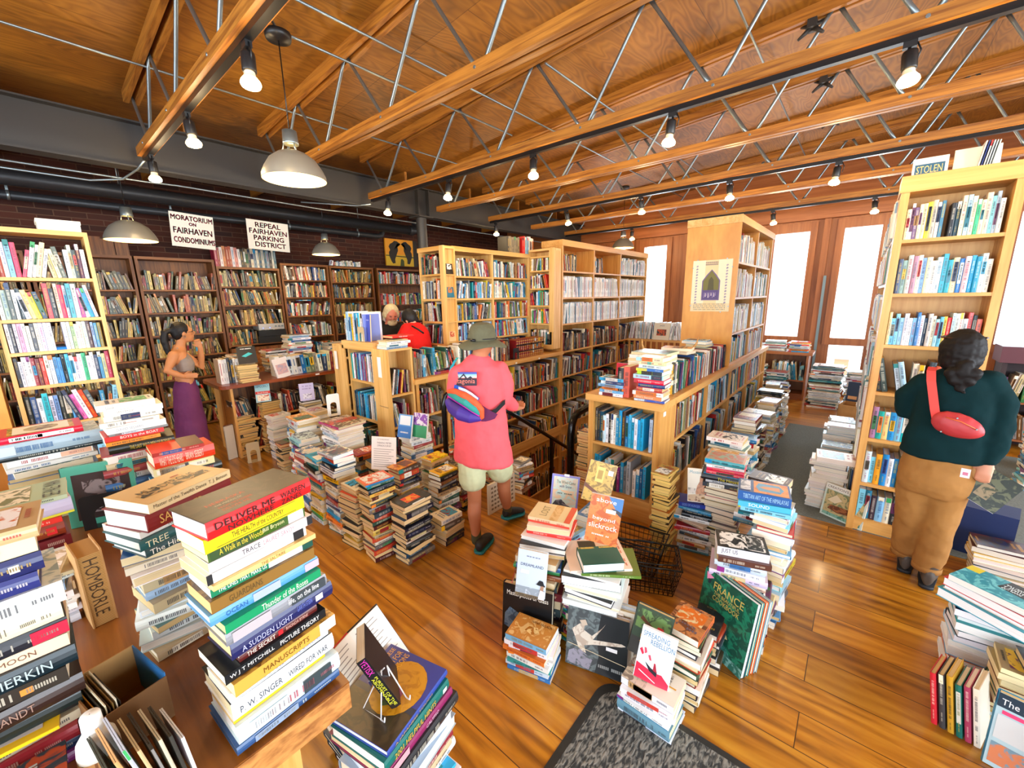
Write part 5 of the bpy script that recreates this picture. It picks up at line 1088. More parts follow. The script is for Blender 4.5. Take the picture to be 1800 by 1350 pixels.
spec = [
 dict(t=.018, h=.20, w=.2, col='b0281c', hard=False, front=hx('e03a1c'), cover=[('r', 0, 0, 1, .45, hx('5a2a20'))], label='red and brown booklet on the WHAT THE EYE HEARS pile'),
 dict(t=.060, h=.24, col='e03c1c', hard=True, pages=hx('f2e4c4'), title=[T_('WHAT THE EYE HEARS', .08, .45, .15, .85, 'f6d8b8'), T_('BRIAN SEIBERT', .50, .80, .2, .8, 'f6d8b8')], label='thick orange-red hardback WHAT THE EYE HEARS'),
 dict(t=.038, h=.24, col='e8dca0', hard=False, pages=hx('f2e4c4'), bands=[(.05, .5, .2, .8, hx('f2ecd8')), (.5, .56, .05, .95, hx('3a5a70')), (.58, .85, .2, .8, hx('f0e8d0'))], label='pale yellow book under WHAT THE EYE HEARS'),
 dict(t=.040, h=.25, col='20241e', hard=True, pages=hx('eef0ee'), title=[T_('NO WOMEN THIS LEEK', .08, .4, .2, .8, 'd8401c'), T_('SAWMUNS', .6, .85, .2, .8, 'd8401c')], label='black hardback with red lettering in the WHAT THE EYE HEARS pile'),
 dict(t=.026, h=.25, col='1c84b0', hard=False, pages=hx('f2e4d0'), title=[T_('PIRANESI AND OTHERS', .05, .9, .2, .8, 'd8ecf2')], label='bright blue spine in the WHAT THE EYE HEARS pile')]
stack(-2.45, .27, .93, 0, 'X', 'WHAT THE EYE HEARS pile', spec=spec, w=.17, h=.235, group='WHAT THE EYE HEARS pile')
stack(-2.45, .25, TZ+.001, .925, 'X', 'base of the WHAT THE EYE HEARS pile', w=.2, h=.24, pal='white', t=(.02, .035))
spec = [dict(t=.030, h=.21, col='f4f0e4', hard=False, title=[T_('blink', .15, .3, .2, .8, 'a8a49c')], label='white paperback BLINK on top of the white pile')] + [
 dict(t=.026, h=.215, col='f4efe2', hard=False, title=[T_('SPUTNIK', .2, .5, .3, .7, 'a09890')], label='second white paperback in the white pile'),
 dict(t=.028, h=.215, col='f0e8d4', hard=False, bands=[(.4, .6, .4, .5, hx('c8504a'))], label='third cream paperback in the white pile'),
 dict(t=.026, h=.215, col='f0e6d0', hard=False, bands=[(.4, .6, .4, .5, hx('c8504a'))], label='fourth cream paperback in the white pile'),
 dict(t=.032, h=.22, col='efece2', hard=False, title=[T_('DAVID SEDARIS', .15, .6, .3, .7, '9aa0a8')], label='fifth pale paperback in the white pile'),
 dict(t=.012, h=.22, col='7a7c78', hard=True, label='thin grey book in the middle of the white pile'),
 dict(t=.024, h=.22, col='e02420', hard=False, title=[T_('BOYS in the BOAT', .25, .9, .25, .75, 'f8e8d8')], label='bright red spine in the white pile'),
 dict(t=.018, h=.20, col='ee8c20', hard=False, label='orange spine below the red one in the white pile'),
 dict(t=.038, h=.245, w=.19, col='1c1e14', hard=True, title=[T_('THE LAST WILD MEN OF BORNEO', .3, .95, .25, .75, 'b89c30')], label='black book THE LAST WILD MEN OF BORNEO in the white pile')]
stack(-2.66, .15, 1.10, 0, 'X', 'white pile', spec=spec, w=.165, h=.22, group='white pile on the foreground table', side=1)
stack(-2.66, .12, TZ+.001, 1.095, 'X', 'base of the white pile', w=.19, h=.24, pal='white', t=(.02, .04))
# big flat books, left
spec = [
 dict(t=.030, h=.27, w=.22, col='d41838', hard=True, rot=0, pages=hx('f4f0e8'), bands=[(.12, .88, .2, .8, hx('f6f4f0')), (.44, .5, .25, .75, hx('20242c'))], cover=[('r', .06, .1, .94, .9, hx('d8a83a'), hx('7a6a2a')), ('r', .12, .16, .88, .84, hx('f4f0dc')), ('p', [(.5+.26*cos(a*.6283), .5+.22*sin(a*.6283)) for a in range(10)], hx('b9a878'), hx('6a5a40'))], label='crimson box with an oval picture on the big grey book at the left'),
 dict(t=.060, h=.34, w=.25, col='9fb4c0', hard=True, art=hx('dfe8ee'), pages=hx('dce6ec'), label='big grey-blue art book under the crimson box'),
 dict(t=.022, h=.34, w=.26, col='1c2628', hard=True, label='large thin black book under the grey-blue art book'),
 dict(t=.030, h=.28, w=.22, col='f0f0ea', hard=False, bands=[(.6, .98, .1, .9, hx('f0b898'))], label='white and peach book in the big flat pile at the left'),
 dict(t=.020, h=.30, w=.24, col='e8e8e2', hard=False, label='white book low in the big flat pile at the left')]
stack(-2.90, -.18, 1.05, 0, 'X', 'big flat pile at the left', spec=spec, w=.25, h=.32, group='big flat pile at the left')
stack(-2.90, -.18, TZ+.001, 1.045, 'x', 'base of the left big flat pile', w=.24, h=.30, pal='white', t=(.02, .03))
stack(-2.35, -.50, TZ+.001, 1.10, 'x', 'pale pile at the left frame edge', w=.24, h=.26, pal='cool', t=(.018, .04), pages='f4f6f8')
# green framed photo book with black bookend
prop((-2.66, .09, TZ+.002), radians(-18), 6, .25, .29, .03, hx('4a9a80'), front=hx('4fa288'), pages=hx('f4f4ee'), cover=[('r', .12, .10, .92, .86, hx('3a2a28')), ('r', .25, .48, .78, .74, hx('8a7a78'), hx('3a2a28')), ('r', .35, .2, .75, .4, hx('a89a98'), hx('3a2a28'))], label='green-bordered photo book standing behind the black bookend')
bookend((-2.60, .09, TZ+.001), radians(72), 'dark_plastic', 'black metal bookend holding the green-bordered photo book', w=.17, h=.165)
# left edge piles
spec = [
 dict(t=.016, h=.30, w=.22, col='b9c8a4', hard=False, front=hx('a8c0a0'), cover=[('r', .1, .3, .9, .8, hx('e6e0c8'), hx('6a7a5c')), ('t', 'SEE PALE MAN', .08, .05, .9, .2, hx('2a3428'))], label='pale green map-like paperback, top of the leftmost tilted pile'),
 dict(t=.060, h=.29, w=.2, col='c8c0d8', hard=True, title=[T_('Burlington Hotel', .15, .6, .3, .6, '8a80a8')], bands=[(0, 1, .0, .14, hx('d8d83a'))], label='lilac thick book below the pale green paperback'),
 dict(t=.020, h=.26, w=.2, col='e02c20', hard=False, front=hx('e23a28'), label='red book below the lilac one at the left edge'),
 dict(t=.045, h=.25, w=.19, col='8a3418', hard=True, art=hx('d8541c'), bands=[(.82, .92, .2, .8, hx('d81c28'))], label='rust coloured hardback at the left edge')]
stack(-2.12, -.30, .99, 0, 'X', 'leftmost tilted pile', spec=spec, w=.2, h=.28, group='leftmost tilted pile')
stack(-2.12, -.30, TZ+.001, .985, 'X', 'base of the leftmost tilted pile', w=.2, h=.25, pal='mixed', t=(.02, .04), pages='d8b070', jt=.02)
stack(-1.86, -.25, TZ+.001, .97, 'X', 'white booklet pile by the cardboard block', w=.16, h=.22, pal='white', t=(.012, .025), ja=12,
      top=dict(cover=[('t', 'IRON', .1, .3, .9, .6, hx('d8204a'), -90)], col=hx('f2eee2'), front=hx('f4f0e6'), label='white booklet with red lettering beside the corrugated box'))
spec = [dict(t=.026, h=.235, col='c8a878', hard=True, art=hx('a08058')), dict(t=.038, h=.24, col='e0d2ac', hard=False, title=[T_('8 9', .7, .8, .3, .7, '3a3428')]), dict(t=.040, h=.235, col='23285c', hard=True, bands=[(.8, .86, .3, .7, hx('f0e8c8'))]),
 dict(t=.036, h=.215, col='2a3070', hard=True), dict(t=.048, h=.25, w=.2, col='e0e4dc', hard=True, art=hx('9ab0b8'), bands=[(.2, .4, .3, .7, hx('8aa848'))]), dict(t=.040, h=.24, col='efe0b8', hard=True), dict(t=.036, h=.245, col='22242c', hard=True, bands=[(.78, 1, .1, .9, hx('d01c3c'))]),
 dict(t=.030, h=.24, col='e8c8a8', hard=False, title=[T_('TURTLE MOON', .3, .8, .3, .7, '6a4838')]), dict(t=.040, h=.25, col='10242c', hard=True, title=[T_('DAPHNE MERKIN', .1, .85, .25, .75, 'a8b8b8')], label='black hardback DAPHNE MERKIN in the left edge pile'),
 dict(t=.036, h=.23, col='2a241c', hard=False, bands=[(.7, .78, .3, .7, hx('e08838'))]), dict(t=.044, h=.25, w=.18, col='32201a', hard=True, title=[T_('GORDON BRANDT', .1, .7, .3, .7, '9a7a6a')]), dict(t=.040, h=.25, w=.18, col='1a2422', hard=True, title=[T_('Series', .2, .45, .25, .75, 'd8681c')])]
stack(-1.27, -.30, TZ+.12, 0, 'X', 'dark left edge pile', spec=spec, w=.165, h=.24, group='dark pile at the left frame edge')
stack(-1.26, -.31, TZ+.001, TZ+.118, 'X', 'base of the dark left edge pile', w=.17, h=.24, pal='bright', t=(.022, .03))
stack(-1.06, -.34, TZ+.001, .88, 'x', 'low pile at the bottom left corner', w=.16, h=.23, pal='old', t=(.022, .034), pages='e6b860')
# corrugated block with cut lettering
cb = empty('corrugated_block', (-1.78, .03, TZ+.001), radians(6)); tag(cb, 'tall narrow cardboard block with dark lettering standing on the table', 'box')
mcor, t, b = nt('corrugated'); tc = N(t, 'ShaderNodeTexCoord'); wv = N(t, 'ShaderNodeTexWave', bands_direction='Z'); wv.inputs['Scale'].default_value = 60; t.links.new(tc.outputs['Object'], wv.inputs['Vector'])
cr = N(t, 'ShaderNodeValToRGB'); cr.color_ramp.elements[0].color = (*lin(hx('9a6c34')), 1); cr.color_ramp.elements[1].color = (*lin(hx('c89c5c')), 1); t.links.new(wv.outputs['Fac'], cr.inputs[0]); t.links.new(cr.outputs[0], b.inputs['Base Color']); b.inputs['Roughness'].default_value = .9
g = G(); g.box(-.14, -.056, 0, 0, -.004, .25); g.build('block', 'corrugated', cb)
g = G(); g.box(-.145, -.004, 0, .004, 0, .262); g.build('cover_board', 'cardboard', cb)
g = G(); g.box(-.145, -.060, 0, .004, -.056, .258); g.build('cover_board', 'cardboard', cb)
g = G(); text(g, 'HOMBORLE', plane((.0012, -.03, .235), (0, 0, -1), (0, 1, 0)), 0, -.017, .20, .034, hx('4a3216')); g.build('lettering', 'print', cb)
# magazine files, picture frames, bottle on the near table
mf = empty('file_box', (-1.20, .015, TZ+.001), radians(12)); tag(mf, 'open topped file box printed blue, packed with cards, behind the lotion bottle', 'file box')
g = G(); g.box(-.18, -.07, 0, -.177, .06, .13, hx('b58a52')); g.box(0, -.07, 0, .003, .06, .12, hx('7a5530')); g.box(-.177, -.07, 0, 0, -.067, .13, hx('8a5a2c')); g.box(-.177, .057, 0, 0, .06, .13, hx('2f78b8')); g.box(-.18, -.07, 0, 0, .06, .003, hx('8a5a2c'))
g.build('box_walls', 'print', mf)
for i in range(7): g = G(); g.box(-.165, -.06+i*.006, .004, -.01, -.058+i*.006, .125+.006*(i % 3), hx(['d8a83a', '2a2418', 'e8dcb8', '4a3420', '8a6a34', 'f0e8d0', '2c241c'][i])); g.build('card', 'print', mf)
row = newrow('shelf', 'thin tilted books beside the file box', 'thin picture books beside the file box')
for i, (c, h_) in enumerate((('3a3c30', .20), ('d9a468', .21), ('b8bcc8', .23), ('c8b080', .20), ('2c2418', .20), ('c9c0a4', .19), ('3c3a34', .18), ('e8e8ec', .15))):
    M = Matrix.Translation((-1.00, -.02+i*.013, TZ+.006)) @ rotz(radians(188)) @ Matrix.Rotation(radians(-12+i), 4, 'X') @ plane((0, 0, 0), (1, 0, 0), (0, 0, 1))
    book(M, .12, h_*.74, .006, hx(c), hard=True, row=row, cover='auto', art=None)
bt = empty('lotion_bottle', (-1.135, -.055, TZ+.001)); tag(bt, 'white plastic pump-less lotion bottle with screw cap at the bottom left', 'bottle')
mat('bottle_plastic', 'e8e2d4', .35); mat('cap_white', 'f6f2ea', .4)
g = G(); g.lathe([(.001, 0), (.030, 0), (.034, .006), (.034, .10), (.031, .125), (.020, .142), (.016, .146)], n=28); g.build('body', 'bottle_plastic', bt)
g = G(); g.lathe([(.017, .146), (.0175, .148), (.0165, .182), (.015, .185), (.001, .185)], n=24); g.build('cap', 'cap_white', bt)
g = G()
for i in range(16):
    a0, a1 = -1.6+i*.13, -1.6+(i+1)*.13
    g.face([(.0346*cos(a0), .0346*sin(a0), .02), (.0346*cos(a1), .0346*sin(a1), .02), (.0346*cos(a1), .0346*sin(a1), .092), (.0346*cos(a0), .0346*sin(a0), .092)], hx('c8945c') if i % 5 else hx('8a5a34'))
g.build('label_wrap', 'print', bt)
# ---- pile under the table corner: JAPANESE TOUCH etc.
spec = [
 dict(t=.022, h=.285, w=.245, col='30489c', hard=True, rot=8, front=hx('2c3a90'), pages=hx('dfe8ec'), art=None, cover=[('r', 0, 0, 1, .55, hx('34409a')), ('r', 0, .62, 1, 1, hx('3a3024'), hx('4a3c2a')), ('r', .0, .55, 1, .62, hx('22304c')), ('p', [(.42+.36*cos(a*.3142), .42+.34*sin(a*.3142)) for a in range(20)], hx('cf9420'), hx('b97c14')), ('p', [(.3, .45), (.5, .4), (.6, .55), (.45, .68), (.3, .6)], hx('5a6a3a'), hx('8a3a6a')),
      ('t', 'A JAPANESE', .84, .04, .93, .42, hx('e8b424'), -90), ('t', 'TOUCH FOR', .72, .04, .81, .42, hx('e8b424'), -90), ('t', 'THE SEASONS', .60, .04, .69, .46, hx('e8b424'), -90)], title=[T_('A JAPANESE TOUCH', .1, .7, .2, .7, 'c8a84a')], label='blue and gold book A JAPANESE TOUCH FOR THE SEASONS under the table corner'),
 dict(t=.040, h=.29, w=.22, col='0f6a60', hard=True, rot=6, title=[T_('2001 HELPFUL HINTS', .12, .75, .25, .75, 'e8b43c')], bands=[(.88, .95, .3, .7, hx('d8e8e0'))], label='dark green hardback HELPFUL HINTS under the table corner'),
 dict(t=.032, h=.30, w=.24, col='8a2458', hard=True, rot=5, bands=[(.0, .3, .12, .88, hx('d8a0a8'))], title=[T_('CALYPSO', .55, .75, .3, .7, 'e0c0d0')], label='plum coloured book under HELPFUL HINTS'),
 dict(t=.045, h=.30, w=.24, col='2a2a2c', hard=True, rot=5, label='thick charcoal book in the pile under the table corner'),
 dict(t=.040, h=.28, w=.24, col='e6eef6', hard=True, rot=-4, mode='x', pages=hx('e8f0f8'), label='white-edged large book in the pile under the table corner'),
 dict(t=.045, h=.29, w=.24, col='a8b8c8', hard=True, rot=6, mode='x'), dict(t=.030, h=.29, w=.24, col='8a2430', hard=True, rot=3, pages=hx('e8cda0')), dict(t=.03, h=.28, w=.22, col='c8b088', hard=True, rot=5), dict(t=.04, h=.29, w=.24, col='dfe6ea', hard=True, rot=2)]
stack(-.895, .42, .235, 0, 'X', 'pile under the table corner', rot=6, spec=spec, w=.23, h=.28, group='pile under the table corner')
stack(-.88, .42, .001, .234, 'X', 'base of the pile under the table corner', w=.23, h=.29, pal='cool', t=(.025, .04))
stack(-1.22, .50, .001, .40, 'x', 'dark pile in the shade of the table', w=.22, h=.28, pal='dark', t=(.02, .04))
stack(-.75, .18, .001, .20, 'X', 'low silver pile at the bottom frame edge', w=.2, h=.28, pal='cool', t=(.02, .04), rot=12)
# open white book and easel with the slim black book
ob = empty('open_book', (-1.19, .57, .56), radians(20)); tag(ob, 'open book with white printed pages leaning by the table corner', 'book')
g = G(); OM = Matrix.Rotation(radians(52), 4, 'Y')
g.box(-.11, -.13, .0, .11, 0, .008, hx('f6f0e2'), 0, OM @ Matrix.Rotation(radians(-8), 4, 'X')); g.box(-.11, 0, .0, .11, .13, .008, hx('f8f2e6'), 0, OM @ Matrix.Rotation(radians(14), 4, 'X'))
for s, an in ((-1, -8), (1, 14)):
    Q = OM @ Matrix.Rotation(radians(an), 4, 'X')
    for i in range(12): y0 = .015 if s > 0 else -.115; g.box(-.09+i*.015, y0, .0082, -.087+i*.015, y0+.10-R.uniform(0, .04), .0085, hx('9a8f84'), 0, Q)
g.build('pages', 'print', ob)
g = G(); g.box(-.115, -.135, -.004, .115, 0, 0, hx('c8242c'), 0, OM @ Matrix.Rotation(radians(-8), 4, 'X')); g.box(-.115, 0, -.004, .115, .135, 0, hx('2a2420'), 0, OM @ Matrix.Rotation(radians(14), 4, 'X')); g.build('cover', 'print', ob)
ea = empty('wire_easel', (-1.01, .53, .562)); tag(ea, 'white wire easel standing on the blue and gold book', 'easel')
g = G(); A = Vector((.02, .0, .13))
for sgn in (-1, 1): g.tube([A+Vector((0, sgn*.01, 0)), (-.02, sgn*.05-.01, .003), (.05, sgn*.045, .003), (.075, sgn*.045, .012), (.078, sgn*.045, .03)], .0022, 6); g.tube([A+Vector((0, sgn*.01, 0)), (.055, sgn*.045, .005)], .0022, 6)
g.tube([A, (-.09, .0, .002)], .0022, 6); g.build('frame', 'wire_white', ea)
prop((-1.01, .585, .570), radians(62), 24, .15, .215, .028, hx('17181a'), hard=False, roll=3, pages=hx('f6f0e2'), title=[T_('YETISX', .02, .30, .2, .85, 'e23cb0'), T_('PURSUIT OF THE', .36, .95, .5, .8, 'd8d83a'), T_('ABOMINABLE', .36, .9, .15, .45, 'd8d83a')], label='slim black book with rainbow lettering propped on the wire easel')

# ---- centre floor piles (faces toward +x and the camera)
def opt(s): return [dict(col=c) for c in s.split()]
P = [('black and red thriller pile', -2.17, 1.41, .455, 'X', .16, .235, 'dark', dict(cover=[('r', .2, .3, .8, .8, hx('d83018'), hx('e8a020'))], col=hx('1c1814'), front=hx('1c1814'))),
     ('pile topped by an orange and blue paperback', -2.37, 1.29, .59, 'X', .155, .215, 'dark', dict(col=hx('2a8ac0'), front=hx('d85a2c'), art=None, cover=[('r', .1, .1, .9, .9, hx('e0e4e4'), hx('d85a2c'))])),
     ('white paged pile left of the orange paperback', -2.60, 1.29, .48, 'y', .16, .22, 'dark', None),
     ('tall blue and white almanac pile', -2.86, 1.30, .66, 'Y', .17, .24, 'bright', dict(col=hx('c8d4e0'), front=hx('5a7ca0'), art=hx('e8e8e0'))),
     ('yellow and black pile left of the almanac', -3.15, 1.30, .55, 'Y', .17, .24, 'bright', None),
     ('leftward pile topped by a white paperback', -3.42, 1.32, .53, 'Y', .17, .24, 'white', None),
     ('pale pile with magenta stripe', -3.72, 1.42, .58, 'Y', .18, .25, 'cool', None),
     ('large pale pile beneath the orange art book', -3.97, 1.50, .68, 'Y', .2, .28, 'white', dict(col=hx('e8a040'), front=hx('e8a040'), art=hx('f4d8a0'))),
     ('low dark pile farthest left in the centre', -4.40, 1.47, .36, 'x', .16, .22, 'dark', None),
     ('small pile beside the left sandal', -2.14, 1.71, .215, 'X', .15, .20, 'dark', None),
     ('yellow western paperback pile', -2.33, 1.84, .47, 'X', .14, .20, 'mixed', dict(col=hx('e8b818'), front=hx('e8b81c'), art=hx('d89818'))),
     ('orange paperback pile before the survey card', -2.50, 1.60, .55, 'X', .14, .20, 'dark', dict(col=hx('8a4a1c'), front=hx('e09a20'), art=hx('b04a1c'))),
     ('yellow comic pile behind the survey card', -2.55, 1.95, .50, 'X', .14, .20, 'mixed', dict(col=hx('e8c81c'), front=hx('f0d424'), art=hx('d85a20'))),
     ('white pile against the stairwell shelving end', -2.95, 2.05, .58, 'X', .18, .24, 'white', None),
     ('pile hidden behind the survey card', -2.80, 1.62, .50, 'X', .2, .26, 'dark', None),
     ('brown pile behind the pink shirt', -2.42, 2.15, .42, 'X', .15, .2, 'dark', None),
     ('pile between almanac and pine post', -3.15, 1.62, .50, 'X', .18, .24, 'mixed', None),
     ('pile topped by a landscape photo book', -3.42, 1.62, .70, 'Y', .26, .34, 'white', dict(col=hx('a82c6c'), front=hx('5a4a38'), art=hx('d8cdb8'), W=.28, H=.34)),
     ('pile in front of the workbook case', -3.85, 1.85, .56, 'X', .2, .26, 'mixed', None),
     ('grey pile between counter and pine posts', -4.45, 1.85, .60, 'Y', .2, .26, 'white', None),
     ('pile beside the atlas', -4.75, 2.15, .46, 'X', .2, .26, 'mixed', None),
     ('back pile beside the gods book', -4.65, 2.45, .62, 'X', .2, .26, 'mixed', None)]
for ph, x, y, zt, md, w_, h_, p, tp in P:
    stack(x, y, .001, zt, md, ph, w=w_, h=h_, pal=p, t=(.02, .04), ja=7, jt=.014, top=tp, mix=.12 if md != 'x' else 0, pages='e8c88c' if p == 'dark' else None)
g = G(); g.box(-.09, -.004, 0, .12, 0, .26, hx('f2e4da')); Pm = plane((-.09, -.0045, 0), (1, 0, 0), (0, 0, 1))
text(g, 'CITY OF BELLINGHAM', Pm, .05, .235, .10, .008, hx('4a4440')); text(g, 'PARKING METER', Pm, .05, .205, .12, .014, hx('5a5450')); text(g, 'OPINION SURVEY', Pm, .05, .183, .12, .014, hx('5a5450'))
for i in range(9): g.face([Pm @ Vector(p) for p in ((.02, .16-i*.017, 0), (.19-.02*(i % 3), .16-i*.017, 0), (.19-.02*(i % 3), .165-i*.017, 0), (.02, .165-i*.017, 0))], hx('b0a298'))
o = g.build('survey_card', 'print'); o.location = (-2.72, 1.60, .50); o.rotation_euler = (radians(-10), 0, radians(28)); tag(o, 'pale card headed PARKING METER OPINION SURVEY propped on the centre piles', 'card')
# propped books around the centre
prop((-3.02, 2.02, .58), radians(-75), 14, .15, .21, .02, hx('4a8ad0'), front=hx('5a9ad8'), hard=False, cover=[('r', 0, 0, 1, .5, hx('3a7ac8')), ('r', .1, .55, .9, .95, hx('e8eef4')), ('w', .2, .2, .8, .26, hx('f4f4f4'))], label='blue and white guide leaning before the narrow pine end case')
prop((-2.90, 2.10, .585), radians(-75), 12, .15, .22, .022, hx('f0f0ee'), front=hx('3aa06c'), hard=False, cover=[('r', 0, .5, 1, 1, hx('8a4ab0'), hx('e8e0f0')), ('w', .2, .55, .8, .62, hx('f4f4f4'))], label='green and purple paperback leaning before the narrow pine end case')
prop((-5.30, 1.66, .64), radians(-20), 16, .15, .225, .02, hx('c8d8dc'), front=hx('9ac4cc'), cover=[('r', 0, .68, 1, 1, hx('8fc0cc')), ('r', 0, .42, 1, .56, hx('c8201c')), ('t', 'DEMOCRACY', .06, .76, .94, .90, hx('1c3038')), ('r', .1, .05, .9, .38, hx('e8d8c0'), hx('b83a28')), ('t', 'Road Home', .15, .45, .85, .53, hx('f4e8d8'))], label='teal, red and white biography propped on the pile before the counter end')
prop((-5.02, 2.05, .62), radians(-20), 16, .16, .21, .02, hx('b8b0e0'), front=hx('c8c4ec'), cover=[('w', .15, .8, .85, .87, hx('9a90c8')), ('w', .2, .65, .8, .72, hx('9a90c8')), ('r', .2, .1, .8, .4, hx('e0e0f4'), hx('7a78a0'))], label='lavender book propped on a dark pile before the counter')
prop((-4.86, 2.62, .50), radians(-25), 12, .17, .22, .03, hx('4a1c1e'), front=hx('4c1c20'), cover=[('t', 'ATLAS', .12, .68, .88, .84, hx('e8dcc8')), ('t', 'COMPLETE', .2, .56, .8, .63, hx('c8b090'))], label='maroon ATLAS book standing on the floor pile')
prop((-5.0, 2.9, .58), radians(-30), 8, .17, .25, .03, hx('20283a'), front=hx('222a3c'), cover=[('r', .2, .3, .8, .7, hx('4a4c58'), hx('22283a'))], label='dark blue-black portrait book behind the ATLAS')
prop((-4.55, 2.66, .66), radians(-30), 12, .15, .24, .025, hx('d8a050'), front=hx('dfa050'), cover=[('r', 0, 0, 1, 1, hx('e0a458'), hx('c85a20')), ('t', 'THE DOORS', .15, .70, .85, .82, hx('3a2010')), ('t', 'OF GOTHAM', .15, .10, .9, .22, hx('3a2010'))], label='orange illustrated book with dark lettering beside the ATLAS')
k = 0
for (x, y, zt, md, p, pg) in ((-5.39, 1.37, .50, 'x', 'old', 'e0b46c'), (-5.30, 1.62, .635, 'x', 'old', 'd8a860'), (-4.98, 1.60, .52, 'x', 'white', 'f4f0e4'), (-5.00, 1.98, .61, 'x', 'dark', None), (-5.12, 2.40, .44, 'X', 'dark', None), (-5.0, 2.75, .57, 'X', 'mixed', None)):
    k += 1; stack(x, y, .001, zt, md, '%s floor pile before the display counter' % ordn[k-1], w=.16, h=.22, pal=p, t=(.022, .036), ja=8, pages=pg)
bookend((-5.12, 1.42, .001), radians(80), 'beige_metal', 'tan metal bookend on the floor before the display counter', w=.13, h=.24)
bookend((-4.16, 1.95, .60), radians(80), 'white_paper', 'white metal bookend beside the pine post of the workbook case', w=.13, h=.24)
# bag and frames beside the counter end
for i in range(3):
    row = newrow('shelf', 'floor beside the counter end', 'tall thin folios beside the counter end') if i == 0 else row
    book(Matrix.Translation((-5.45-i*.03, 1.25+i*.01, .002)) @ plane((0, 0, 0), (-.3, 1, 0), (0, 0, 1)) , .10, .40, .02, hx(('d8d4c8', '3a4048', '8a3430')[i]), row=row, hard=True)
# stair-edge piles beyond the pink shirt
k = 0
for (x, y, zt, p) in ((-2.9, 2.62, .24, 'dark'), (-2.72, 2.64, .20, 'dark'), (-2.55, 2.66, .28, 'dark'), (-2.38, 2.68, .22, 'dark'), (-2.22, 2.70, .30, 'mixed'), (-3.08, 2.60, .26, 'bright')):
    k += 1; stack(x, y, .001, zt, 'X', 'stair-top pile, %s from the left' % ordn[[1, 2, 3, 4, 5, 0][k-1]], w=.14, h=.20, pal=p, t=(.018, .032), ja=20)
# grid box (calendar-like board) behind the knee
g = G(); g.box(0, 0, 0, .02, .34, .27, hx('d8cdb4')); Pg = plane((.0206, 0, 0), (0, 1, 0), (0, 0, 1))
for i in range(8):
    for j in range(6): g.face([Pg @ Vector(p) for p in ((.03+i*.037, .03+j*.038, 0), (.055+i*.037, .03+j*.038, 0), (.055+i*.037, .048+j*.038, 0), (.03+i*.037, .048+j*.038, 0))], hx('7a6c54'))
o = g.build('perforated_panel', 'print'); o.location = (-2.22, 2.25, .001); tag(o, 'cream perforated panel standing on the floor behind the sandalled legs', 'panel')

# ---- right centre piles
spec = [dict(t=.03, h=.215, w=.15, col='2f6ea8', hard=False, front=hx('c88a3c'), pages=hx('e8eef4'), bands=[(0, 1, .05, .95, hx('7ab8dc'))], cover=[('r', .05, .05, .95, .95, hx('d08c3c'), hx('e8c07c')), ('p', [(.3, .45), (.45, .3), (.65, .4), (.6, .6), (.4, .65)], hx('f0cf8c'), hx('b87428')), ('t', 'NANA FALLADA', .78, .1, .88, .6, hx('5a3418'), -90)], label='amber cover paperback on top of the low front pile by the MASTERPIECES OF GLASS book')] + [dict(t=a, col=c, hard=False, h=.225) for a, c in ((.026, 'f4f0f4'), (.02, 'f0e8f0'), (.022, 'e07a30'), (.018, 'e6ecee'), (.026, 'eef2ee'), (.018, '2a9a9a'), (.026, 'c8dff0'), (.022, '2e78c0'))]
stack(-.93, 1.27, .001, 0, 'Y', 'low amber front pile', spec=spec, w=.155, h=.22, rot=15, group='low front pile')
stack(-1.03, 1.49, .001, .214, 'Y', 'base of the DREAMLAND pile', w=.2, h=.26, pal='dark', rot=20, t=(.03, .05))
prop((-1.135, 1.40, .002), radians(-72), 7, .27, .33, .035, hx('121214'), front=hx('141416'), pages=hx('f0e4c4'), cover=[('t', 'Masterpieces of Glass', .08, .80, .92, .90, hx('f0ece0')), ('w', .25, .93, .8, .96, hx('d8a868')), ('p', [(.04, .3), (.2, .25), (.4, .35), (.35, .55), (.15, .62), (.05, .5)], hx('6a8ca8'), hx('3a5c7c'))], label='large black book MASTERPIECES OF GLASS standing on the floor')
stack(-1.03, 1.47, .215, .46, 'Y', 'DREAMLAND pile', w=.18, h=.25, pal='mixed', t=(.02, .036), ja=9, rot=20, spec=[dict(t=.03, col='f0c8a0', front=hx('ecdcae'), hard=False, bands=[(0, 1, 0, .4, hx('d84a3a'))], cover=[('r', 0, .3, 1, .5, hx('e8c890'), hx('d8b070')), ('t', 'LOST', .2, .6, .8, .78, hx('9a9068')), ('r', 0, 0, 1, .14, hx('e2553a'))], w=.17, h=.23, dx=-.02, dy=.12, label='cream paperback LOST on top of the DREAMLAND pile'),
   dict(t=.03, col='f4ecdc', mode='y', dy=.1), dict(t=.024, col='e03028', dy=.1), dict(t=.02, col='f0f0f0', mode='y', dy=.06), dict(t=.03, col='2a2c30', dy=.05, mode='y'), dict(t=.02, col='e8e8ec', mode='y', dy=.04), dict(t=.036, col='c8a878', mode='y'), dict(t=.024, col='2c6ab0'), dict(t=.02, col='3a9a5a'), dict(t=.028, col='8a4a24'), dict(t=.03, col='d8c49c', title=[T_('TRIBUTE', .2, .7, .2, .8, '2a2418')]), dict(t=.034, col='22343c', title=[T_('TRINITY', .1, .5, .2, .8, 'e8e8e8'), T_('B. J. HARRISON', .6, .92, .3, .7, 'd8a83c')], label='dark spine TRINITY under the DREAMLAND book'), dict(t=.045, h=.27, w=.2, col='5a1420', bands=[(.1, .9, .6, .64, hx('d8b060'))], label='wine red clothbound book under TRINITY'), dict(t=.05, h=.28, w=.22, col='b8a888')], group='DREAMLAND pile')
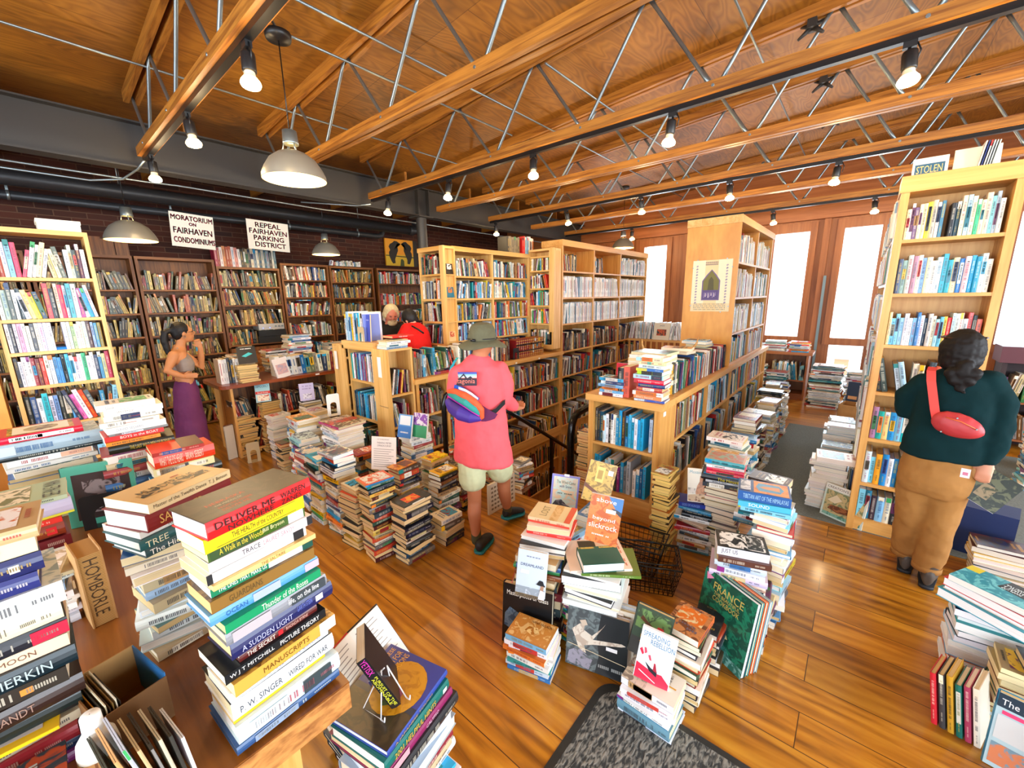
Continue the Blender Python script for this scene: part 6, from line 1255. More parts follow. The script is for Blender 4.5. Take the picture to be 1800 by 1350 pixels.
prop((-1.095, 1.385, .335), radians(-68), 12, .150, .235, .022, hx('dfe9f2'), front=hx('cfdfee'), pages=hx('f4efe2'), roll=2, cover=[('r', 0, 0, 1, .22, hx('9aa8b4'), hx('c8d4e0')), ('w', .2, .86, .8, .885, hx('8a94b0')), ('t', 'DREAMLAND', .12, .66, .9, .72, hx('2c4470')), ('r', .14, .50, .42, .58, hx('f8f4ea')), ('r', 0, 0, 1, .07, hx('7a6a50')), ('p', [(.72, .34), (.80, .42), (.92, .41), (.97, .33), (.85, .30)], hx('1c2028')), ('p', [(.68, .33), (.76, .31), (1.0, .30), (1.0, .33), (.85, .36)], hx('22262c')), ('p', [(.83, .2), (.95, .2), (.96, .31), (.86, .31)], hx('b08a70')), ('p', [(.78, .02), (1, .02), (1, .2), (.85, .22)], hx('dfe2e6')), ('t', 'PHIL CARTAR', .12, .012, .82, .055, hx('3a3a40'))], label='pale blue DREAMLAND book with a cowboy in a black hat')
prop((-1.33, 1.52, .002), radians(-150), 5, .26, .34, .03, hx('f0e8ec'), front=hx('d8486c'), label='tall white and pink album standing at the left of the DREAMLAND pile')
stack(-1.12, 1.80, .001, .42, 'X', 'cream pile behind the DREAMLAND pile', w=.18, h=.24, pal='white', ja=18, t=(.02, .035), pages='e8cc96')
stack(-1.33, 2.10, .001, .33, 'Y', 'small pile under the violet bordered book', w=.16, h=.22, pal='cool', t=(.018, .03))
prop((-1.41, 2.16, .332), radians(-62), 14, .19, .27, .014, hx('8a88d8'), hard=False, front=hx('8c8ce0'), pages=hx('f6f6f2'), roll=4, cover=[('r', .07, .05, .94, .95, hx('d8ece0'), hx('e8dcc4')), ('r', .07, .38, .94, .62, hx('f0d0a8'), hx('c8e4dc')), ('p', [(.07, .05), (.94, .05), (.94, .16), (.6, .26), (.4, .38), (.2, .34), (.07, .2)], hx('3a3c44'), hx('8a8a90')), ('t', 'The Wind Came', .18, .78, .86, .86, hx('3a6a50')), ('t', 'with Snow', .30, .68, .74, .75, hx('2a5a7c')), ('w', .25, .52, .8, .545, hx('5a6a60')), ('r', .44, .97, .62, 1.03, hx('f4f4f4'))], label='violet-bordered paperback with a snowy mountain, propped near the handrail')
spec = [dict(t=.045, h=.20, w=.14, col='12544c', hard=True, rot=30, pages=hx('f4f2ea'), mode='y', front=hx('14584e'), cover=[('r', .03, .03, .12, .97, hx('c8a84c'), hx('14584e'))], label='dark green gilt-edged book directly beneath BEYOND SLICKROCK'),
 dict(t=.014, h=.30, w=.25, col='f2d8c4', front=hx('f0d6c2'), rot=28, hard=False, cover=[('w', .1, .05, .9, .08, hx('d88a70')), ('r', .65, .45, .95, .75, hx('2a2624'))], label='large peach booklet beneath the dark green book'),
 dict(t=.016, h=.28, w=.22, col='5a7a2c', hard=False, front=hx('6a7a34'), rot=20, dx=.05, dy=.03), dict(t=.012, h=.27, col='f4f4f4', mode='y'), dict(t=.04, h=.28, w=.24, col='1c2a34', mode='y', pages=hx('fafafa'), rot=10, label='thick white-paged book in the BEYOND SLICKROCK pile'), dict(t=.02, h=.28, w=.24, col='dfe8e0', mode='y', pages=hx('fafafa')), dict(t=.03, h=.26, col='e8ece8', mode='y', bands=[(.7, .9, .1, .9, hx('8ab83a'))]), dict(t=.028, h=.24, col='16202a', mode='y', pages=hx('fafafa')), dict(t=.02, h=.26, w=.24, col='eef0ee', mode='y'), dict(t=.03, h=.27, w=.24, col='d8e0e0', mode='y', pages=hx('fafafa'))]
stack(-.74, 1.54, .30, 0, 'Y', 'BEYOND SLICKROCK pile', spec=spec, w=.2, h=.26, rot=14, group='BEYOND SLICKROCK pile')
stack(-.73, 1.56, .001, .298, 'y', 'base of the BEYOND SLICKROCK pile', w=.22, h=.28, pal='white', t=(.02, .04), rot=14)
prop((-.845, 1.63, .615), radians(-66), 12, .155, .235, .020, hx('e8e0d8'), hard=False, front=hx('d8742c'), pages=hx('f4f4f4'), roll=7, cover=[('r', 0, 0, 1, 1, hx('d87a34'), hx('b8551c')), ('p', [(.55, 1), (1, 1), (1, .7), (.85, .72), (.7, .85)], hx('3a74b0')), ('p', [(.65, .78), (1, .62), (1, .72), (.85, .76)], hx('2c3038')), ('t', 'above', .18, .86, .80, .95, hx('f4ece4')), ('r', .52, .66, .82, .74, hx('f6f2ec')), ('t', 'beyond', .15, .46, .84, .56, hx('f4ece4')), ('t', 'slickrock', .06, .31, .94, .42, hx('f4ece4')), ('w', .2, .16, .75, .19, hx('e8d8c8'))], label='orange paperback ABOVE AND BEYOND SLICKROCK propped on its pile')
prop((-1.17, 2.17, .50), radians(-50), 16, .18, .26, .016, hx('c8c0d8'), hard=False, front=hx('c8a040'), roll=16, pages=hx('e8ecf4'), cover=[('r', 0, 0, 1, 1, hx('caa244'), hx('8a6a20')), ('r', .3, .5, .6, .88, hx('e0c060')), ('r', .36, .58, .54, .8, hx('a8842c')), ('p', [(0, .42), (1, .1), (1, .02), (0, .33)], hx('6a3414')), ('r', .72, .72, .9, .84, hx('f2f2f2'))], label='sepia photo paperback tilted behind BEYOND SLICKROCK')
stack(-1.05, 1.98, .001, .50, 'x', 'pile behind BEYOND SLICKROCK', w=.17, h=.23, pal='white', t=(.02, .04), pages='ece6da')
# ballet book and neighbours
prop((-.785, 1.50, .003), radians(-74.5), 9, .295, .30, .030, hx('c8c0c0'), front=hx('5a6468'), hard=True, pages=hx('e8dcd0'), cover=[('r', 0, 0, 1, 1, hx('454e52'), hx('6c7a7c')), ('p', [(.5, .0), (1, .0), (1, 1), (.55, 1), (.5, .6), (.55, .3)], hx('20262a')), ('p', [(.08, .62), (.2, .74), (.3, .78), (.28, .66), (.42, .60), (.6, .80), (.63, .86), (.58, .78), (.44, .54), (.9, .62), (.97, .60), (.9, .57), (.45, .46), (.3, .40), (.34, .28), (.22, .30), (.14, .5)], hx('d8cfc0'), hx('b8a898')), ('p', [(.20, .80), (.30, .84), (.34, .76), (.26, .72)], hx('c8b8a4')), ('p', [(.02, .04), (.4, .02), (.45, .2), (.2, .34), (.05, .24)], hx('9a98a8'), hx('5a6468')), ('r', .66, .44, .84, .5, hx('f0f4f8')), ('w', .55, .12, .95, .17, hx('9aa0a0')), ('p', [(.02, .37), (.98, .27), (.98, .28), (.02, .38)], hx('e8dcb8'))], label='large grey photo book of a ballet dancer standing on the floor')
for i, c in enumerate(('e8dcc8', 'b8bcc0')): prop((-.775+.006*i, 1.555+i*.028, .003), radians(-74.5), 9, .29, .31+.01*i, .022, hx(c), label=None, row=(row2 := newrow('shelf', 'covers leaning behind the ballet book', 'covers leaning behind the ballet book')) if i == 0 else row2)
stack(-.97, 1.57, .001, .25, 'Y', 'magenta and white pile left of the ballet book', w=.12, h=.12, pal='bright', t=(.012, .02))
prop((-.60, 1.66, .003), radians(-60), 6, .10, .30, .02, hx('2aa0c4'), front=hx('30a8cc'), cover=[('t', 'TBK', .3, .7, .8, .85, hx('1c3c50')), ('r', .0, .0, 1, .3, hx('2a7a9c'), hx('50b8d4'))], label='narrow turquoise book wedged right of the ballet book')
# SPREADING REBELLION pile
spec = [dict(t=.034, h=.225, w=.155, col='ece8ee', hard=False, front=hx('e8dccb'), rot=0, bands=[(.25, .6, .1, .9, hx('9a88c8'))], cover=[('r', .0, .55, 1, 1, hx('d8cbb8'), hx('8a7a70')), ('r', .50, .08, .54, .95, hx('e8a020'), hx('c83020')), ('w', .6, .2, .9, .24, hx('8a8078'))], label='cream paperback with a checkered stripe beneath SPREADING REBELLION')] + [dict(t=a, col=c, hard=False, h=.225) for a, c in ((.020, 'eef0f6'), (.024, 'e8e2ee'), (.014, 'f2f4f2'), (.012, '2a86b0'))] + [dict(t=.05, h=.23, col='6a96a8', hard=True, label='thick slate blue book at the bottom of the SPREADING REBELLION pile'), dict(t=.02, h=.235, col='dfe6f8', hard=True)]
stack(-.385, 1.40, .001, 0, 'Y', 'SPREADING REBELLION pile', spec=spec, w=.16, h=.225, group='SPREADING REBELLION pile')
prop((-.50, 1.455, .182), radians(-78), 14, .145, .225, .014, hx('e8eef0'), hard=False, front=hx('e6f0f2'), roll=6, pages=hx('f4f4f6'), cover=[('r', 0, 0, 1, 1, hx('e8f0f4')), ('t', 'SPREADING', .06, .83, .80, .93, hx('1a6a9c')), ('t', 'REBELLION', .30, .71, .97, .81, hx('1a6a9c')), ('p', [(.02, 0), (.98, 0), (.98, .12), (.75, .24), (.5, .22), (.02, .30)], hx('d82848')), ('p', [(.25, .36), (.45, .28), (.62, .26), (.62, .16), (.4, .22)], hx('24242c')), ('p', [(.5, .4), (.54, .4), (.62, .24), (.5, .26)], hx('a82438')), ('p', [(.04, .55), (.1, .6), (.18, .5), (.14, .46)], hx('d82848')), ('p', [(.16, .62), (.22, .62), (.26, .54), (.2, .5)], hx('e04a60')), ('p', [(.3, .5), (.36, .52), (.42, .42), (.36, .42)], hx('e04a60')), ('p', [(.12, .16), (.62, .04), (.62, .055), (.12, .18)], hx('f8e8ec'))], label='white and crimson paperback SPREADING REBELLION with a ship')
stack(-.352, 1.60, .001, .37, 'X', 'orange thriller pile beside SPREADING REBELLION', w=.15, h=.20, pal='dark', t=(.02, .034), ja=5, top=dict(col=hx('d8682c'), front=hx('b87a48'), art=hx('6a3c24')), mix=0)
stack(-.33, 1.85, .001, .22, 'X', 'low dark pile between the orange thriller and the cookbook', w=.14, h=.19, pal='dark', t=(.02, .034))
prop((-.565, 1.555, .186), radians(-78), 10, .16, .235, .024, hx('2c3a34'), front=hx('3a4a3c'), roll=8, cover=[('r', 0, .0, 1, .35, hx('3a3a38')), ('r', .05, .55, .95, .95, hx('6a8a50'), hx('3c4a34')), ('p', [(.6, .62), (.72, .58), (.84, .64), (.78, .72), (.64, .72)], hx('c8302c')), ('p', [(.14, .74), (.5, .62), (.54, .66), (.3, .76), (.2, .82)], hx('5a3420')), ('t', 'THE WAR I', .25, .38, .7, .45, hx('e0a030'), 180), ('t', 'Finally', .25, .27, .68, .36, hx('e0a030'), 180), ('t', 'WON', .3, .16, .6, .25, hx('e0a030'), 180)], label='dark green hardback THE WAR I FINALLY WON, lettering upside down')
# FRANCE cookbook and the long right pile
prop((-.365, 1.975, .003), radians(-119), 9, .30, .395, .026, hx('0f3a34'), front=hx('0f5040'), pages=hx('e8eef0'), roll=0, cover=[('r', 0, 0, 1, 1, hx('0f4a3a'), hx('1a7a5c')), ('r', 0, 0, 1, .12, hx('7ab0a8'), hx('2a6a5c')), ('t', 'FRANCE', .22, .80, .80, .90, hx('c8b058')), ('t', 'THE BEAUTIFUL', .25, .74, .75, .785, hx('c8b058')), ('t', 'COOKBOOK', .24, .66, .76, .725, hx('c8b058')), ('p', [(.04, .96), (.2, .93), (.07, .86)], hx('e890b8')), ('p', [(.42, .36), (.6, .40), (.66, .32), (.5, .28)], hx('d8d090'), hx('3a8a6a')), ('p', [(.25, .1), (.5, .3), (.8, .12)], hx('2c6a60'), hx('4a9a8c'))], label='large green cookbook FRANCE THE BEAUTIFUL COOKBOOK leaning on a pile')
for i, c in enumerate(('2a9aa8', 'e86830', '8ab4c4')): prop((-.345+.014*i, 2.005+i*.024, .003), radians(-119), 8, .29, .39-.004*i, .018, hx(c), label=None, row=(row3 := newrow('shelf', 'tall covers stacked behind the cookbook', 'tall covers stacked behind the cookbook')) if i == 0 else row3)
spec = [dict(t=.045, h=.23, w=.165, col='e6e2ea', hard=False, rot=8, front=hx('2a2c2a'), pages=hx('f2f0f2'), cover=[('r', .08, .06, .92, .94, hx('e8e8e4'), hx('1c1e1e')), ('r', .12, .1, .88, .4, hx('2c2e2c'), hx('c8c8c4'))], title=[T_('JUST US', .08, .4, .2, .85, '20242c')], label='thick black and white cover paperback JUST US on the cookbook pile'), dict(t=.03, h=.235, col='5a3428', rot=8), dict(t=.03, h=.23, col='c0ccd8', bands=[(.3, .7, .1, .9, hx('3a6aa0'))]), dict(t=.03, col='dfe6f4'), dict(t=.034, h=.26, w=.2, col='c8b8d4', hard=True), dict(t=.024, col='f4c8b0'), dict(t=.02, col='22262c'), dict(t=.03, h=.25, col='f0f0f4', bands=[(.5, .9, .1, .9, hx('4ab0b8'))]), dict(t=.026, col='c8203c')]
stack(-.215, 2.10, .27, 0, 'Y', 'cookbook pile', spec=spec, w=.17, h=.24, rot=10, group='cookbook pile')
stack(-.18, 2.12, .001, .268, 'X', 'base of the cookbook pile', w=.2, h=.27, pal='mixed', t=(.02, .04))
stack(-.17, 2.34, .66, 0, 'Y', 'Himalaya pile', rot=14, w=.17, h=.24, spec=[dict(t=.05, h=.24, w=.17, col='2a5a9c', hard=False, front=hx('24508c'), pages=hx('f0f4f8'), cover=[('r', .05, .04, .95, .70, hx('e08c28'), hx('c8701c')), ('p', [(.2, .2), (.5, .12), (.8, .2), (.8, .6), (.5, .66), (.2, .6)], hx('4a90b8')), ('p', [(.35, .2), (.65, .2), (.6, .5), (.5, .6), (.4, .5)], hx('c88a54')), ('r', .1, .76, .9, .96, hx('d8dde4'), hx('8a94a8'))], title=[T_('TIBETAN ART OF THE HIMALAYAS', .1, .95, .25, .75, 'a8d0e8')], label='blue book with an orange and turquoise cover topping the Himalaya pile'), dict(t=.03, h=.24, col='4ab0d0', title=[T_('SOUND', .2, .6, .2, .8, 'f4f4f4')]), dict(t=.024, col='7cc4dc')], group='Himalaya pile')
stack(-.15, 2.36, .001, .655, 'X', 'lower Himalaya pile', w=.18, h=.25, pal='cool', t=(.02, .04), ja=8)
spec = [dict(t=.04, h=.20, w=.14, col='3a3030', hard=False, rot=-12, pages=hx('d8b88c'), front=hx('4a4040'), art=hx('c8bcae')), dict(t=.03, col='efe8dc'), dict(t=.03, col='f0f0ec'), dict(t=.034, h=.25, col='161c22', title=[T_('Torn', .3, .5, .2, .85, 'f0f0ec'), T_('Country', .52, .9, .2, .85, '3ab0b8')], label='black spine TORN COUNTRY in the pile before the carpet'), dict(t=.034, h=.25, col='1c1e22', bands=[(.25, .4, .2, .8, hx('e8b820')), (.6, .75, .2, .8, hx('e8b820'))]), dict(t=.02, col='f0e840'), dict(t=.03, col='b890a8'), dict(t=.016, col='1c8ca0'), dict(t=.03, h=.27, col='e8ecee'), dict(t=.03, h=.28, w=.2, col='1a6a8a')]
stack(-.20, 2.64, .42, 0, 'Y', 'TORN COUNTRY pile', spec=spec, w=.17, h=.24, rot=6, group='TORN COUNTRY pile')
stack(-.18, 2.66, .001, .418, 'X', 'lower TORN COUNTRY pile', w=.2, h=.27, pal='cool', t=(.02, .04), ja=8)
spec = [dict(t=.034, h=.235, w=.17, col='3a9aa4', front=hx('c8a088'), hard=True, art=None, cover=[('r', .06, .06, .94, .94, hx('b87a68'), hx('8fb0a0'))]), dict(t=.018, col='f2f2f2'), dict(t=.022, col='e02c5c'), dict(t=.022, col='e4344c'), dict(t=.012, col='2a7aa8'), dict(t=.034, h=.25, col='20242a', title=[T_('The House', .4, .9, .2, .8, 'e0d048')]), dict(t=.02, col='c8c8cc'), dict(t=.03, col='38404a')]
stack(-.47, 2.82, .52, 0, 'Y', 'pile with pink stripes by the low case', spec=spec, w=.17, h=.235, rot=8, group='pile with pink stripes')
stack(-.47, 2.82, .001, .518, 'y', 'base of the pile with pink stripes', w=.17, h=.24, pal='mixed', t=(.02, .035), pages='ecdcc0')
spec = [dict(t=.03, h=.23, col='283a9c', hard=False, front=hx('2a3ca0'), rot=10, art=None, title=[T_('GOD OF HUNGER', .1, .6, .2, .8, '8ab0e0')], cover=[('w', .1, .6, .9, .7, hx('e8e8f0'))]), dict(t=.02, col='1c84b8'), dict(t=.024, col='16202a'), dict(t=.024, col='182028', title=[T_('THE TESTIMONY', .3, .9, .2, .8, 'e8e8e8')]), dict(t=.026, h=.24, col='eef0f0'), dict(t=.02, h=.25, col='c8b09a', rot=-18), dict(t=.02, col='b05a28', rot=-20), dict(t=.03, col='b02a3a', rot=4), dict(t=.03, col='e6ecea'), dict(t=.024, col='22303a'), dict(t=.03, col='f2f2ee'), dict(t=.03, col='c89850'), dict(t=.024, col='c8d8e0'), dict(t=.02, col='4a8a9a')]
stack(-.635, 2.79, .001, 0, 'Y', 'MOSAIC pile beside the low case', spec=spec, w=.165, h=.22, rot=8, group='MOSAIC pile')
prop((-.70, 2.83, .375), radians(-76), 12, .175, .235, .014, hx('f4efe2'), hard=False, front=hx('f4f0e0'), roll=-4, cover=[('t', 'Mosaic', .08, .85, .5, .94, hx('4a9ab0')), ('p', [(.28, .25), (.5, .2), (.8, .22), (.86, .45), (.78, .66), (.66, .78), (.5, .7), (.36, .5)], hx('c88a58'), hx('a86a40')), ('p', [(.44, .62), (.7, .6), (.78, .8), (.6, .88), (.46, .78)], hx('b87848')), ('p', [(.02, .02), (.98, .02), (.98, .2), (.5, .26), (.02, .2)], hx('d8b890'), hx('8a5a3c')), ('p', [(.02, .25), (.3, .25), (.3, .4), (.02, .42)], hx('e8e0d4'), hx('a8a090'))], label='cream magazine-size paperback MOSAIC with a bronze figure, beside the low case')
stack(-.855, 2.62, .001, .60, 'x', 'yellow paged pile at the low case corner', w=.12, h=.19, pal='old', t=(.016, .03), ja=6, pages='f0c86c', hard=.05)
stack(-1.72, 3.05, .001, .62, 'x', 'yellow paged pile left of the low case', w=.12, h=.19, pal='old', t=(.016, .03), ja=6, pages='ecc88a', hard=.05)
# aisle piles between the long low case and the grey carpet
AP = [(-.60, 3.14, .58, 'dark'), (-.58, 3.47, .66, 'white'), (-.56, 3.80, .58, 'cool'), (-.62, 4.15, .66, 'dark'), (-.60, 4.50, .50, 'mixed'), (-.58, 4.85, .55, 'white'), (-.60, 5.25, .60, 'cool'), (-.62, 5.65, .64, 'dark'), (-.60, 6.05, .52, 'white'), (-.75, 6.55, .55, 'mixed'), (-.70, 7.0, .50, 'mixed')]
for i, (x, y, zt, p) in enumerate(AP):
    stack(x, y, .001, zt, 'Y' if i % 3 else 'X', '%s carpet-edge pile counting from the camera' % ordn[i], w=.19, h=.27, pal=p, t=(.016, .034), ja=9, jt=.02, mix=.25)
for i, (x, y, zt, w_, h_) in enumerate(((-.12, 7.9, .68, .30, .40), (.30, 7.95, .60, .28, .38), (-.85, 8.0, .50, .24, .30), (-1.15, 8.0, .60, .24, .30))):
    stack(x, y, .001, zt, 'Y', 'magazine pile by the street door, %s' % ('left of the cardboard box', 'behind the cardboard box', 'before the redwood case', 'leftmost')[i], w=w_, h=h_, pal='magazine', t=(.010, .02), ja=9, jt=.02, hard=.1)
# piles right of the carpet beside the tall case
stack(.06, 4.07, .004, .47, 'y', 'white paged carpet pile beside the CREATION book', w=.17, h=.24, pal='white', t=(.022, .04), ja=6, pages='f4efe4', top=dict(col=hx('e8ecf0'), front=hx('f0f2f4'), W=.22, H=.30))
for i, (x, y, zt) in enumerate(((.09, 4.62, .40), (.09, 5.0, .50), (.09, 5.45, .44), (.09, 5.95, .34))):
    stack(x, y, .004, zt, 'y', '%s bright pile along the tall right case' % ordn[i], w=.16, h=.24, pal='white', t=(.016, .035), ja=9, jt=.02, pages='f6f6f4')
prop((.06, 3.93, .003), radians(-118), 9, .30, .27, .012, hx('7ac0d0'), hard=False, front=hx('cfe4e0'), cover=[('r', 0, .84, 1, 1, hx('e8ecea')), ('t', "CREATION'S JOURNEY", .04, .86, .96, .95, hx('20343c')), ('r', .05, .05, .95, .82, hx('c8b888'), hx('7a8a68')), ('p', [(.1, .5), (.3, .72), (.45, .6), (.3, .45)], hx('e8dcc0')), ('p', [(.15, .25), (.4, .2), (.8, .28), (.75, .42), (.4, .40), (.2, .38)], hx('6a3c2c'), hx('a86a40')), ('r', .05, .05, .95, .14, hx('8ac0b0'), hx('4a8a7c'))], label="large CREATION'S JOURNEY cover leaning at the foot of the tall right case")
# piles beyond the person in green
stack(.72, 3.62, .004, .24, 'y', 'white pile behind the green-sweatered person', w=.17, h=.24, pal='dark', t=(.022, .04), pages='f4efe4', side=-1)
for i, (x, y) in enumerate(((1.30, 5.6), (1.42, 6.2), (1.75, 5.7))):
    stack(x, y, .004, .85, 'x', '%s striped pile at the right frame edge' % ordn[i], w=.2, h=.26, pal='cool', t=(.014, .034), ja=10, pages='f0e8dc', side=-1)
g = G(); g.box(0, 0, 0, .34, .22, .34); o = bevel(g.build('storage_box', mat('navy_card', '10285c', .6))); o.location = (.60, 3.98, .004); o.rotation_euler = (0, 0, radians(-12)); tag(o, 'plain navy box on the carpet behind the person in green', 'box')
# ---- right foreground piles
stack(.50, 2.56, .001, .36, 'y', 'large white paged pile at the lower right', w=.19, h=.25, pal='cool', t=(.022, .04), ja=7, pages='f6f6f6', side=-1)
stack(.47, 2.52, .362, 0, 'y', 'sea cover pile', side=-1, w=.2, h=.27, rot=-34, group='right pile with the sea cover', spec=[dict(t=.03, h=.24, w=.18, col='2a8a9a', front=hx('2a92a8'), hard=False, pages=hx('f8f4ec'), art=None, cover=[('r', 0, 0, 1, 1, hx('2a8ca0'), hx('6ac0c8')), ('p', [(0, .55), (.5, .5), (.6, 1), (0, 1)], hx('1c2428')), ('r', 0, 0, .3, .2, hx('d8c83a')), ('t', 'ESSENCE', .2, .55, .5, .8, hx('d8e8ec'), -90)], label='sea-green photo cover book topping the lower right pile'), dict(t=.04, h=.27, col='c83a3c', pages=hx('fafafa')), dict(t=.02, h=.27, col='e8d8c8', pages=hx('fafafa')), dict(t=.045, h=.30, w=.22, col='2a9ab0', pages=hx('fafafa'), label='large teal-edged white paged book in the lower right pile')])
stack(.80, 2.50, .001, .50, 'y', 'deep pile at the right frame edge', w=.2, h=.25, pal='cool', t=(.022, .04), ja=7, pages='f6f6f6', side=-1)
stack(.60, 2.32, .001, .30, 'y', 'yellow white paged pile at the lower right', w=.17, h=.22, pal='mixed', t=(.022, .036), ja=7, pages='f0dca8', side=-1)
stack(.66, 2.28, .301, .36, 'Y', 'small dark covers on the lower right pile', w=.16, h=.22, pal='dark', side=-1, top=dict(col=hx('20303a'), front=hx('22343c'), cover=[('t', 'BROWNING', .1, .6, .9, .75, hx('c8c878'), -90), ('r', .1, .2, .9, .35, hx('b02a28'))], label='dark cover BROWNING book at the lower right'))
prop((.645, 2.10, .003), radians(-100), 8, .16, .30, .03, hx('2c88b0'), front=hx('a8c4cc'), cover=[('r', 0, .82, 1, 1, hx('1c3040')), ('t', 'The Essential', .06, .86, .98, .94, hx('f0f4f4')), ('r', .1, .74, .9, .79, hx('e84070')), ('r', .05, .4, .95, .72, hx('c8cccc')), ('r', .05, .06, .95, .34, hx('c87850'), hx('6a8c9c'))], label='blue-edged book THE ESSENTIAL standing at the lower right')
prop((.80, 2.02, .003), radians(-100), 8, .20, .24, .03, hx('2a8ac8'), front=hx('c8dce8'), cover=[('r', 0, .76, 1, 1, hx('e04a48')), ('t', 'THE', .3, .84, .6, .94, hx('f4ecec')), ('r', .05, .3, .95, .74, hx('dce8f0'), hx('8ab0cc')), ('p', [(.4, .1), (.7, .15), (.9, .3), (.95, .1), (.6, .05)], hx('202c20'))], label='red and white cover at the bottom right corner')
for i, (c, tl) in enumerate((('c82434', 8), ('3a3c40', 6), ('c8982c', 10), ('0f6a60', 4), ('a83a5c', 12), ('efe8d8', 6))):
    row4 = newrow('shelf', 'spines leaning between the lower right piles', 'spines leaning between the lower right piles') if i == 0 else row4
    prop((.475+i*.024, 2.27-.004*i, .003), radians(-18), 9, .16, .23+.01*(i % 3), .018, hx(c), row=row4)

# ---- things on top of the low case end N
TN = 1.0105
stack(-1.36, 2.94, TN, TN+.145, 'Y', 'left stack on the low case end', w=.15, h=.21, pal='cool', t=(.02, .026), ja=4, hard=.1, pages='c85a4a')
stack(-1.045, 2.93, TN, 0, 'Y', 'right stack on the low case end', w=.15, h=.225, ja=4, group='right stack on the low case end', spec=[dict(t=.03, col='f2dcb4', hard=False, bands=[(0, .2, .02, .98, hx('a8d8e0'))]), dict(t=.024, col='d8d8a0', hard=False, bands=[(.3, .45, .1, .9, hx('3ab8a0'))]), dict(t=.026, col='e0f2ee', hard=False), dict(t=.02, col='2a6ab8', hard=False, bands=[(0, .4, .02, .98, hx('e8d82c'))]), dict(t=.028, col='b8dc28', hard=False, bands=[(.62, 1, .02, .98, hx('2a3848'))]), dict(t=.032, col='a8d8ec', hard=False, bands=[(.6, .95, .02, .98, hx('283448'))]), dict(t=.034, col='d82040', hard=True), dict(t=.026, col='123c78', hard=True), dict(t=.034, col='b8403c', hard=True, bands=[(.25, .7, .2, .8, hx('f0ecdc'))]), dict(t=.03, h=.235, col='f0efe8', hard=False), dict(t=.028, col='e8905c', hard=False, title=[T_("Ellen's Second", .1, .7, .25, .75, 'f8e8d0')]), dict(t=.016, h=.23, col='3058b8', hard=False, bands=[(0, .35, .02, .98, hx('c8dcec'))])])
tN = Matrix.Translation((-1.66, 2.93, TN))
fill(tN, .235, .38, 0, .4, 'low case end, between the two counter stacks', cols='1c1e20 d8604c f4f0dc'.split(), hr=(.225, .25), leanp=0, setb=.03, hard=.7)
prop((-1.47, 3.12, TN+.001), -HP, 4, .10, .24, .02, hx('e8f0f4'), front=hx('d8283c'), cover=[('t', 'NO WAY', .15, .4, .85, .7, hx('f8f0f0'))], label='red and white paperback standing behind the left counter stack')
stack(-1.10, 3.15, TN, TN+.34, 'y', 'pile of large flat books behind the counter stacks', w=.24, h=.32, pal='white', t=(.02, .035), ja=8)
tS = nM2 @ Matrix.Translation((0, 0, 1.0115))
fill(tS, .02, 1.70, 0, .5, 'counter before the plywood end', 'mixed', hr=(.22, .26), setb=.04, leanp=.06, tr=(.008, .024))
stack(-1.12, 3.72, TN+.265, TN+.32, 'y', 'two books lying over the counter row', w=.2, h=.27, pal='tanpages', t=(.02, .04), ja=10)
stack(-1.15, 4.35, TN+.265, TN+.33, 'y', 'blue and pink books lying over the counter row', w=.17, h=.24, pal='blue', t=(.02, .03), ja=10)
for i, (x, y, s) in enumerate(((-1.45, 3.62, 1), (-1.22, 3.95, -1))):
    g = G(); g.tube([(0, 0, 0), (-.02, 0, .05), (-.045, 0, .10), (-.06, 0, .15), (-.065, 0, .20)] if s > 0 else [(0, 0, 0), (.03, 0, .05), (.06, .0, .10), (.09, 0, .15), (.105, 0, .21)], [.018, .017, .014, .009, .003], 12); o = g.build('animal_horn', mat('horn', 'b98a4a', .4, 0, .3, 60)); o.location = (x, y, TN+.20); tag(o, 'curved ridged antelope horn standing among the counter books, %s' % ('on the left' if s > 0 else 'on the right'), 'horn')
# top of M2: small row and headphones-like spot heads
mT = m2M @ Matrix.Translation((0, 0, 2.411))
fill(mT, 1.02, 1.36, 0, .3, 'top of the upper paperback case, dark end', cols='3a3428 7a6a50 8a7a5c 8a7c60 7c7058 6a604c 8c8064'.split(), hr=(.2, .22), leanp=0)
fill(mT, 1.36, 1.64, 0, .3, 'top of the upper paperback case, bright end', cols='e02c28 e02c28 8ab8d0 a8c8d8 7aa8c4 c8d4d8 e8e4d8 e8e0cc d8ccc0 c8a8a0 e4dccc'.split(), hr=(.22, .25), leanp=.0)
# piles on counter left of the hat
stack(-3.42, 2.75, 1.001, 1.05, 'X', 'flat books on the counter left of the sun hat', w=.2, h=.28, pal='cool')
# ------------------------------------------------ stair guard, mats, baskets, boxes
gd = empty('guard_rail', (-2.0, 3.2, 0)); tag(gd, 'thick black bent pipe guard rail round the stairwell beside the low case', 'railing')
g = G(); g.tube([(0, 0, -.3), (0, 0, .50), (0, .02, .60), (0, .06, .66), (0, .13, .69), (0, .25, .70), (0, 3.9, .70)], .036, 16); g.build('bent_pipe', 'black_gloss', gd)
gd = empty('handrail', (-2.55, 2.75, 0)); tag(gd, 'slanting black handrail going down the stairs beside the person in pink', 'railing')
g = G(); g.tube([(0, 0, .80), (0, .3, .62), (0, 2.1, -.56)], .021, 12); g.build('rail', 'black_gloss', gd)
g = G(); g.box(-.014, .90, -.6, .014, .94, .21); g.build('post', 'black_gloss', gd)
gd = empty('guard_rail', (-3.02, 2.50, 0)); tag(gd, 'black bent pipe post standing left of the person in pink', 'railing')
g = G(); g.tube([(0, 0, -.02), (0, 0, .78), (0, .03, .87), (.03, .07, .91), (.1, .09, .92)], .026, 14); g.build('bent_pipe', 'black_gloss', gd)
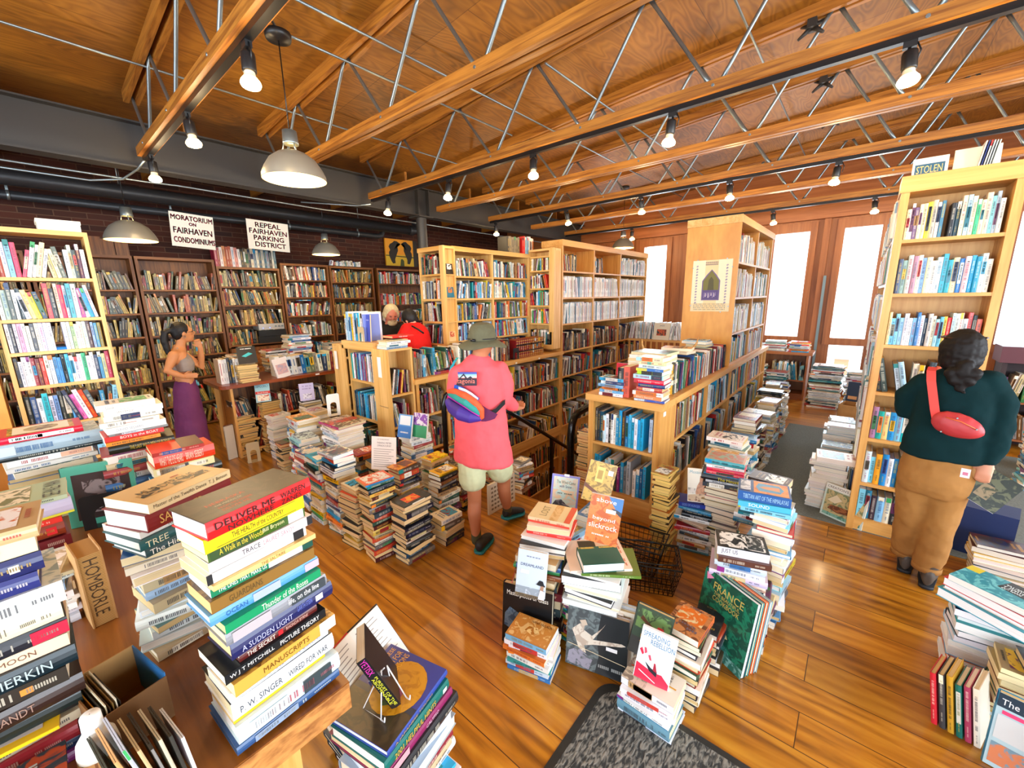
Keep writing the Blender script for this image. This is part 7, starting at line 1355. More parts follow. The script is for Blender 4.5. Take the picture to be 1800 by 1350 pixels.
for i in range(7):
    g = G(); g.box(SX0+.02, 0, -.05, SX1-.02, .27, 0); o = struct(g.build('floor_step_%d' % (i+1), 'floor_boards')); o.location = (0, SY0+.02+.26*i, -.2-.2*i)
g = G(); n = 8; x0, x1, y0, y1, r = -.735, 1.1, -.7, 1.52, .10
P = [(x0+r-r*sin(a*pi/2/n), y1-r+r*cos(a*pi/2/n)) for a in range(n+1)]+[(x0, y0), (x1, y0), (x1, y1)]
Pi = [(x+(.035 if x < 0 else -.035), y-(.035 if y > 0 else -.035)) for x, y in P]
for a in range(len(P)):
    b2 = (a+1) % len(P)
    g.face([(P[a][0], P[a][1], .002), (Pi[a][0], Pi[a][1], .012), (Pi[b2][0], Pi[b2][1], .012), (P[b2][0], P[b2][1], .002)], mi=0)
g.face([(x, y, .012) for x, y in Pi[::-1]], mi=1)
m, t, b = nt('mat_ribbed'); tc = N(t, 'ShaderNodeTexCoord'); mp = N(t, 'ShaderNodeMapping'); mp.inputs['Scale'].default_value = (1, .35, 1); mp.inputs['Rotation'].default_value = (0, 0, .0); t.links.new(tc.outputs['Object'], mp.inputs['Vector'])
n_ = N(t, 'ShaderNodeTexNoise'); n_.inputs['Scale'].default_value = 85; n_.inputs['Detail'].default_value = 2; n_.inputs['Distortion'].default_value = .6; t.links.new(mp.outputs[0], n_.inputs['Vector'])
cr = N(t, 'ShaderNodeValToRGB'); cr.color_ramp.elements[0].position = .42; cr.color_ramp.elements[0].color = (*lin(hx('2e3030')), 1); cr.color_ramp.elements[1].position = .62; cr.color_ramp.elements[1].color = (*lin(hx('86847c')), 1)
t.links.new(n_.outputs['Fac'], cr.inputs[0]); t.links.new(cr.outputs[0], b.inputs['Base Color']); b.inputs['Roughness'].default_value = .9
bp = N(t, 'ShaderNodeBump'); bp.inputs['Strength'].default_value = .8; bp.inputs['Distance'].default_value = .006; t.links.new(n_.outputs['Fac'], bp.inputs['Height']); t.links.new(bp.outputs[0], b.inputs['Normal'])
tag(g.build('door_mat', ['mat_rubber', 'mat_ribbed']), 'dark grey ribbed mat with rounded rubber border at the bottom', 'mat')
g = G(); P = [(-.62, 6.66), (-.52, 3.98), (-.05, 3.99), (.0, 3.95), (3.6, 3.95), (3.6, 6.75), (.2, 6.75)]
g = G(); g.box(-.60, 3.86, .0005, 3.8, 6.70, .003); tag(g.build('carpet_runner', 'carpet'), 'flat dark grey carpet in the aisle by the tall right case', 'carpet')
def basket(x, y, z, rz, lab, w=.40, d=.26, h=.20):
    o = empty('shopping_basket', (x, y, z), rz); tag(o, lab, 'basket')
    g = G(); r = .0026
    def rect(w_, d_, z_): return [(-w_/2, -d_/2, z_), (w_/2, -d_/2, z_), (w_/2, d_/2, z_), (-w_/2, d_/2, z_), (-w_/2, -d_/2, z_)]
    for k in range(6): f = k/5; g.tube(rect(w*(.8+.2*f), d*(.8+.2*f), .004+h*f), r, 5)
    for i in range(13):
        u = -.5+i/12
        for s in (-.5, .5): g.tube([(u*w*.8, s*d*.8, .004), (u*w, s*d, h)], r*.8, 4)
        g.tube([(u*w*.8, -d*.4, .004), (u*w*.8, d*.4, .004)], r*.8, 4)
    for i in range(9):
        u = -.5+i/8
        for s in (-.5, .5): g.tube([(s*w*.8, u*d*.8, .004), (s*w, u*d, h)], r*.8, 4)
        g.tube([(-w*.4, u*d*.8, .004), (w*.4, u*d*.8, .004)], r*.8, 4)
    g.build('wire_body', 'black_gloss', o)
    g = G(); g.tube(rect(w*1.01, d*1.01, h), .006, 8); g.build('rim', 'black_gloss', o)
    for s in (-1, 1):
        g = G(); g.tube([(-w*.46, s*d*.1, h), (-w*.44, s*d*.36, h+.012), (-w*.1, s*d*.46, h+.014), (w*.1, s*d*.46, h+.014), (w*.44, s*d*.36, h+.012), (w*.46, s*d*.1, h)], .005, 7); g.build('handle', 'black_gloss', o)
basket(-1.0, 2.42, .003, radians(8), 'black wire shopping basket nearest the bookcase end')
basket(-.86, 2.28, .003, radians(24), 'black wire shopping basket sitting in front of the other one')
cb = empty('cardboard_box', (-.10, 6.95, .003), radians(-12)); tag(cb, 'open cardboard box with a dark blue flap reading chewy', 'box')
g = G(); 
for a in ((0, 0, .46, .008), (0, .30, .46, .308), (0, 0, .008, .308), (.452, 0, .46, .308)): g.box(a[0], a[1], 0, a[2], a[3], .30)
g.box(0, 0, 0, .46, .308, .006); g.build('box_body', 'cardboard', cb)
g = G(); FM = Matrix.Translation((0, .30, .30)) @ Matrix.Rotation(radians(-8), 4, 'X'); g.box(.0, 0, 0, .46, .004, .27, hx('0f2440'), 0, FM)
Pf = FM @ plane((0, -.0006, 0), (1, 0, 0), (0, 0, 1)); text(g, 'chewy', Pf, .13, .13, .24, .075, hx('d8904c')); g.face([Pf @ Vector(p) for p in ((.02, .03, 0), (.12, .03, 0), (.12, .075, 0), (.02, .075, 0))], hx('c8905c')); g.face([Pf @ Vector(p) for p in ((.40, .02, 0), (.44, .02, 0), (.44, .06, 0), (.40, .06, 0))], hx('e8e4dc')); text(g, 'deliver smiles', Pf, .15, .105, .2, .014, hx('8a98a8'))
g.build('flap', 'print', cb)
stack(.36, 6.97, .012, .34, 'y', 'white pile standing in the chewy box', w=.2, h=.28, pal='white', rot=-12, pages='fafaf8')
# steel door closer rod by the street door
g = G(); g.box(-.02, 0, 0, .02, .03, 1.95); o = g.build('door_rail', mat('blue_grey_metal', '6f8288', .4, .4)); o.location = (-.56, YF-.14, .12); tag(o, 'upright blue-grey metal rail left of the street door', 'rail')

# ------------------------------------------------ people
SKIN = {'pink': mat('skin_tan', 'b9744e', .55), 'right': mat('skin_light', 'd99a7c', .55), 'left': mat('skin_warm', 'd08e5c', .55), 'old': mat('skin_ruddy', 'c97a60', .55)}
class Blob:
    def __init__(s, base): s.g = G(); s.b = Vector(base)
    def tube(s, pts, r, n=14):
        pts = [Vector(p)-s.b for p in pts]; rr = list(r) if isinstance(r, (list, tuple)) else [r]*len(pts)
        # rounded ends
        d0 = (pts[0]-pts[1]).normalized(); d1 = (pts[-1]-pts[-2]).normalized()
        P = [pts[0]+d0*rr[0]*.85, pts[0]+d0*rr[0]*.5]+pts+[pts[-1]+d1*rr[-1]*.5, pts[-1]+d1*rr[-1]*.85]; Q = [rr[0]*.3, rr[0]*.82]+rr+[rr[-1]*.82, rr[-1]*.3]
        s.g.tube(P, Q, n)
    def oval(s, secs, n=22, p=2.0):
        """secs: (centre, half-vector a, half-vector b)"""
        rg = []
        for c, a, b2 in secs:
            c = Vector(c)-s.b; q = []
            for k in range(n):
                th = 2*pi*k/n; cx, sx = cos(th), sin(th)
                q.append(c+Vector(a)*(abs(cx)**(2/p))*(1 if cx >= 0 else -1)+Vector(b2)*(abs(sx)**(2/p))*(1 if sx >= 0 else -1))
            rg.append(q)
        s.g.rings(rg)
    def ball(s, c, a, b2, c3, n=16, m=10):
        """ellipsoid with half-axis vectors"""
        c = Vector(c)-s.b; a, b2, c3 = Vector(a), Vector(b2), Vector(c3)
        s.g.rings([[c+c3*cos(pi*(i+.15)/(m+.3-.0))+(a*cos(2*pi*k/n)+b2*sin(2*pi*k/n))*max(.04, sin(pi*(i+.15)/(m+.3))) for k in range(n)] for i in range(m+1)])
    def build(s, name, mt, parent, vox=.010, sm=6, ws=None):
        o = s.g.build(name, mt, parent)
        md = o.modifiers.new('join', 'REMESH'); md.mode = 'VOXEL'; md.voxel_size = vox; md.use_smooth_shade = True
        if sm: md = o.modifiers.new('soft', 'SMOOTH'); md.iterations = sm; md.factor = .5
        if ws:
            tx = bpy.data.textures.new(name+'_folds', 'CLOUDS'); tx.noise_scale = ws[1]; tx.noise_depth = 2
            md = o.modifiers.new('folds', 'DISPLACE'); md.texture = tx; md.strength = ws[0]; md.mid_level = .5
        return o
def hand(bl, wrist, tip, thumb_side, size=1.0, curl=.3, palm_n=None):
    """palm and five fingers from wrist towards tip; thumb_side: unit vector across the palm to the thumb"""
    w = Vector(wrist); d = (Vector(tip)-w).normalized(); t = Vector(thumb_side); t = (t-d*t.dot(d)).normalized(); n = d.cross(t).normalized() if palm_n is None else Vector(palm_n)
    s = size; bl.oval([(w, t*.026*s, n*.017*s), (w+d*.03*s, t*.036*s, n*.016*s), (w+d*.075*s, t*.040*s, n*.013*s), (w+d*.088*s, t*.034*s, n*.009*s)], 14)
    for i, L in enumerate((.070, .078, .073, .058)):
        o_ = t*(.029-.019*i)*s; p0 = w+d*.08*s+o_; c1 = curl*.55; c2 = curl*1.4
        p1 = p0+(d*cos(c1)+n*sin(c1))*L*.48*s; p2 = p1+(d*cos(c2)+n*sin(c2))*L*.32*s; p3 = p2+(d*cos(c2*1.35)+n*sin(c2*1.35))*L*.22*s
        bl.tube([p0, p1, p2, p3], [.0088*s, .0083*s, .0076*s, .0066*s], 10)
    p0 = w+d*.022*s+t*.026*s; p1 = p0+(t*.75+d*.65+n*.2).normalized()*.036*s; p2 = p1+(t*.35+d*.9+n*.35).normalized()*.028*s
    bl.tube([p0, p1, p2], [.0125*s, .0100*s, .0082*s], 10)
def shoe(parent, base, heel, toe, mu, ms, h=.085, w=.048, up=(0, 0, 1), high=0):
    """heel and toe points on the sole line"""
    a, b2 = Vector(heel), Vector(toe); d = (b2-a).normalized(); L = (b2-a).length; U = Vector(up); U = (U-d*U.dot(d)).normalized(); s = d.cross(U).normalized()
    bl = Blob(base)
    bl.oval([(a+d*L*f+U*(.018+hh/2), s*w*ww, U*(hh/2)) for f, ww, hh in ((.0, .45, h*.7), (.05, .72, h*.95), (.25, .85, h*1.0), (.45, .88, h*.85), (.65, 1.0, h*.66), (.85, .92, h*.5), (.97, .55, h*.36), (1.0, .3, h*.2))], 16)
    if high: bl.tube([a+d*L*.24+U*h*.7, a+d*L*.22+U*(h+high)], [.045, .042])
    o = bl.build('shoe', mu, parent, .008, 4)
    g = G(); g.rings([[a-Vector(base)+d*L*f+U*z+s*(w*1.06*ww*sg) for f, ww, sg in ((-.02, .4, 1), (.05, .8, 1), (.3, .86, 1), (.65, 1.03, 1), (.88, .9, 1), (1.02, .35, 1), (1.02, .35, -1), (.88, .9, -1), (.65, 1.03, -1), (.3, .86, -1), (.05, .8, -1), (-.02, .4, -1))] for z in (0, .020)])
    g.build('sole', ms, o)
    return o
r0, f0 = _r0.copy(), _f0.copy(); Z = Vector((0, 0, 1))
# -- person in pink
B1 = (-1.90, 1.99); b1 = (B1[0], B1[1], 0)
p1 = empty('person', b1); tag(p1, 'person in a long pink shirt and olive sun hat, back to the camera', 'person')
a = lambda px, py, off=0.0: at(px, py, B1, off)
sf = (f0*.93+r0*.36).normalized(); sr = sf.cross(Z).normalized()        # facing and own right-hand side
lf = fl(838, 962); rf = fl(893, 918)
bl = Blob(b1); S1 = SKIN['pink']
hd = a(848, 598)
bl.ball(hd+Z*.0, sr*.074, sf*.092, Z*.112)
bl.ball(hd+sr*.005+sf*.088-Z*.03, sr*.012, sf*.018, Z*.02, 10, 6)
bl.ball(hd-sr*.074-Z*.012, sr*.012, sf*.02, Z*.032, 10, 6); bl.ball(hd+sr*.074-Z*.012, sr*.012, sf*.02, Z*.032, 10, 6)
nk = a(842, 622)
bl.tube([hd-Z*.05-sf*.02, nk-Z*.05], [.052, .058])
hipL = a(826, 800)+sf*.0; hipR = a(872, 798)
kL = a(828, 868, -.0); aL = lf+Z*.085
kL = (hipL+aL)/2+Z*.0+sf*.02; kR = (hipR+(rf+Z*.10))/2+sf*.03
bl.tube([hipL, hipL*.5+kL*.5, kL+Z*.03, kL-Z*.05, kL*.6+aL*.4-sf*.015, aL], [.078, .070, .053, .050, .050, .032])
aR = rf+Z*.11
bl.tube([hipR, hipR*.5+kR*.5, kR+Z*.03, kR-Z*.05, kR*.6+aR*.4-sf*.015, aR], [.078, .070, .053, .050, .050, .032])
handR = a(896, 727)+sf*.14; elR = a(886, 704)+sf*.02
bl.tube([elR+sf*.06, handR], [.033, .025]); hand(bl, handR, handR+sf*.1-Z*.02, -sr, .95, .9)
elL = a(800, 716)+sf*.05; handL = elL+sf*.20+sr*.08
bl.tube([elL+sf*.05, handL], [.033, .025]); hand(bl, handL, handL+sf*.1, sr, .95, .8)
bl.tube([nk-Z*.03, nk-Z*.25, (hipL+hipR)/2+Z*.08], [.06, .12, .12]); bl.tube([a(803, 656)+sr*.04, elL+sf*.04], [.05, .036]); bl.tube([a(880, 650)-sr*.04, elR+sf*.05], [.05, .036]); bl.build('body', S1, p1, .008, 5)
mat('pink_cotton', 'ee5c64', .85, 0, .10, 9, bump=.35); mat('olive_canvas', '5f5c44', .9, 0, .12, 30, bump=.2); mat('pale_green_cotton', 'c8cca0', .85, 0, .08, 20)
sh = Blob(b1)
def sec(px, py, hw, hd_, off=0, tw=0): c = a(px, py)+sf*off; return (c, sr*hw, sf*hd_)
sh.oval([sec(840, 622, .055, .055), sec(841, 630, .09, .075), sec(842, 644, .155, .10), sec(841, 668, .185, .115), sec(841, 700, .190, .12), sec(844, 735, .198, .125), sec(847, 770, .205, .13), sec(850, 808, .228, .145), sec(850, 812, .215, .135)], 28, 2.0)
shR = a(880, 650); shL = a(803, 656)
sh.tube([shR-sr*.02, (shR+elR)/2+sr*.015, elR, elR*.55+handR*.45, elR*.25+handR*.75], [.072, .066, .058, .050, .042])
sh.tube([shL+sr*.02, (shL+elL)/2-sr*.01, elL, elL*.5+handL*.5], [.072, .066, .056, .045])
shirt = sh.build('shirt', 'pink_cotton', p1, .010, 5, (.016, .09))
so = Blob(b1)
so.oval([(hipL+(hipR-hipL)/2+Z*.08, sr*.17, sf*.12), (hipL+(hipR-hipL)/2-Z*.0, sr*.185, sf*.125), (hipL+(hipR-hipL)/2-Z*.05, sr*.18, sf*.12)])
for h, k in ((hipL, kL), (hipR, kR)):
    d = (k-h).normalized(); so.tube([h+Z*.02, h+d*.10, h+d*.19], [.088, .098, .100])
so.build('shorts', 'pale_green_cotton', p1, .009, 3, (.010, .06))
for an, k in ((aL, kL), (aR, kR)):
    bl = Blob(b1); bl.tube([an-Z*.03, an+(k-an).normalized()*.09], [.038, .037]); bl.build('sock', mat('sock_green', '4c4a30', .95), p1, .008, 2)
mat('shoe_black', '1a1a1c', .6, 0, .3, 40); mat('sole_teal', '1f8290', .6)
shoe(p1, b1, lf-(f0*.5-r0*.1)*.18+Z*.004, lf+(f0*.75+r0*.6)*.16+Z*.004, 'shoe_black', 'sole_teal', .075, .046)
shoe(p1, b1, rf-(f0*.7+r0*.1)*.07+Z*.055-r0*.03, rf+(f0*.8+r0*.75)*.17+Z*.006, 'shoe_black', 'sole_teal', .075, .046, up=(0, 0, 1))
# hat
hb = Blob(b1); hc = hd+Z*.045
hb.oval([(hc-Z*.045, sr*.093, sf*.108), (hc-Z*.01, sr*.092, sf*.106), (hc+Z*.035, sr*.082, sf*.096), (hc+Z*.062, sr*.066, sf*.078), (hc+Z*.074, sr*.035, sf*.04)], 24)
hat = hb.build('sun_hat', 'olive_canvas', p1, .008, 2, (.004, .05))
g = G(); n = 40; ri = []; ro_ = []
for k in range(n):
    th = 2*pi*k/n; dirv = sr*cos(th)+sf*sin(th); wav = .010*sin(th*3+.7)
    ri.append(hc-Z*.042-Vector(b1)+dirv*.094); ro_.append(hc-Z*(.083+wav)-Vector(b1)+dirv*(.158+.006*sin(th*2)))
md_ = [(p+q)/2+Z*.004 for p, q in zip(ri, ro_)]
g.rings([ri, md_, ro_, [p-Z*.004 for p in ro_], [p-Z*.004 for p in md_], [p-Z*.004 for p in ri]], cap=False); g.build('brim', 'olive_canvas', hat)
g = G(); g.tube([hc-Vector(b1)-Z*.03+(sr*cos(t_)+sf*sin(t_))*.101 for t_ in [2*pi*i/24 for i in range(25)]], .004, 6); g.tube([hc-Vector(b1)-Z*.035-sf*.112-sr*.03+Z*.0, hc-Vector(b1)-Z*.035-sf*.112+sr*.0], .009, 8); g.build('hat_cord', 'dark_plastic', hat)
# print on the back of the shirt
def back(px, py, lift=.004, hwid=.192, dep=.124):
    """a point on the shirt's back under the given pixel"""
    d = ray(px, py).normalized(); c = a(842, py)+sf*0
    # intersect with the elliptic cylinder
    o2 = CAM-c; ox, oy = o2.dot(sr)/hwid, o2.dot(sf)/dep; dx_, dy_ = d.dot(sr)/hwid, d.dot(sf)/dep
    A_ = dx_*dx_+dy_*dy_; B_ = 2*(ox*dx_+oy*dy_); C2 = ox*ox+oy*oy-1; D = B_*B_-4*A_*C2
    t_ = (-B_-math.sqrt(max(0, D)))/(2*A_); return CAM+d*(t_-lift-.012)
g = G(); LB = Vector(b1)
def bq(x0, y0, x1, y1, col, lift=.006, n=6):
    for i in range(n):
        xa, xb = x0+(x1-x0)*i/n, x0+(x1-x0)*(i+1)/n
        g.face([back(xa, y1, lift)-LB, back(xb, y1, lift)-LB, back(xb, y0, lift)-LB, back(xa, y0, lift)-LB], hx(col))
bq(792, 654, 838, 660, '4c5ab0'); bq(792, 657.5, 838, 660.5, '8ac0c8', .007); bq(792, 661, 838, 665, 'e87858', .007); bq(792, 664, 838, 678, '3a3440', .0065)
bq(792, 660, 838, 664, 'b8d4dc', .0075)
for pts in ([(796, 666), (803, 659), (808, 665)], [(806, 666), (815, 656.5), (822, 666)], [(820, 666), (827, 661), (832, 666)]): g.face([back(x, y, .009)-LB for x, y in pts[::-1]], hx('3a3440'))
v_, f_, xa, xb, ya, yb = text_tris('patagonia')
for q in f_:
    g.face([back(794+(v_[i][0]-xa)/(xb-xa)*41, 676.5-(v_[i][1]-ya)/(yb-ya)*10.5, .009)-LB for i in q], hx('f08878'))
g.build('back_print', 'cloth_print', shirt)
# hip pack and strap
w1 = empty('hip_pack', a(820, 712, .15)); tag(w1, 'purple, orange and teal hip pack slung across the pink shirt', 'bag')
wb = Vector(w1.location); zero = Vector()
def bk(x, y, l): return back(x, y, l)
for nm, mt, pts, rr_ in (('pocket', mat('pack_purple', '43288a', .6), [(789, 706, .020), (797, 716, .034), (812, 726, .042), (828, 733, .040), (842, 735, .024)], [.030, .048, .055, .044, .024]),
                     ('zip', mat('pack_magenta', 'c020a0', .6), [(787, 696, .040), (798, 703, .062), (815, 714, .075), (832, 725, .066), (842, 731, .044)], .0065),
                     ('panel', mat('pack_teal', '2a9288', .7), [(791, 693, .036), (803, 698, .056), (819, 707, .064), (834, 719, .056), (842, 727, .040)], [.016, .026, .028, .024, .014]),
                     ('panel', mat('pack_orange', 'e0582c', .7), [(788, 688, .026), (799, 688, .046), (816, 695, .054), (833, 706, .050), (846, 720, .036), (847, 733, .026), (838, 740, .020)], [.014, .022, .024, .024, .022, .018, .010])):
    bl = Blob(wb); bl.tube([bk(*q) for q in pts], rr_); bl.build(nm, mt, w1, .005, 2)
def patch(poly, col, lift, nm='panel'):
    g = G(); n_ = len(poly)//2; top = poly[:n_]; bot = poly[n_:][::-1]
    for (p, q), (r_, s_) in zip(zip(top, top[1:]), zip(bot, bot[1:])): g.face([back(*p, lift)-wb, back(*q, lift)-wb, back(*s_, lift)-wb, back(*r_, lift)-wb], hx(col))
    return g.build(nm, 'cloth_print', w1)
patch([(799, 676), (812, 680), (826, 688), (843, 700), (838, 708), (822, 698), (808, 690), (797, 685)], '1b58c0', .030)
patch([(806, 680), (818, 684), (830, 691), (841, 700), (840, 703), (829, 695), (817, 688), (806, 684)], 'e8f0f4', .034)
patch([(845, 711), (856, 718), (866, 724), (875, 728), (870, 736), (862, 739), (854, 741), (846, 741)], '5c1c4a', .020)
g = G(); pts = [back(x, y, .012)-wb for x, y in ((793, 688), (789, 676), (790, 660), (794, 645), (800, 634))]+[a(806, 628)-wb-sf*.01]
for p, q in zip(pts, pts[1:]): g.face([p-sr*.010, p+sr*.010, q+sr*.010, q-sr*.010], hx('28a8b4'))
g.build('strap', 'cloth_print', w1)
g = G(); pts = [back(x, y, .012)-wb for x, y in ((862, 728), (872, 722), (882, 712), (888, 706))]
for p, q in zip(pts, pts[1:]): g.face([p-Z*.018, q-Z*.018, q+Z*.018, p+Z*.018], hx('15171a'))
g.build('strap', 'cloth_print', w1)
g = G(); g.tube([back(789, 696, .03)-wb, back(786, 700, .03)-wb], .004, 6, hx('e82c4c')); g.build('zip_pull', 'cloth_print', w1)

# -- person in the green sweater
B2 = (.43, 3.36); b2_ = (B2[0], B2[1], 0)
p2 = empty('person', b2_); tag(p2, 'person in a dark green sweater and brown work trousers browsing the tall right case', 'person')
ff = Vector((.10, .995, 0)).normalized(); rr = ff.cross(Z).normalized()
a = lambda px, py, off=0.0: at(px, py, B2, off, ff)
sf = ff.copy(); sr = sf.cross(Z).normalized()
bl = Blob(b2_); hd = a(1690, 620); nk = a(1690, 652)
bl.ball(hd, sr*.076, sf*.095, Z*.115); bl.ball(hd+sf*.094-Z*.02, sr*.012, sf*.016, Z*.02, 10, 6)
bl.ball(hd-sr*.076-Z*.01, sr*.012, sf*.02, Z*.032, 10, 6); bl.ball(hd+sr*.076-Z*.01, sr*.012, sf*.02, Z*.032, 10, 6)
bl.tube([hd-Z*.06, nk-Z*.03], [.052, .055])
shL, shR = a(1612, 672), a(1752, 668)
elR = a(1757, 745); wrR = a(1738, 812, .05); hR = a(1728, 836, .06)
bl.tube([elR, wrR], [.045, .026]); hand(bl, wrR, a(1724, 845, .08), (-rr+ff*.3), .92, .75)
elL = a(1592, 722, -.05); wrL = elL+sf*.14+sr*.14+Z*.03
bl.tube([elL, wrL], [.045, .026]); hand(bl, wrL, wrL+sf*.1+Z*.02, sr, .92, .5)
bl.tube([nk-Z*.02, a(1678, 720), a(1655, 782)], [.06, .10, .09]); bl.tube([shL+sr*.05, elL], [.05, .042]); bl.tube([shR-sr*.05, elR], [.05, .042]); bl.build('body', SKIN['right'], p2, .008, 5)
mat('green_fleece', '09272a', .95, 0, .12, 14, bump=.25, spec=.15); mat('brown_canvas', '9a6a30', .85, 0, .10, 16, bump=.3); mat('boot_leather', '4a4038', .55, 0, .2, 30); mat('boot_sole', '22262c', .7)
sw = Blob(b2_)
sec = lambda px, py, hw, hd_, off=0: (a(px, py)+sf*off, sr*hw, sf*hd_)
sw.oval([sec(1688, 645, .052, .06), sec(1688, 655, .085, .08), sec(1686, 668, .130, .10), sec(1682, 690, .155, .115), sec(1674, 725, .162, .12), sec(1664, 760, .168, .125), sec(1656, 785, .174, .13), sec(1652, 799, .176, .13), sec(1652, 803, .155, .11)], 28, 2.4)
sw.tube([shR-sr*.03, shR*.5+elR*.5+sr*.02, elR, elR*.4+wrR*.6+sr*.005, wrR+Z*.01], [.062, .062, .062, .055, .034])
sw.tube([shL+sr*.03, shL*.5+elL*.5-sr*.02, elL, elL*.5+wrL*.5, wrL-sf*.03], [.062, .058, .054, .048, .034])
swt = sw.build('sweater', 'green_fleece', p2, .011, 7, (.026, .12))
tr = Blob(b2_)
fL = fl(1584, 1000)+ff*.03; fR = fl(1622, 1028)+ff*.03
hpL, hpR = a(1612, 840), a(1672, 845); mid = (hpL+hpR)/2
tr.oval([(mid+Z*.17, sr*.140, sf*.11), (mid+Z*.10, sr*.155, sf*.125), (mid+Z*.02, sr*.166, sf*.135), (mid-Z*.04, sr*.162, sf*.13), (mid-Z*.08, sr*.14, sf*.11)], 26, 2.2)
for h, f_ in ((hpL, fL), (hpR, fR)):
    kn = (h*.46+f_*.54); tr.tube([h, h*.7+kn*.3, kn, kn*.5+f_*.5+Z*.02, f_+Z*.15, f_+Z*.12], [.086, .086, .076, .072, .070, .064])
tro = tr.build('trousers', 'brown_canvas', p2, .010, 5, (.020, .10))
for f_ in (fL, fR):
    g = G(); c = f_+Z*.10-Vector(b2_); g.tube([c, c+Z*.035], .070, 20); g.build('turn_up', 'brown_canvas', tro)
PK = a(1697, 832, .165)-Vector(b2_)
g = G(); g.face([PK+(-rr)*.018-Z*.026, PK+rr*.018-Z*.026, PK+rr*.018+Z*.026, PK-rr*.018+Z*.026], hx('e8e4ee')); g.face([PK-ff*.001+(-rr)*.010-Z*.012, PK-ff*.001+rr*.010-Z*.012, PK-ff*.001+rr*.010+Z*.006, PK-ff*.001-rr*.010+Z*.006], hx('c87890')); g.build('patch', 'cloth_print', tro)
for f_ in (fL, fR): shoe(p2, b2_, f_-ff*.075+rr*.012+Z*.003, f_+ff*.16+rr*.02+Z*.003, 'boot_leather', 'boot_sole', .115, .040, high=.05)
# hair gathered at the nape
mat('hair_dark', '120d0c', .6, 0, .3, 60, spec=.25); mat('hair_black', '0c0a0c', .6, 0, .2, 60); mat('hair_white', 'c9b88c', .6, 0, .15, 60)
hr = Blob(b2_)
hr.ball(hd+Z*.018-sf*.022, sr*.094, sf*.092, Z*.118); hr.ball(hd-sf*.03-Z*.03, sr*.090, sf*.075, Z*.085)
bun = a(1693, 655, .10)
for i, (dx, dz, r_) in enumerate(((0, 0, .042), (-.040, -.01, .034), (.040, -.005, .036), (-.025, -.045, .032), (.024, -.045, .034), (.0, -.085, .026), (.005, .035, .036))): hr.ball(bun+sr*dx+Z*dz, sr*r_, sf*r_*.8, Z*r_)
hr.tube([bun-Z*.05, bun-Z*.10+sf*.02, a(1695, 690, .12)], [.024, .018, .008])
hr.build('hair', 'hair_dark', p2, .007, 2, (.010, .025))
g = G(); g.tube([hd-Vector(b2_)+Z*.085+(sr*cos(t_)*.092+sf*sin(t_)*.09) for t_ in [2*pi*i/20+.3 for i in range(15)]], .005, 6); g.build('sunglasses_band', mat('tortoise', '3a2014', .2), p2)
for k in range(10):
    pass
# crossbody bag
cbg = empty('hip_pack', a(1683, 748, .20)); tag(cbg, 'red nylon crossbody pack on the back of the green sweater', 'bag'); cb0 = Vector(cbg.location)
mat('red_nylon', 'b02f34', .5, 0, .1, 20, bump=.1)
wb2 = Blob(cb0); c = cb0.copy(); ax = (rr*.95-Z*.26).normalized(); ay = ax.cross(ff).normalized()
wb2.oval([(c+ax*x_+ay*.0, ay*h_, ff*d_) for x_, h_, d_ in ((-.102, .014, .012), (-.092, .038, .022), (-.066, .058, .035), (-.02, .068, .042), (.03, .064, .042), (.07, .048, .034), (.095, .026, .02), (.104, .010, .010))], 18)
bgm = wb2.build('pouch', 'red_nylon', cbg, .007, 3, (.006, .05))
g = G(); pts = [a(x, y, o_-.01)-cb0 for x, y, o_ in ((1647, 742, .215), (1643, 720, .205), (1640, 695, .19), (1637, 670, .16), (1637, 652, .11), (1640, 645, .06))]
for p, q in zip(pts, pts[1:]): g.face([p-rr*.019, p+rr*.019, q+rr*.019, q-rr*.019], hx('e04a44')); g.face([p-rr*.019+ff*.003, q-rr*.019+ff*.003, q+rr*.019+ff*.003, p+rr*.019+ff*.003], hx('e04a44'))
g.build('strap', 'cloth_print', cbg)
g = G()
for x_, y_ in ((-.02, .045), (.065, .02), (-.045, -.050)): pp0 = ax*x_+ay*y_-ff*.045; g.tube([pp0+ff*.01, pp0], .004, 8)
g.build('rivet', 'galv', cbg)
g = G(); g.tube([ax*(-.06)-ff*.038+ay*.030, ax*.0-ff*.046+ay*.034, ax*.07-ff*.036+ay*.018], .003, 6); g.build('zip', mat('zip_orange', 'd8642c', .5), cbg)
# books in hand
prop(a(1716, 885, .08), math.atan2(-ff.y, -ff.x), 22, .15, .20, .018, hx('eef2f2'), front=hx('28302a'), roll=28, cover=[('r', 0, 0, 1, 1, hx('24302a'), hx('5a6048')), ('r', .2, .2, .6, .6, hx('8a7a5c'), hx('38402c'))], label='dark cover book held down in the hand of the person in green')
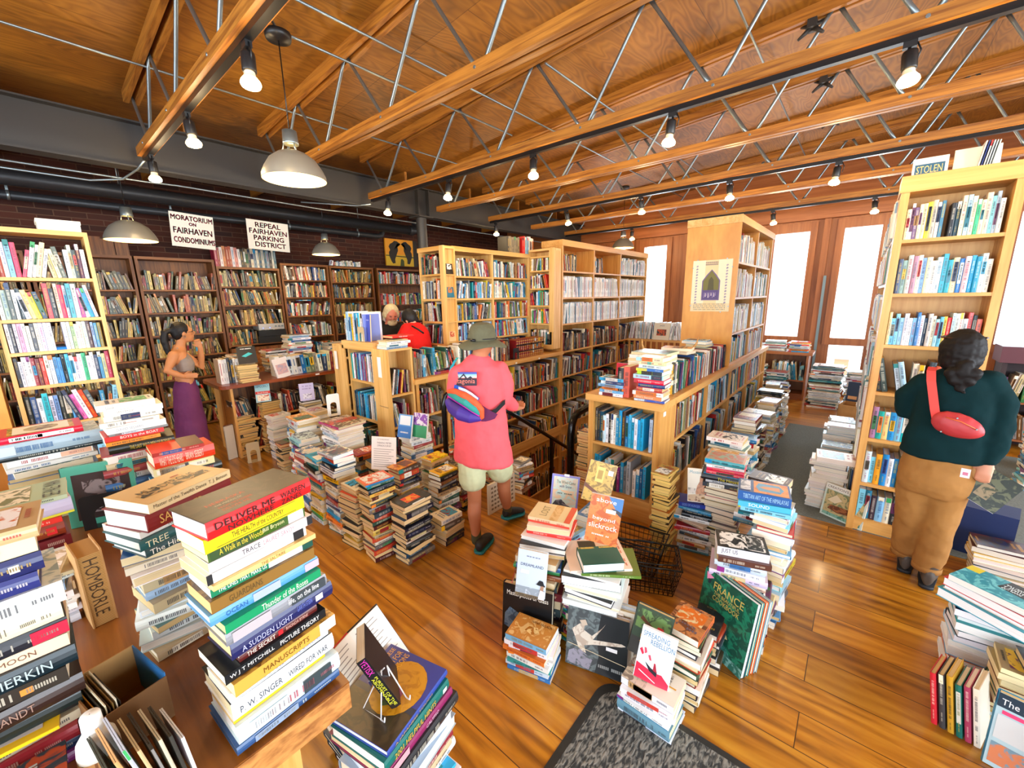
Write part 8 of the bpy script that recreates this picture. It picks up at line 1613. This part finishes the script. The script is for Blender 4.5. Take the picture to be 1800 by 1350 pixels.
# -- young woman at the left, in profile
B3 = (-5.46, 1.10); b3_ = (B3[0], B3[1], 0)
p3 = empty('person', b3_); tag(p3, 'person with a dark ponytail, grey crop top and long purple skirt, hand at mouth', 'person')
ff = Vector((-.98, .197, 0)).normalized(); rr = ff.cross(Z).normalized()
a = lambda px, py, off=0.0: at(px, py, B3, off, ff)
sf = (rr*.97+ff*.25).normalized(); sr = sf.cross(Z).normalized()      # her right side is towards the camera
bl = Blob(b3_); hd = a(321, 584); 
bl.ball(hd, sf*.080, sr*.070, Z*.098); bl.ball(hd+sf*.025-Z*.055, sf*.055, sr*.052, Z*.055)
bl.ball(hd+sf*.094-Z*.012, sf*.020, sr*.012, Z*.022, 10, 8); bl.ball(hd+sf*.083-Z*.048, sf*.013, sr*.022, Z*.008, 10, 6); bl.ball(hd+sf*.078-Z*.064, sf*.012, sr*.02, Z*.008, 10, 6); bl.ball(hd+sf*.070-Z*.092, sf*.018, sr*.02, Z*.016, 10, 6)
bl.ball(hd+sf*.075+Z*.022, sf*.012, sr*.045, Z*.014, 10, 6)
bl.ball(hd+sr*.070-sf*.012-Z*.012, sf*.018, sr*.012, Z*.030, 10, 6)
nk = a(315, 612); bl.tube([hd-Z*.06-sf*.02, nk-Z*.03], [.042, .048])
T3 = lambda px, py, hw, hd_: (a(px, py), sf*hw, sr*hd_)
bl.oval([T3(313, 610, .045, .06), T3(312, 618, .062, .13), T3(314, 630, .078, .155), T3(320, 645, .080, .14), T3(323, 657, .068, .125), T3(325, 668, .076, .135), T3(326, 680, .086, .15)], 22)
shN = a(306, 624, .12); elN = a(294, 652, .17); wrN = a(322, 662, .17)
bl.tube([shN, shN*.5+elN*.5, elN, elN*.5+wrN*.5, wrN], [.052, .044, .038, .034, .024]); hand(bl, wrN, a(340, 660, .15), (Z), .85, .5)
shF = a(322, 624, -.12); elF = a(355, 645, -.05); wrF = a(352, 610, .0)
bl.tube([shF, shF*.5+elF*.5, elF, elF*.5+wrF*.5, wrF], [.050, .042, .036, .032, .022]); hand(bl, wrF, a(344, 595, .02), (-sf+Z*.4), .85, 1.1)
bl.tube([a(316, 628), shN], .05); bl.tube([a(318, 628), shF], .05); bl.tube([nk, a(318, 640)], .06); bl.build('body', SKIN['left'], p3, .007, 4)
mat('grey_knit', '9a9088', .8, 0, .06, 30); mat('plum_jersey', '6c2a5e', .75, 0, .10, 6)
tp = Blob(b3_); tp.oval([T3(316, 622, .060, .10), T3(318, 630, .090, .160), T3(322, 640, .096, .158), T3(323, 650, .086, .148), T3(323, 652, .076, .136)], 22); tp.tube([a(312, 612, .06), a(314, 626, .08)], .012); tp.tube([a(316, 612, -.06), a(322, 626, -.08)], .012)
tp.build('crop_top', 'grey_knit', p3, .008, 3)
sk = Blob(b3_); sk.oval([T3(325, 668, .086, .14), T3(327, 685, .108, .165), T3(330, 710, .122, .185), T3(336, 745, .135, .20), T3(341, 780, .145, .215), T3(344, 806, .152, .22), T3(344, 808, .13, .19)], 24)
sko = sk.build('skirt', 'plum_jersey', p3, .010, 4, (.03, .16))
shoe(p3, b3_, fl(352, 822), fl(380, 820)+rr*.04, mat('beige_shoe', 'b98a60', .6), mat('beige_sole', 'e0c8a0', .6), .06, .042)
shoe(p3, b3_, fl(335, 816), fl(358, 812), 'beige_shoe', 'beige_sole', .06, .042)
hr = Blob(b3_); hr.ball(hd+Z*.022-sf*.022, sf*.085, sr*.082, Z*.092); hr.ball(hd-sf*.05-Z*.01, sf*.052, sr*.07, Z*.07)
hr.tube([hd-sf*.09+Z*.03, hd-sf*.15+Z*.01, hd-sf*.165-Z*.08, hd-sf*.15-Z*.20, hd-sf*.13-Z*.27], [.028, .034, .034, .026, .008]); hr.build('hair', 'hair_black', p3, .007, 2, (.008, .03))
g = G(); 
for s in (1, -1): e = hd+sf*.074+Z*.004+sr*.030*s-Vector(b3_); g.lathe([(.001, -.002), (.006, 0), (.001, .002)], n=10, M=Matrix.Translation(e) @ Matrix.Rotation(pi/2, 4, 'Y'))
g.build('eye', 'dark_plastic', p3)
g = G(); e = hd+sf*.082+Z*.004-Vector(b3_); g.tube([e+sr*.032+sf*.004+Vector((0, 0, .016*sin(t_)))+sr*.02*cos(t_) for t_ in [2*pi*i/12 for i in range(13)]], .0010, 5); g.tube([e+sr*.055, hd-Vector(b3_)+sr*.078-sf*.01], .0016, 5); g.build('glasses', 'dark_plastic', p3)
g = G(); e = hd+sr*.082-sf*.012-Z*.045-Vector(b3_); g.tube([e+Vector((0, 0, .012*sin(t_)))+sf*.012*cos(t_) for t_ in [2*pi*i/12 for i in range(13)]], .002, 6); g.build('earring', 'galv', p3)
ky = empty('key_ring', a(345, 668, .17)); tag(ky, 'bunch of keys hanging at the waist of the purple skirt', 'keys')
g = G(); g.tube([(0, 0, 0), (.01, 0, -.03), (-.005, 0, -.05)], .006, 6); g.tube([(0, .01, -.02), (.012, .01, -.06)], .008, 6); g.build('keys', mat('key_teal', '5aa0b0', .4, .3), ky)
# -- bearded man behind the counter and the person in the red hoodie
def cen(px, py, d): r_ = ray(px, py); return CAM+r_*(d/r_.dot(f0))
c4 = cen(688, 553, 5.25); B4 = (c4.x, c4.y); b4_ = (c4.x, c4.y, 0)
p4 = empty('person', b4_); tag(p4, 'person with white hair and beard in a black T-shirt bending over the desk', 'person')
a = lambda px, py, off=0.0: at(px, py, B4, off)
sf = (-f0*.85+r0*.45).normalized(); sr = sf.cross(Z).normalized(); up = (Z*.93+sf*.36).normalized()
bl = Blob(b4_); hd = c4; fw = (sf*.93-Z*.36).normalized()
bl.ball(hd, fw*.095, sr*.078, up*.115); bl.ball(hd+fw*.098-up*.012, fw*.022, sr*.016, up*.026, 10, 8); bl.ball(hd+fw*.085+up*.025, fw*.012, sr*.05, up*.012, 10, 6)
for s in (-1, 1): bl.ball(hd+sr*.078*s-up*.01, fw*.018, sr*.012, up*.032, 10, 6); bl.ball(hd+fw*.075+sr*.035*s-up*.02, fw*.02, sr*.022, up*.02, 10, 6)
bl.tube([hd-up*.07-fw*.03, a(684, 582)-sf*.05], [.056, .065])
shR_, shL_ = a(708, 578, -.05), a(668, 572, -.05)
elR_, haR_ = a(712, 600, .05), a(701, 612, .15); bl.tube([shR_-Z*.12, elR_, haR_], [.05, .042, .03]); hand(bl, haR_, haR_-r0*.1, Z, 1, .6)
elL_, haL_ = a(662, 600, .1), a(676, 606, .2); bl.tube([shL_-Z*.1, elL_, haL_], [.05, .042, .03]); hand(bl, haL_, haL_+r0*.1, Z, 1, .6)
bl.tube([a(682, 640)-r0*.1, (b4_[0]-.07, b4_[1], .05)], [.09, .05]); bl.tube([a(692, 640)+r0*.1, (b4_[0]+.12, b4_[1], .05)], [.09, .05])
bl.tube([a(684, 582)-sf*.05, a(686, 610)-sf*.05, a(688, 640)-sf*.03], [.06, .12, .13]); bl.tube([a(686, 580)-sf*.03, shR_, shR_-Z*.12], [.06, .05, .05]); bl.tube([a(686, 580)-sf*.03, shL_, shL_-Z*.1], [.06, .05, .05]); bl.build('body', SKIN['old'], p4, .008, 4)
ts = Blob(b4_); ts.oval([(a(686, 570)-sf*.06, sr*.09, sf*.08), (a(687, 576)-sf*.03, sr*.20, sf*.11), (a(688, 590)-sf*.02, sr*.225, sf*.13), (a(688, 612)-sf*.05, sr*.21, sf*.14), (a(688, 640)-sf*.05, sr*.20, sf*.14)], 22)
ts.tube([shR_, elR_+Z*.04], [.085, .07]); ts.tube([shL_, elL_+Z*.04], [.085, .07]); tso = ts.build('t_shirt', mat('black_cotton', '15130f', .9), p4, .010, 4)
tl = Blob(b4_); tl.oval([(a(688, 635)-sf*.05, sr*.2, sf*.14), (a(688, 655)-sf*.05, sr*.2, sf*.14)]); 
for dx in (-.1, .1): tl.tube([a(688, 650)+sr*dx, Vector((b4_[0], b4_[1], .06))+sr*dx], [.10, .08])
tl.build('trousers', mat('dark_denim', '23262e', .9), p4, .012, 3)
g = G(); text(g, 'S', plane(a(686, 606, .0)+sf*.10-Vector(b4_), sr*-1, (0, 0, 1)), 0, 0, .045, .06, hx('e4e0d0')); g.build('shirt_print', 'cloth_print', tso)
hr = Blob(b4_); hr.ball(hd+up*.035-fw*.02, fw*.095, sr*.095, up*.10)
for s in (-1, 1): hr.ball(hd+sr*.078*s-fw*.02, fw*.06, sr*.025, up*.06)
hr.build('hair', 'hair_white', p4, .008, 2, (.010, .03))
hr = Blob(b4_); hr.ball(hd+fw*.055-up*.085, fw*.045, sr*.062, up*.045); hr.ball(hd+fw*.090-up*.045, fw*.012, sr*.035, up*.010, 10, 6); hr.build('beard', 'hair_white', p4, .007, 1, (.008, .03))
g = G()
for s in (-1, 1): e = hd+fw*.092+sr*.030*s+up*.010-Vector(b4_); g.tube([e+fw*.001-sr*.012, e+sr*.012], .004, 6)
g.build('eye', 'dark_plastic', p4)
c5 = cen(720, 562, 4.95); B5 = (c5.x, c5.y); b5_ = (c5.x, c5.y, 0)
p5 = empty('person', b5_); tag(p5, 'person in a bright red hoodie with dark hair in a bun, bent at the counter', 'person')
a = lambda px, py, off=0.0: at(px, py, B5, off)
sf = (-r0*.8+f0*.45).normalized(); sr = sf.cross(Z).normalized()
bl = Blob(b5_); hd = c5; fw = (sf*.85-Z*.5).normalized(); up = (Z*.85+sf*.5).normalized()
bl.ball(hd, fw*.09, sr*.072, up*.108); bl.ball(hd+fw*.09-up*.02, fw*.02, sr*.012, up*.022, 10, 8); bl.ball(hd-sr*.072-up*.01-fw*.01, fw*.018, sr*.012, up*.03, 10, 6); bl.ball(hd+sr*.072-up*.01-fw*.01, fw*.018, sr*.012, up*.03, 10, 6)
bl.tube([hd-up*.07-fw*.02, a(729, 576)], [.045, .052]); haR_ = a(704, 606, .05); bl.tube([a(712, 598, .05), haR_], [.035, .026]); hand(bl, haR_, haR_+sf*.1, Z, .9, .6)
for dx in (-.09, .09): bl.tube([a(730, 650)+sr*dx, Vector((b5_[0]+.05, b5_[1], .06))+sr*dx], [.08, .045])
bl.tube([a(729, 576), a(732, 610), a(733, 650)], [.05, .10, .12]); bl.tube([a(728, 585), a(712, 598, .05)], [.06, .035]); bl.build('body', mat('skin_pale', 'e0a888', .55), p5, .008, 4)
ho = Blob(b5_); ho.oval([(a(724, 566)+Z*.0, sf*.07, sr*.07), (a(728, 574), sf*.11, sr*.15), (a(731, 586), sf*.14, sr*.19), (a(733, 604), sf*.15, sr*.20), (a(734, 635), sf*.16, sr*.2)], 22)
ho.tube([a(716, 578, .12), a(708, 592, .15), a(706, 604, .1)], [.075, .07, .045]); ho.tube([a(716, 578, -.12), a(708, 592, -.15), a(704, 604, -.05)], [.075, .07, .045]); ho.ball(a(731, 573), sf*.06, sr*.10, Z*.05)
ho.build('hoodie', mat('red_fleece', 'e01008', .85), p5, .010, 4, (.012, .08))
tl = Blob(b5_); tl.oval([(a(734, 628), sf*.15, sr*.19), (a(734, 655), sf*.14, sr*.18)])
for dx in (-.09, .09): tl.tube([a(733, 652)+sr*dx, Vector((b5_[0]+.05, b5_[1], .06))+sr*dx], [.095, .07])
tl.build('trousers', 'dark_denim', p5, .012, 3)
hr = Blob(b5_); hr.ball(hd+up*.025-fw*.015, fw*.095, sr*.088, up*.108); hr.ball(a(729, 562)+sf*.0, sf*.05, sr*.05, Z*.05); hr.tube([hd+fw*.075+up*.04, hd+fw*.10-up*.03], [.02, .012]); hr.build('hair', 'hair_black', p5, .008, 2, (.006, .04))
g = G(); g.tube([a(724.5, 561, .05)-Vector(b5_)+Vector((0, 0, .02*sin(t_)))+r0*.012*cos(t_) for t_ in [2*pi*i/10 for i in range(11)]], .006, 6); g.build('hair_clip', 'white_paper', p5)
g = G(); g.tube([a(724, 573, .19)-Vector(b5_), a(735, 579, .215)-Vector(b5_), a(745, 586, .2)-Vector(b5_)], .010, 6); g.build('bag_strap', 'dark_plastic', p5)
# desk the two bend over, with piles
dk = empty('desk', (-5.75, 4.24, 0)); tag(dk, 'cluttered shop desk between the black T-shirt and the red hoodie', 'desk')
g = G(); g.box(-.75, -.1, .86, 0, 1.1, .90); g.build('desk_top', 'mahogany', dk)
for x, y in ((-.7, -.05), (-.05, -.05), (-.7, 1.0), (-.05, 1.0)): g = G(); g.box(x, y, 0, x+.04, y+.04, .86); g.build('leg', 'oldwood', dk)
for i, (x, y, zt) in enumerate(((-5.85, 4.20, 1.15), (-6.2, 4.22, 1.10), (-5.8, 4.6, 1.12))): stack(x, y, .901, zt, 'X', 'desk pile by the person in black, %s from the camera' % ordn[i], w=.2, h=.26, pal='mixed')
# things on top of the shelves: headphones-like spotlight heads seen above the bright row
finish_books(300)
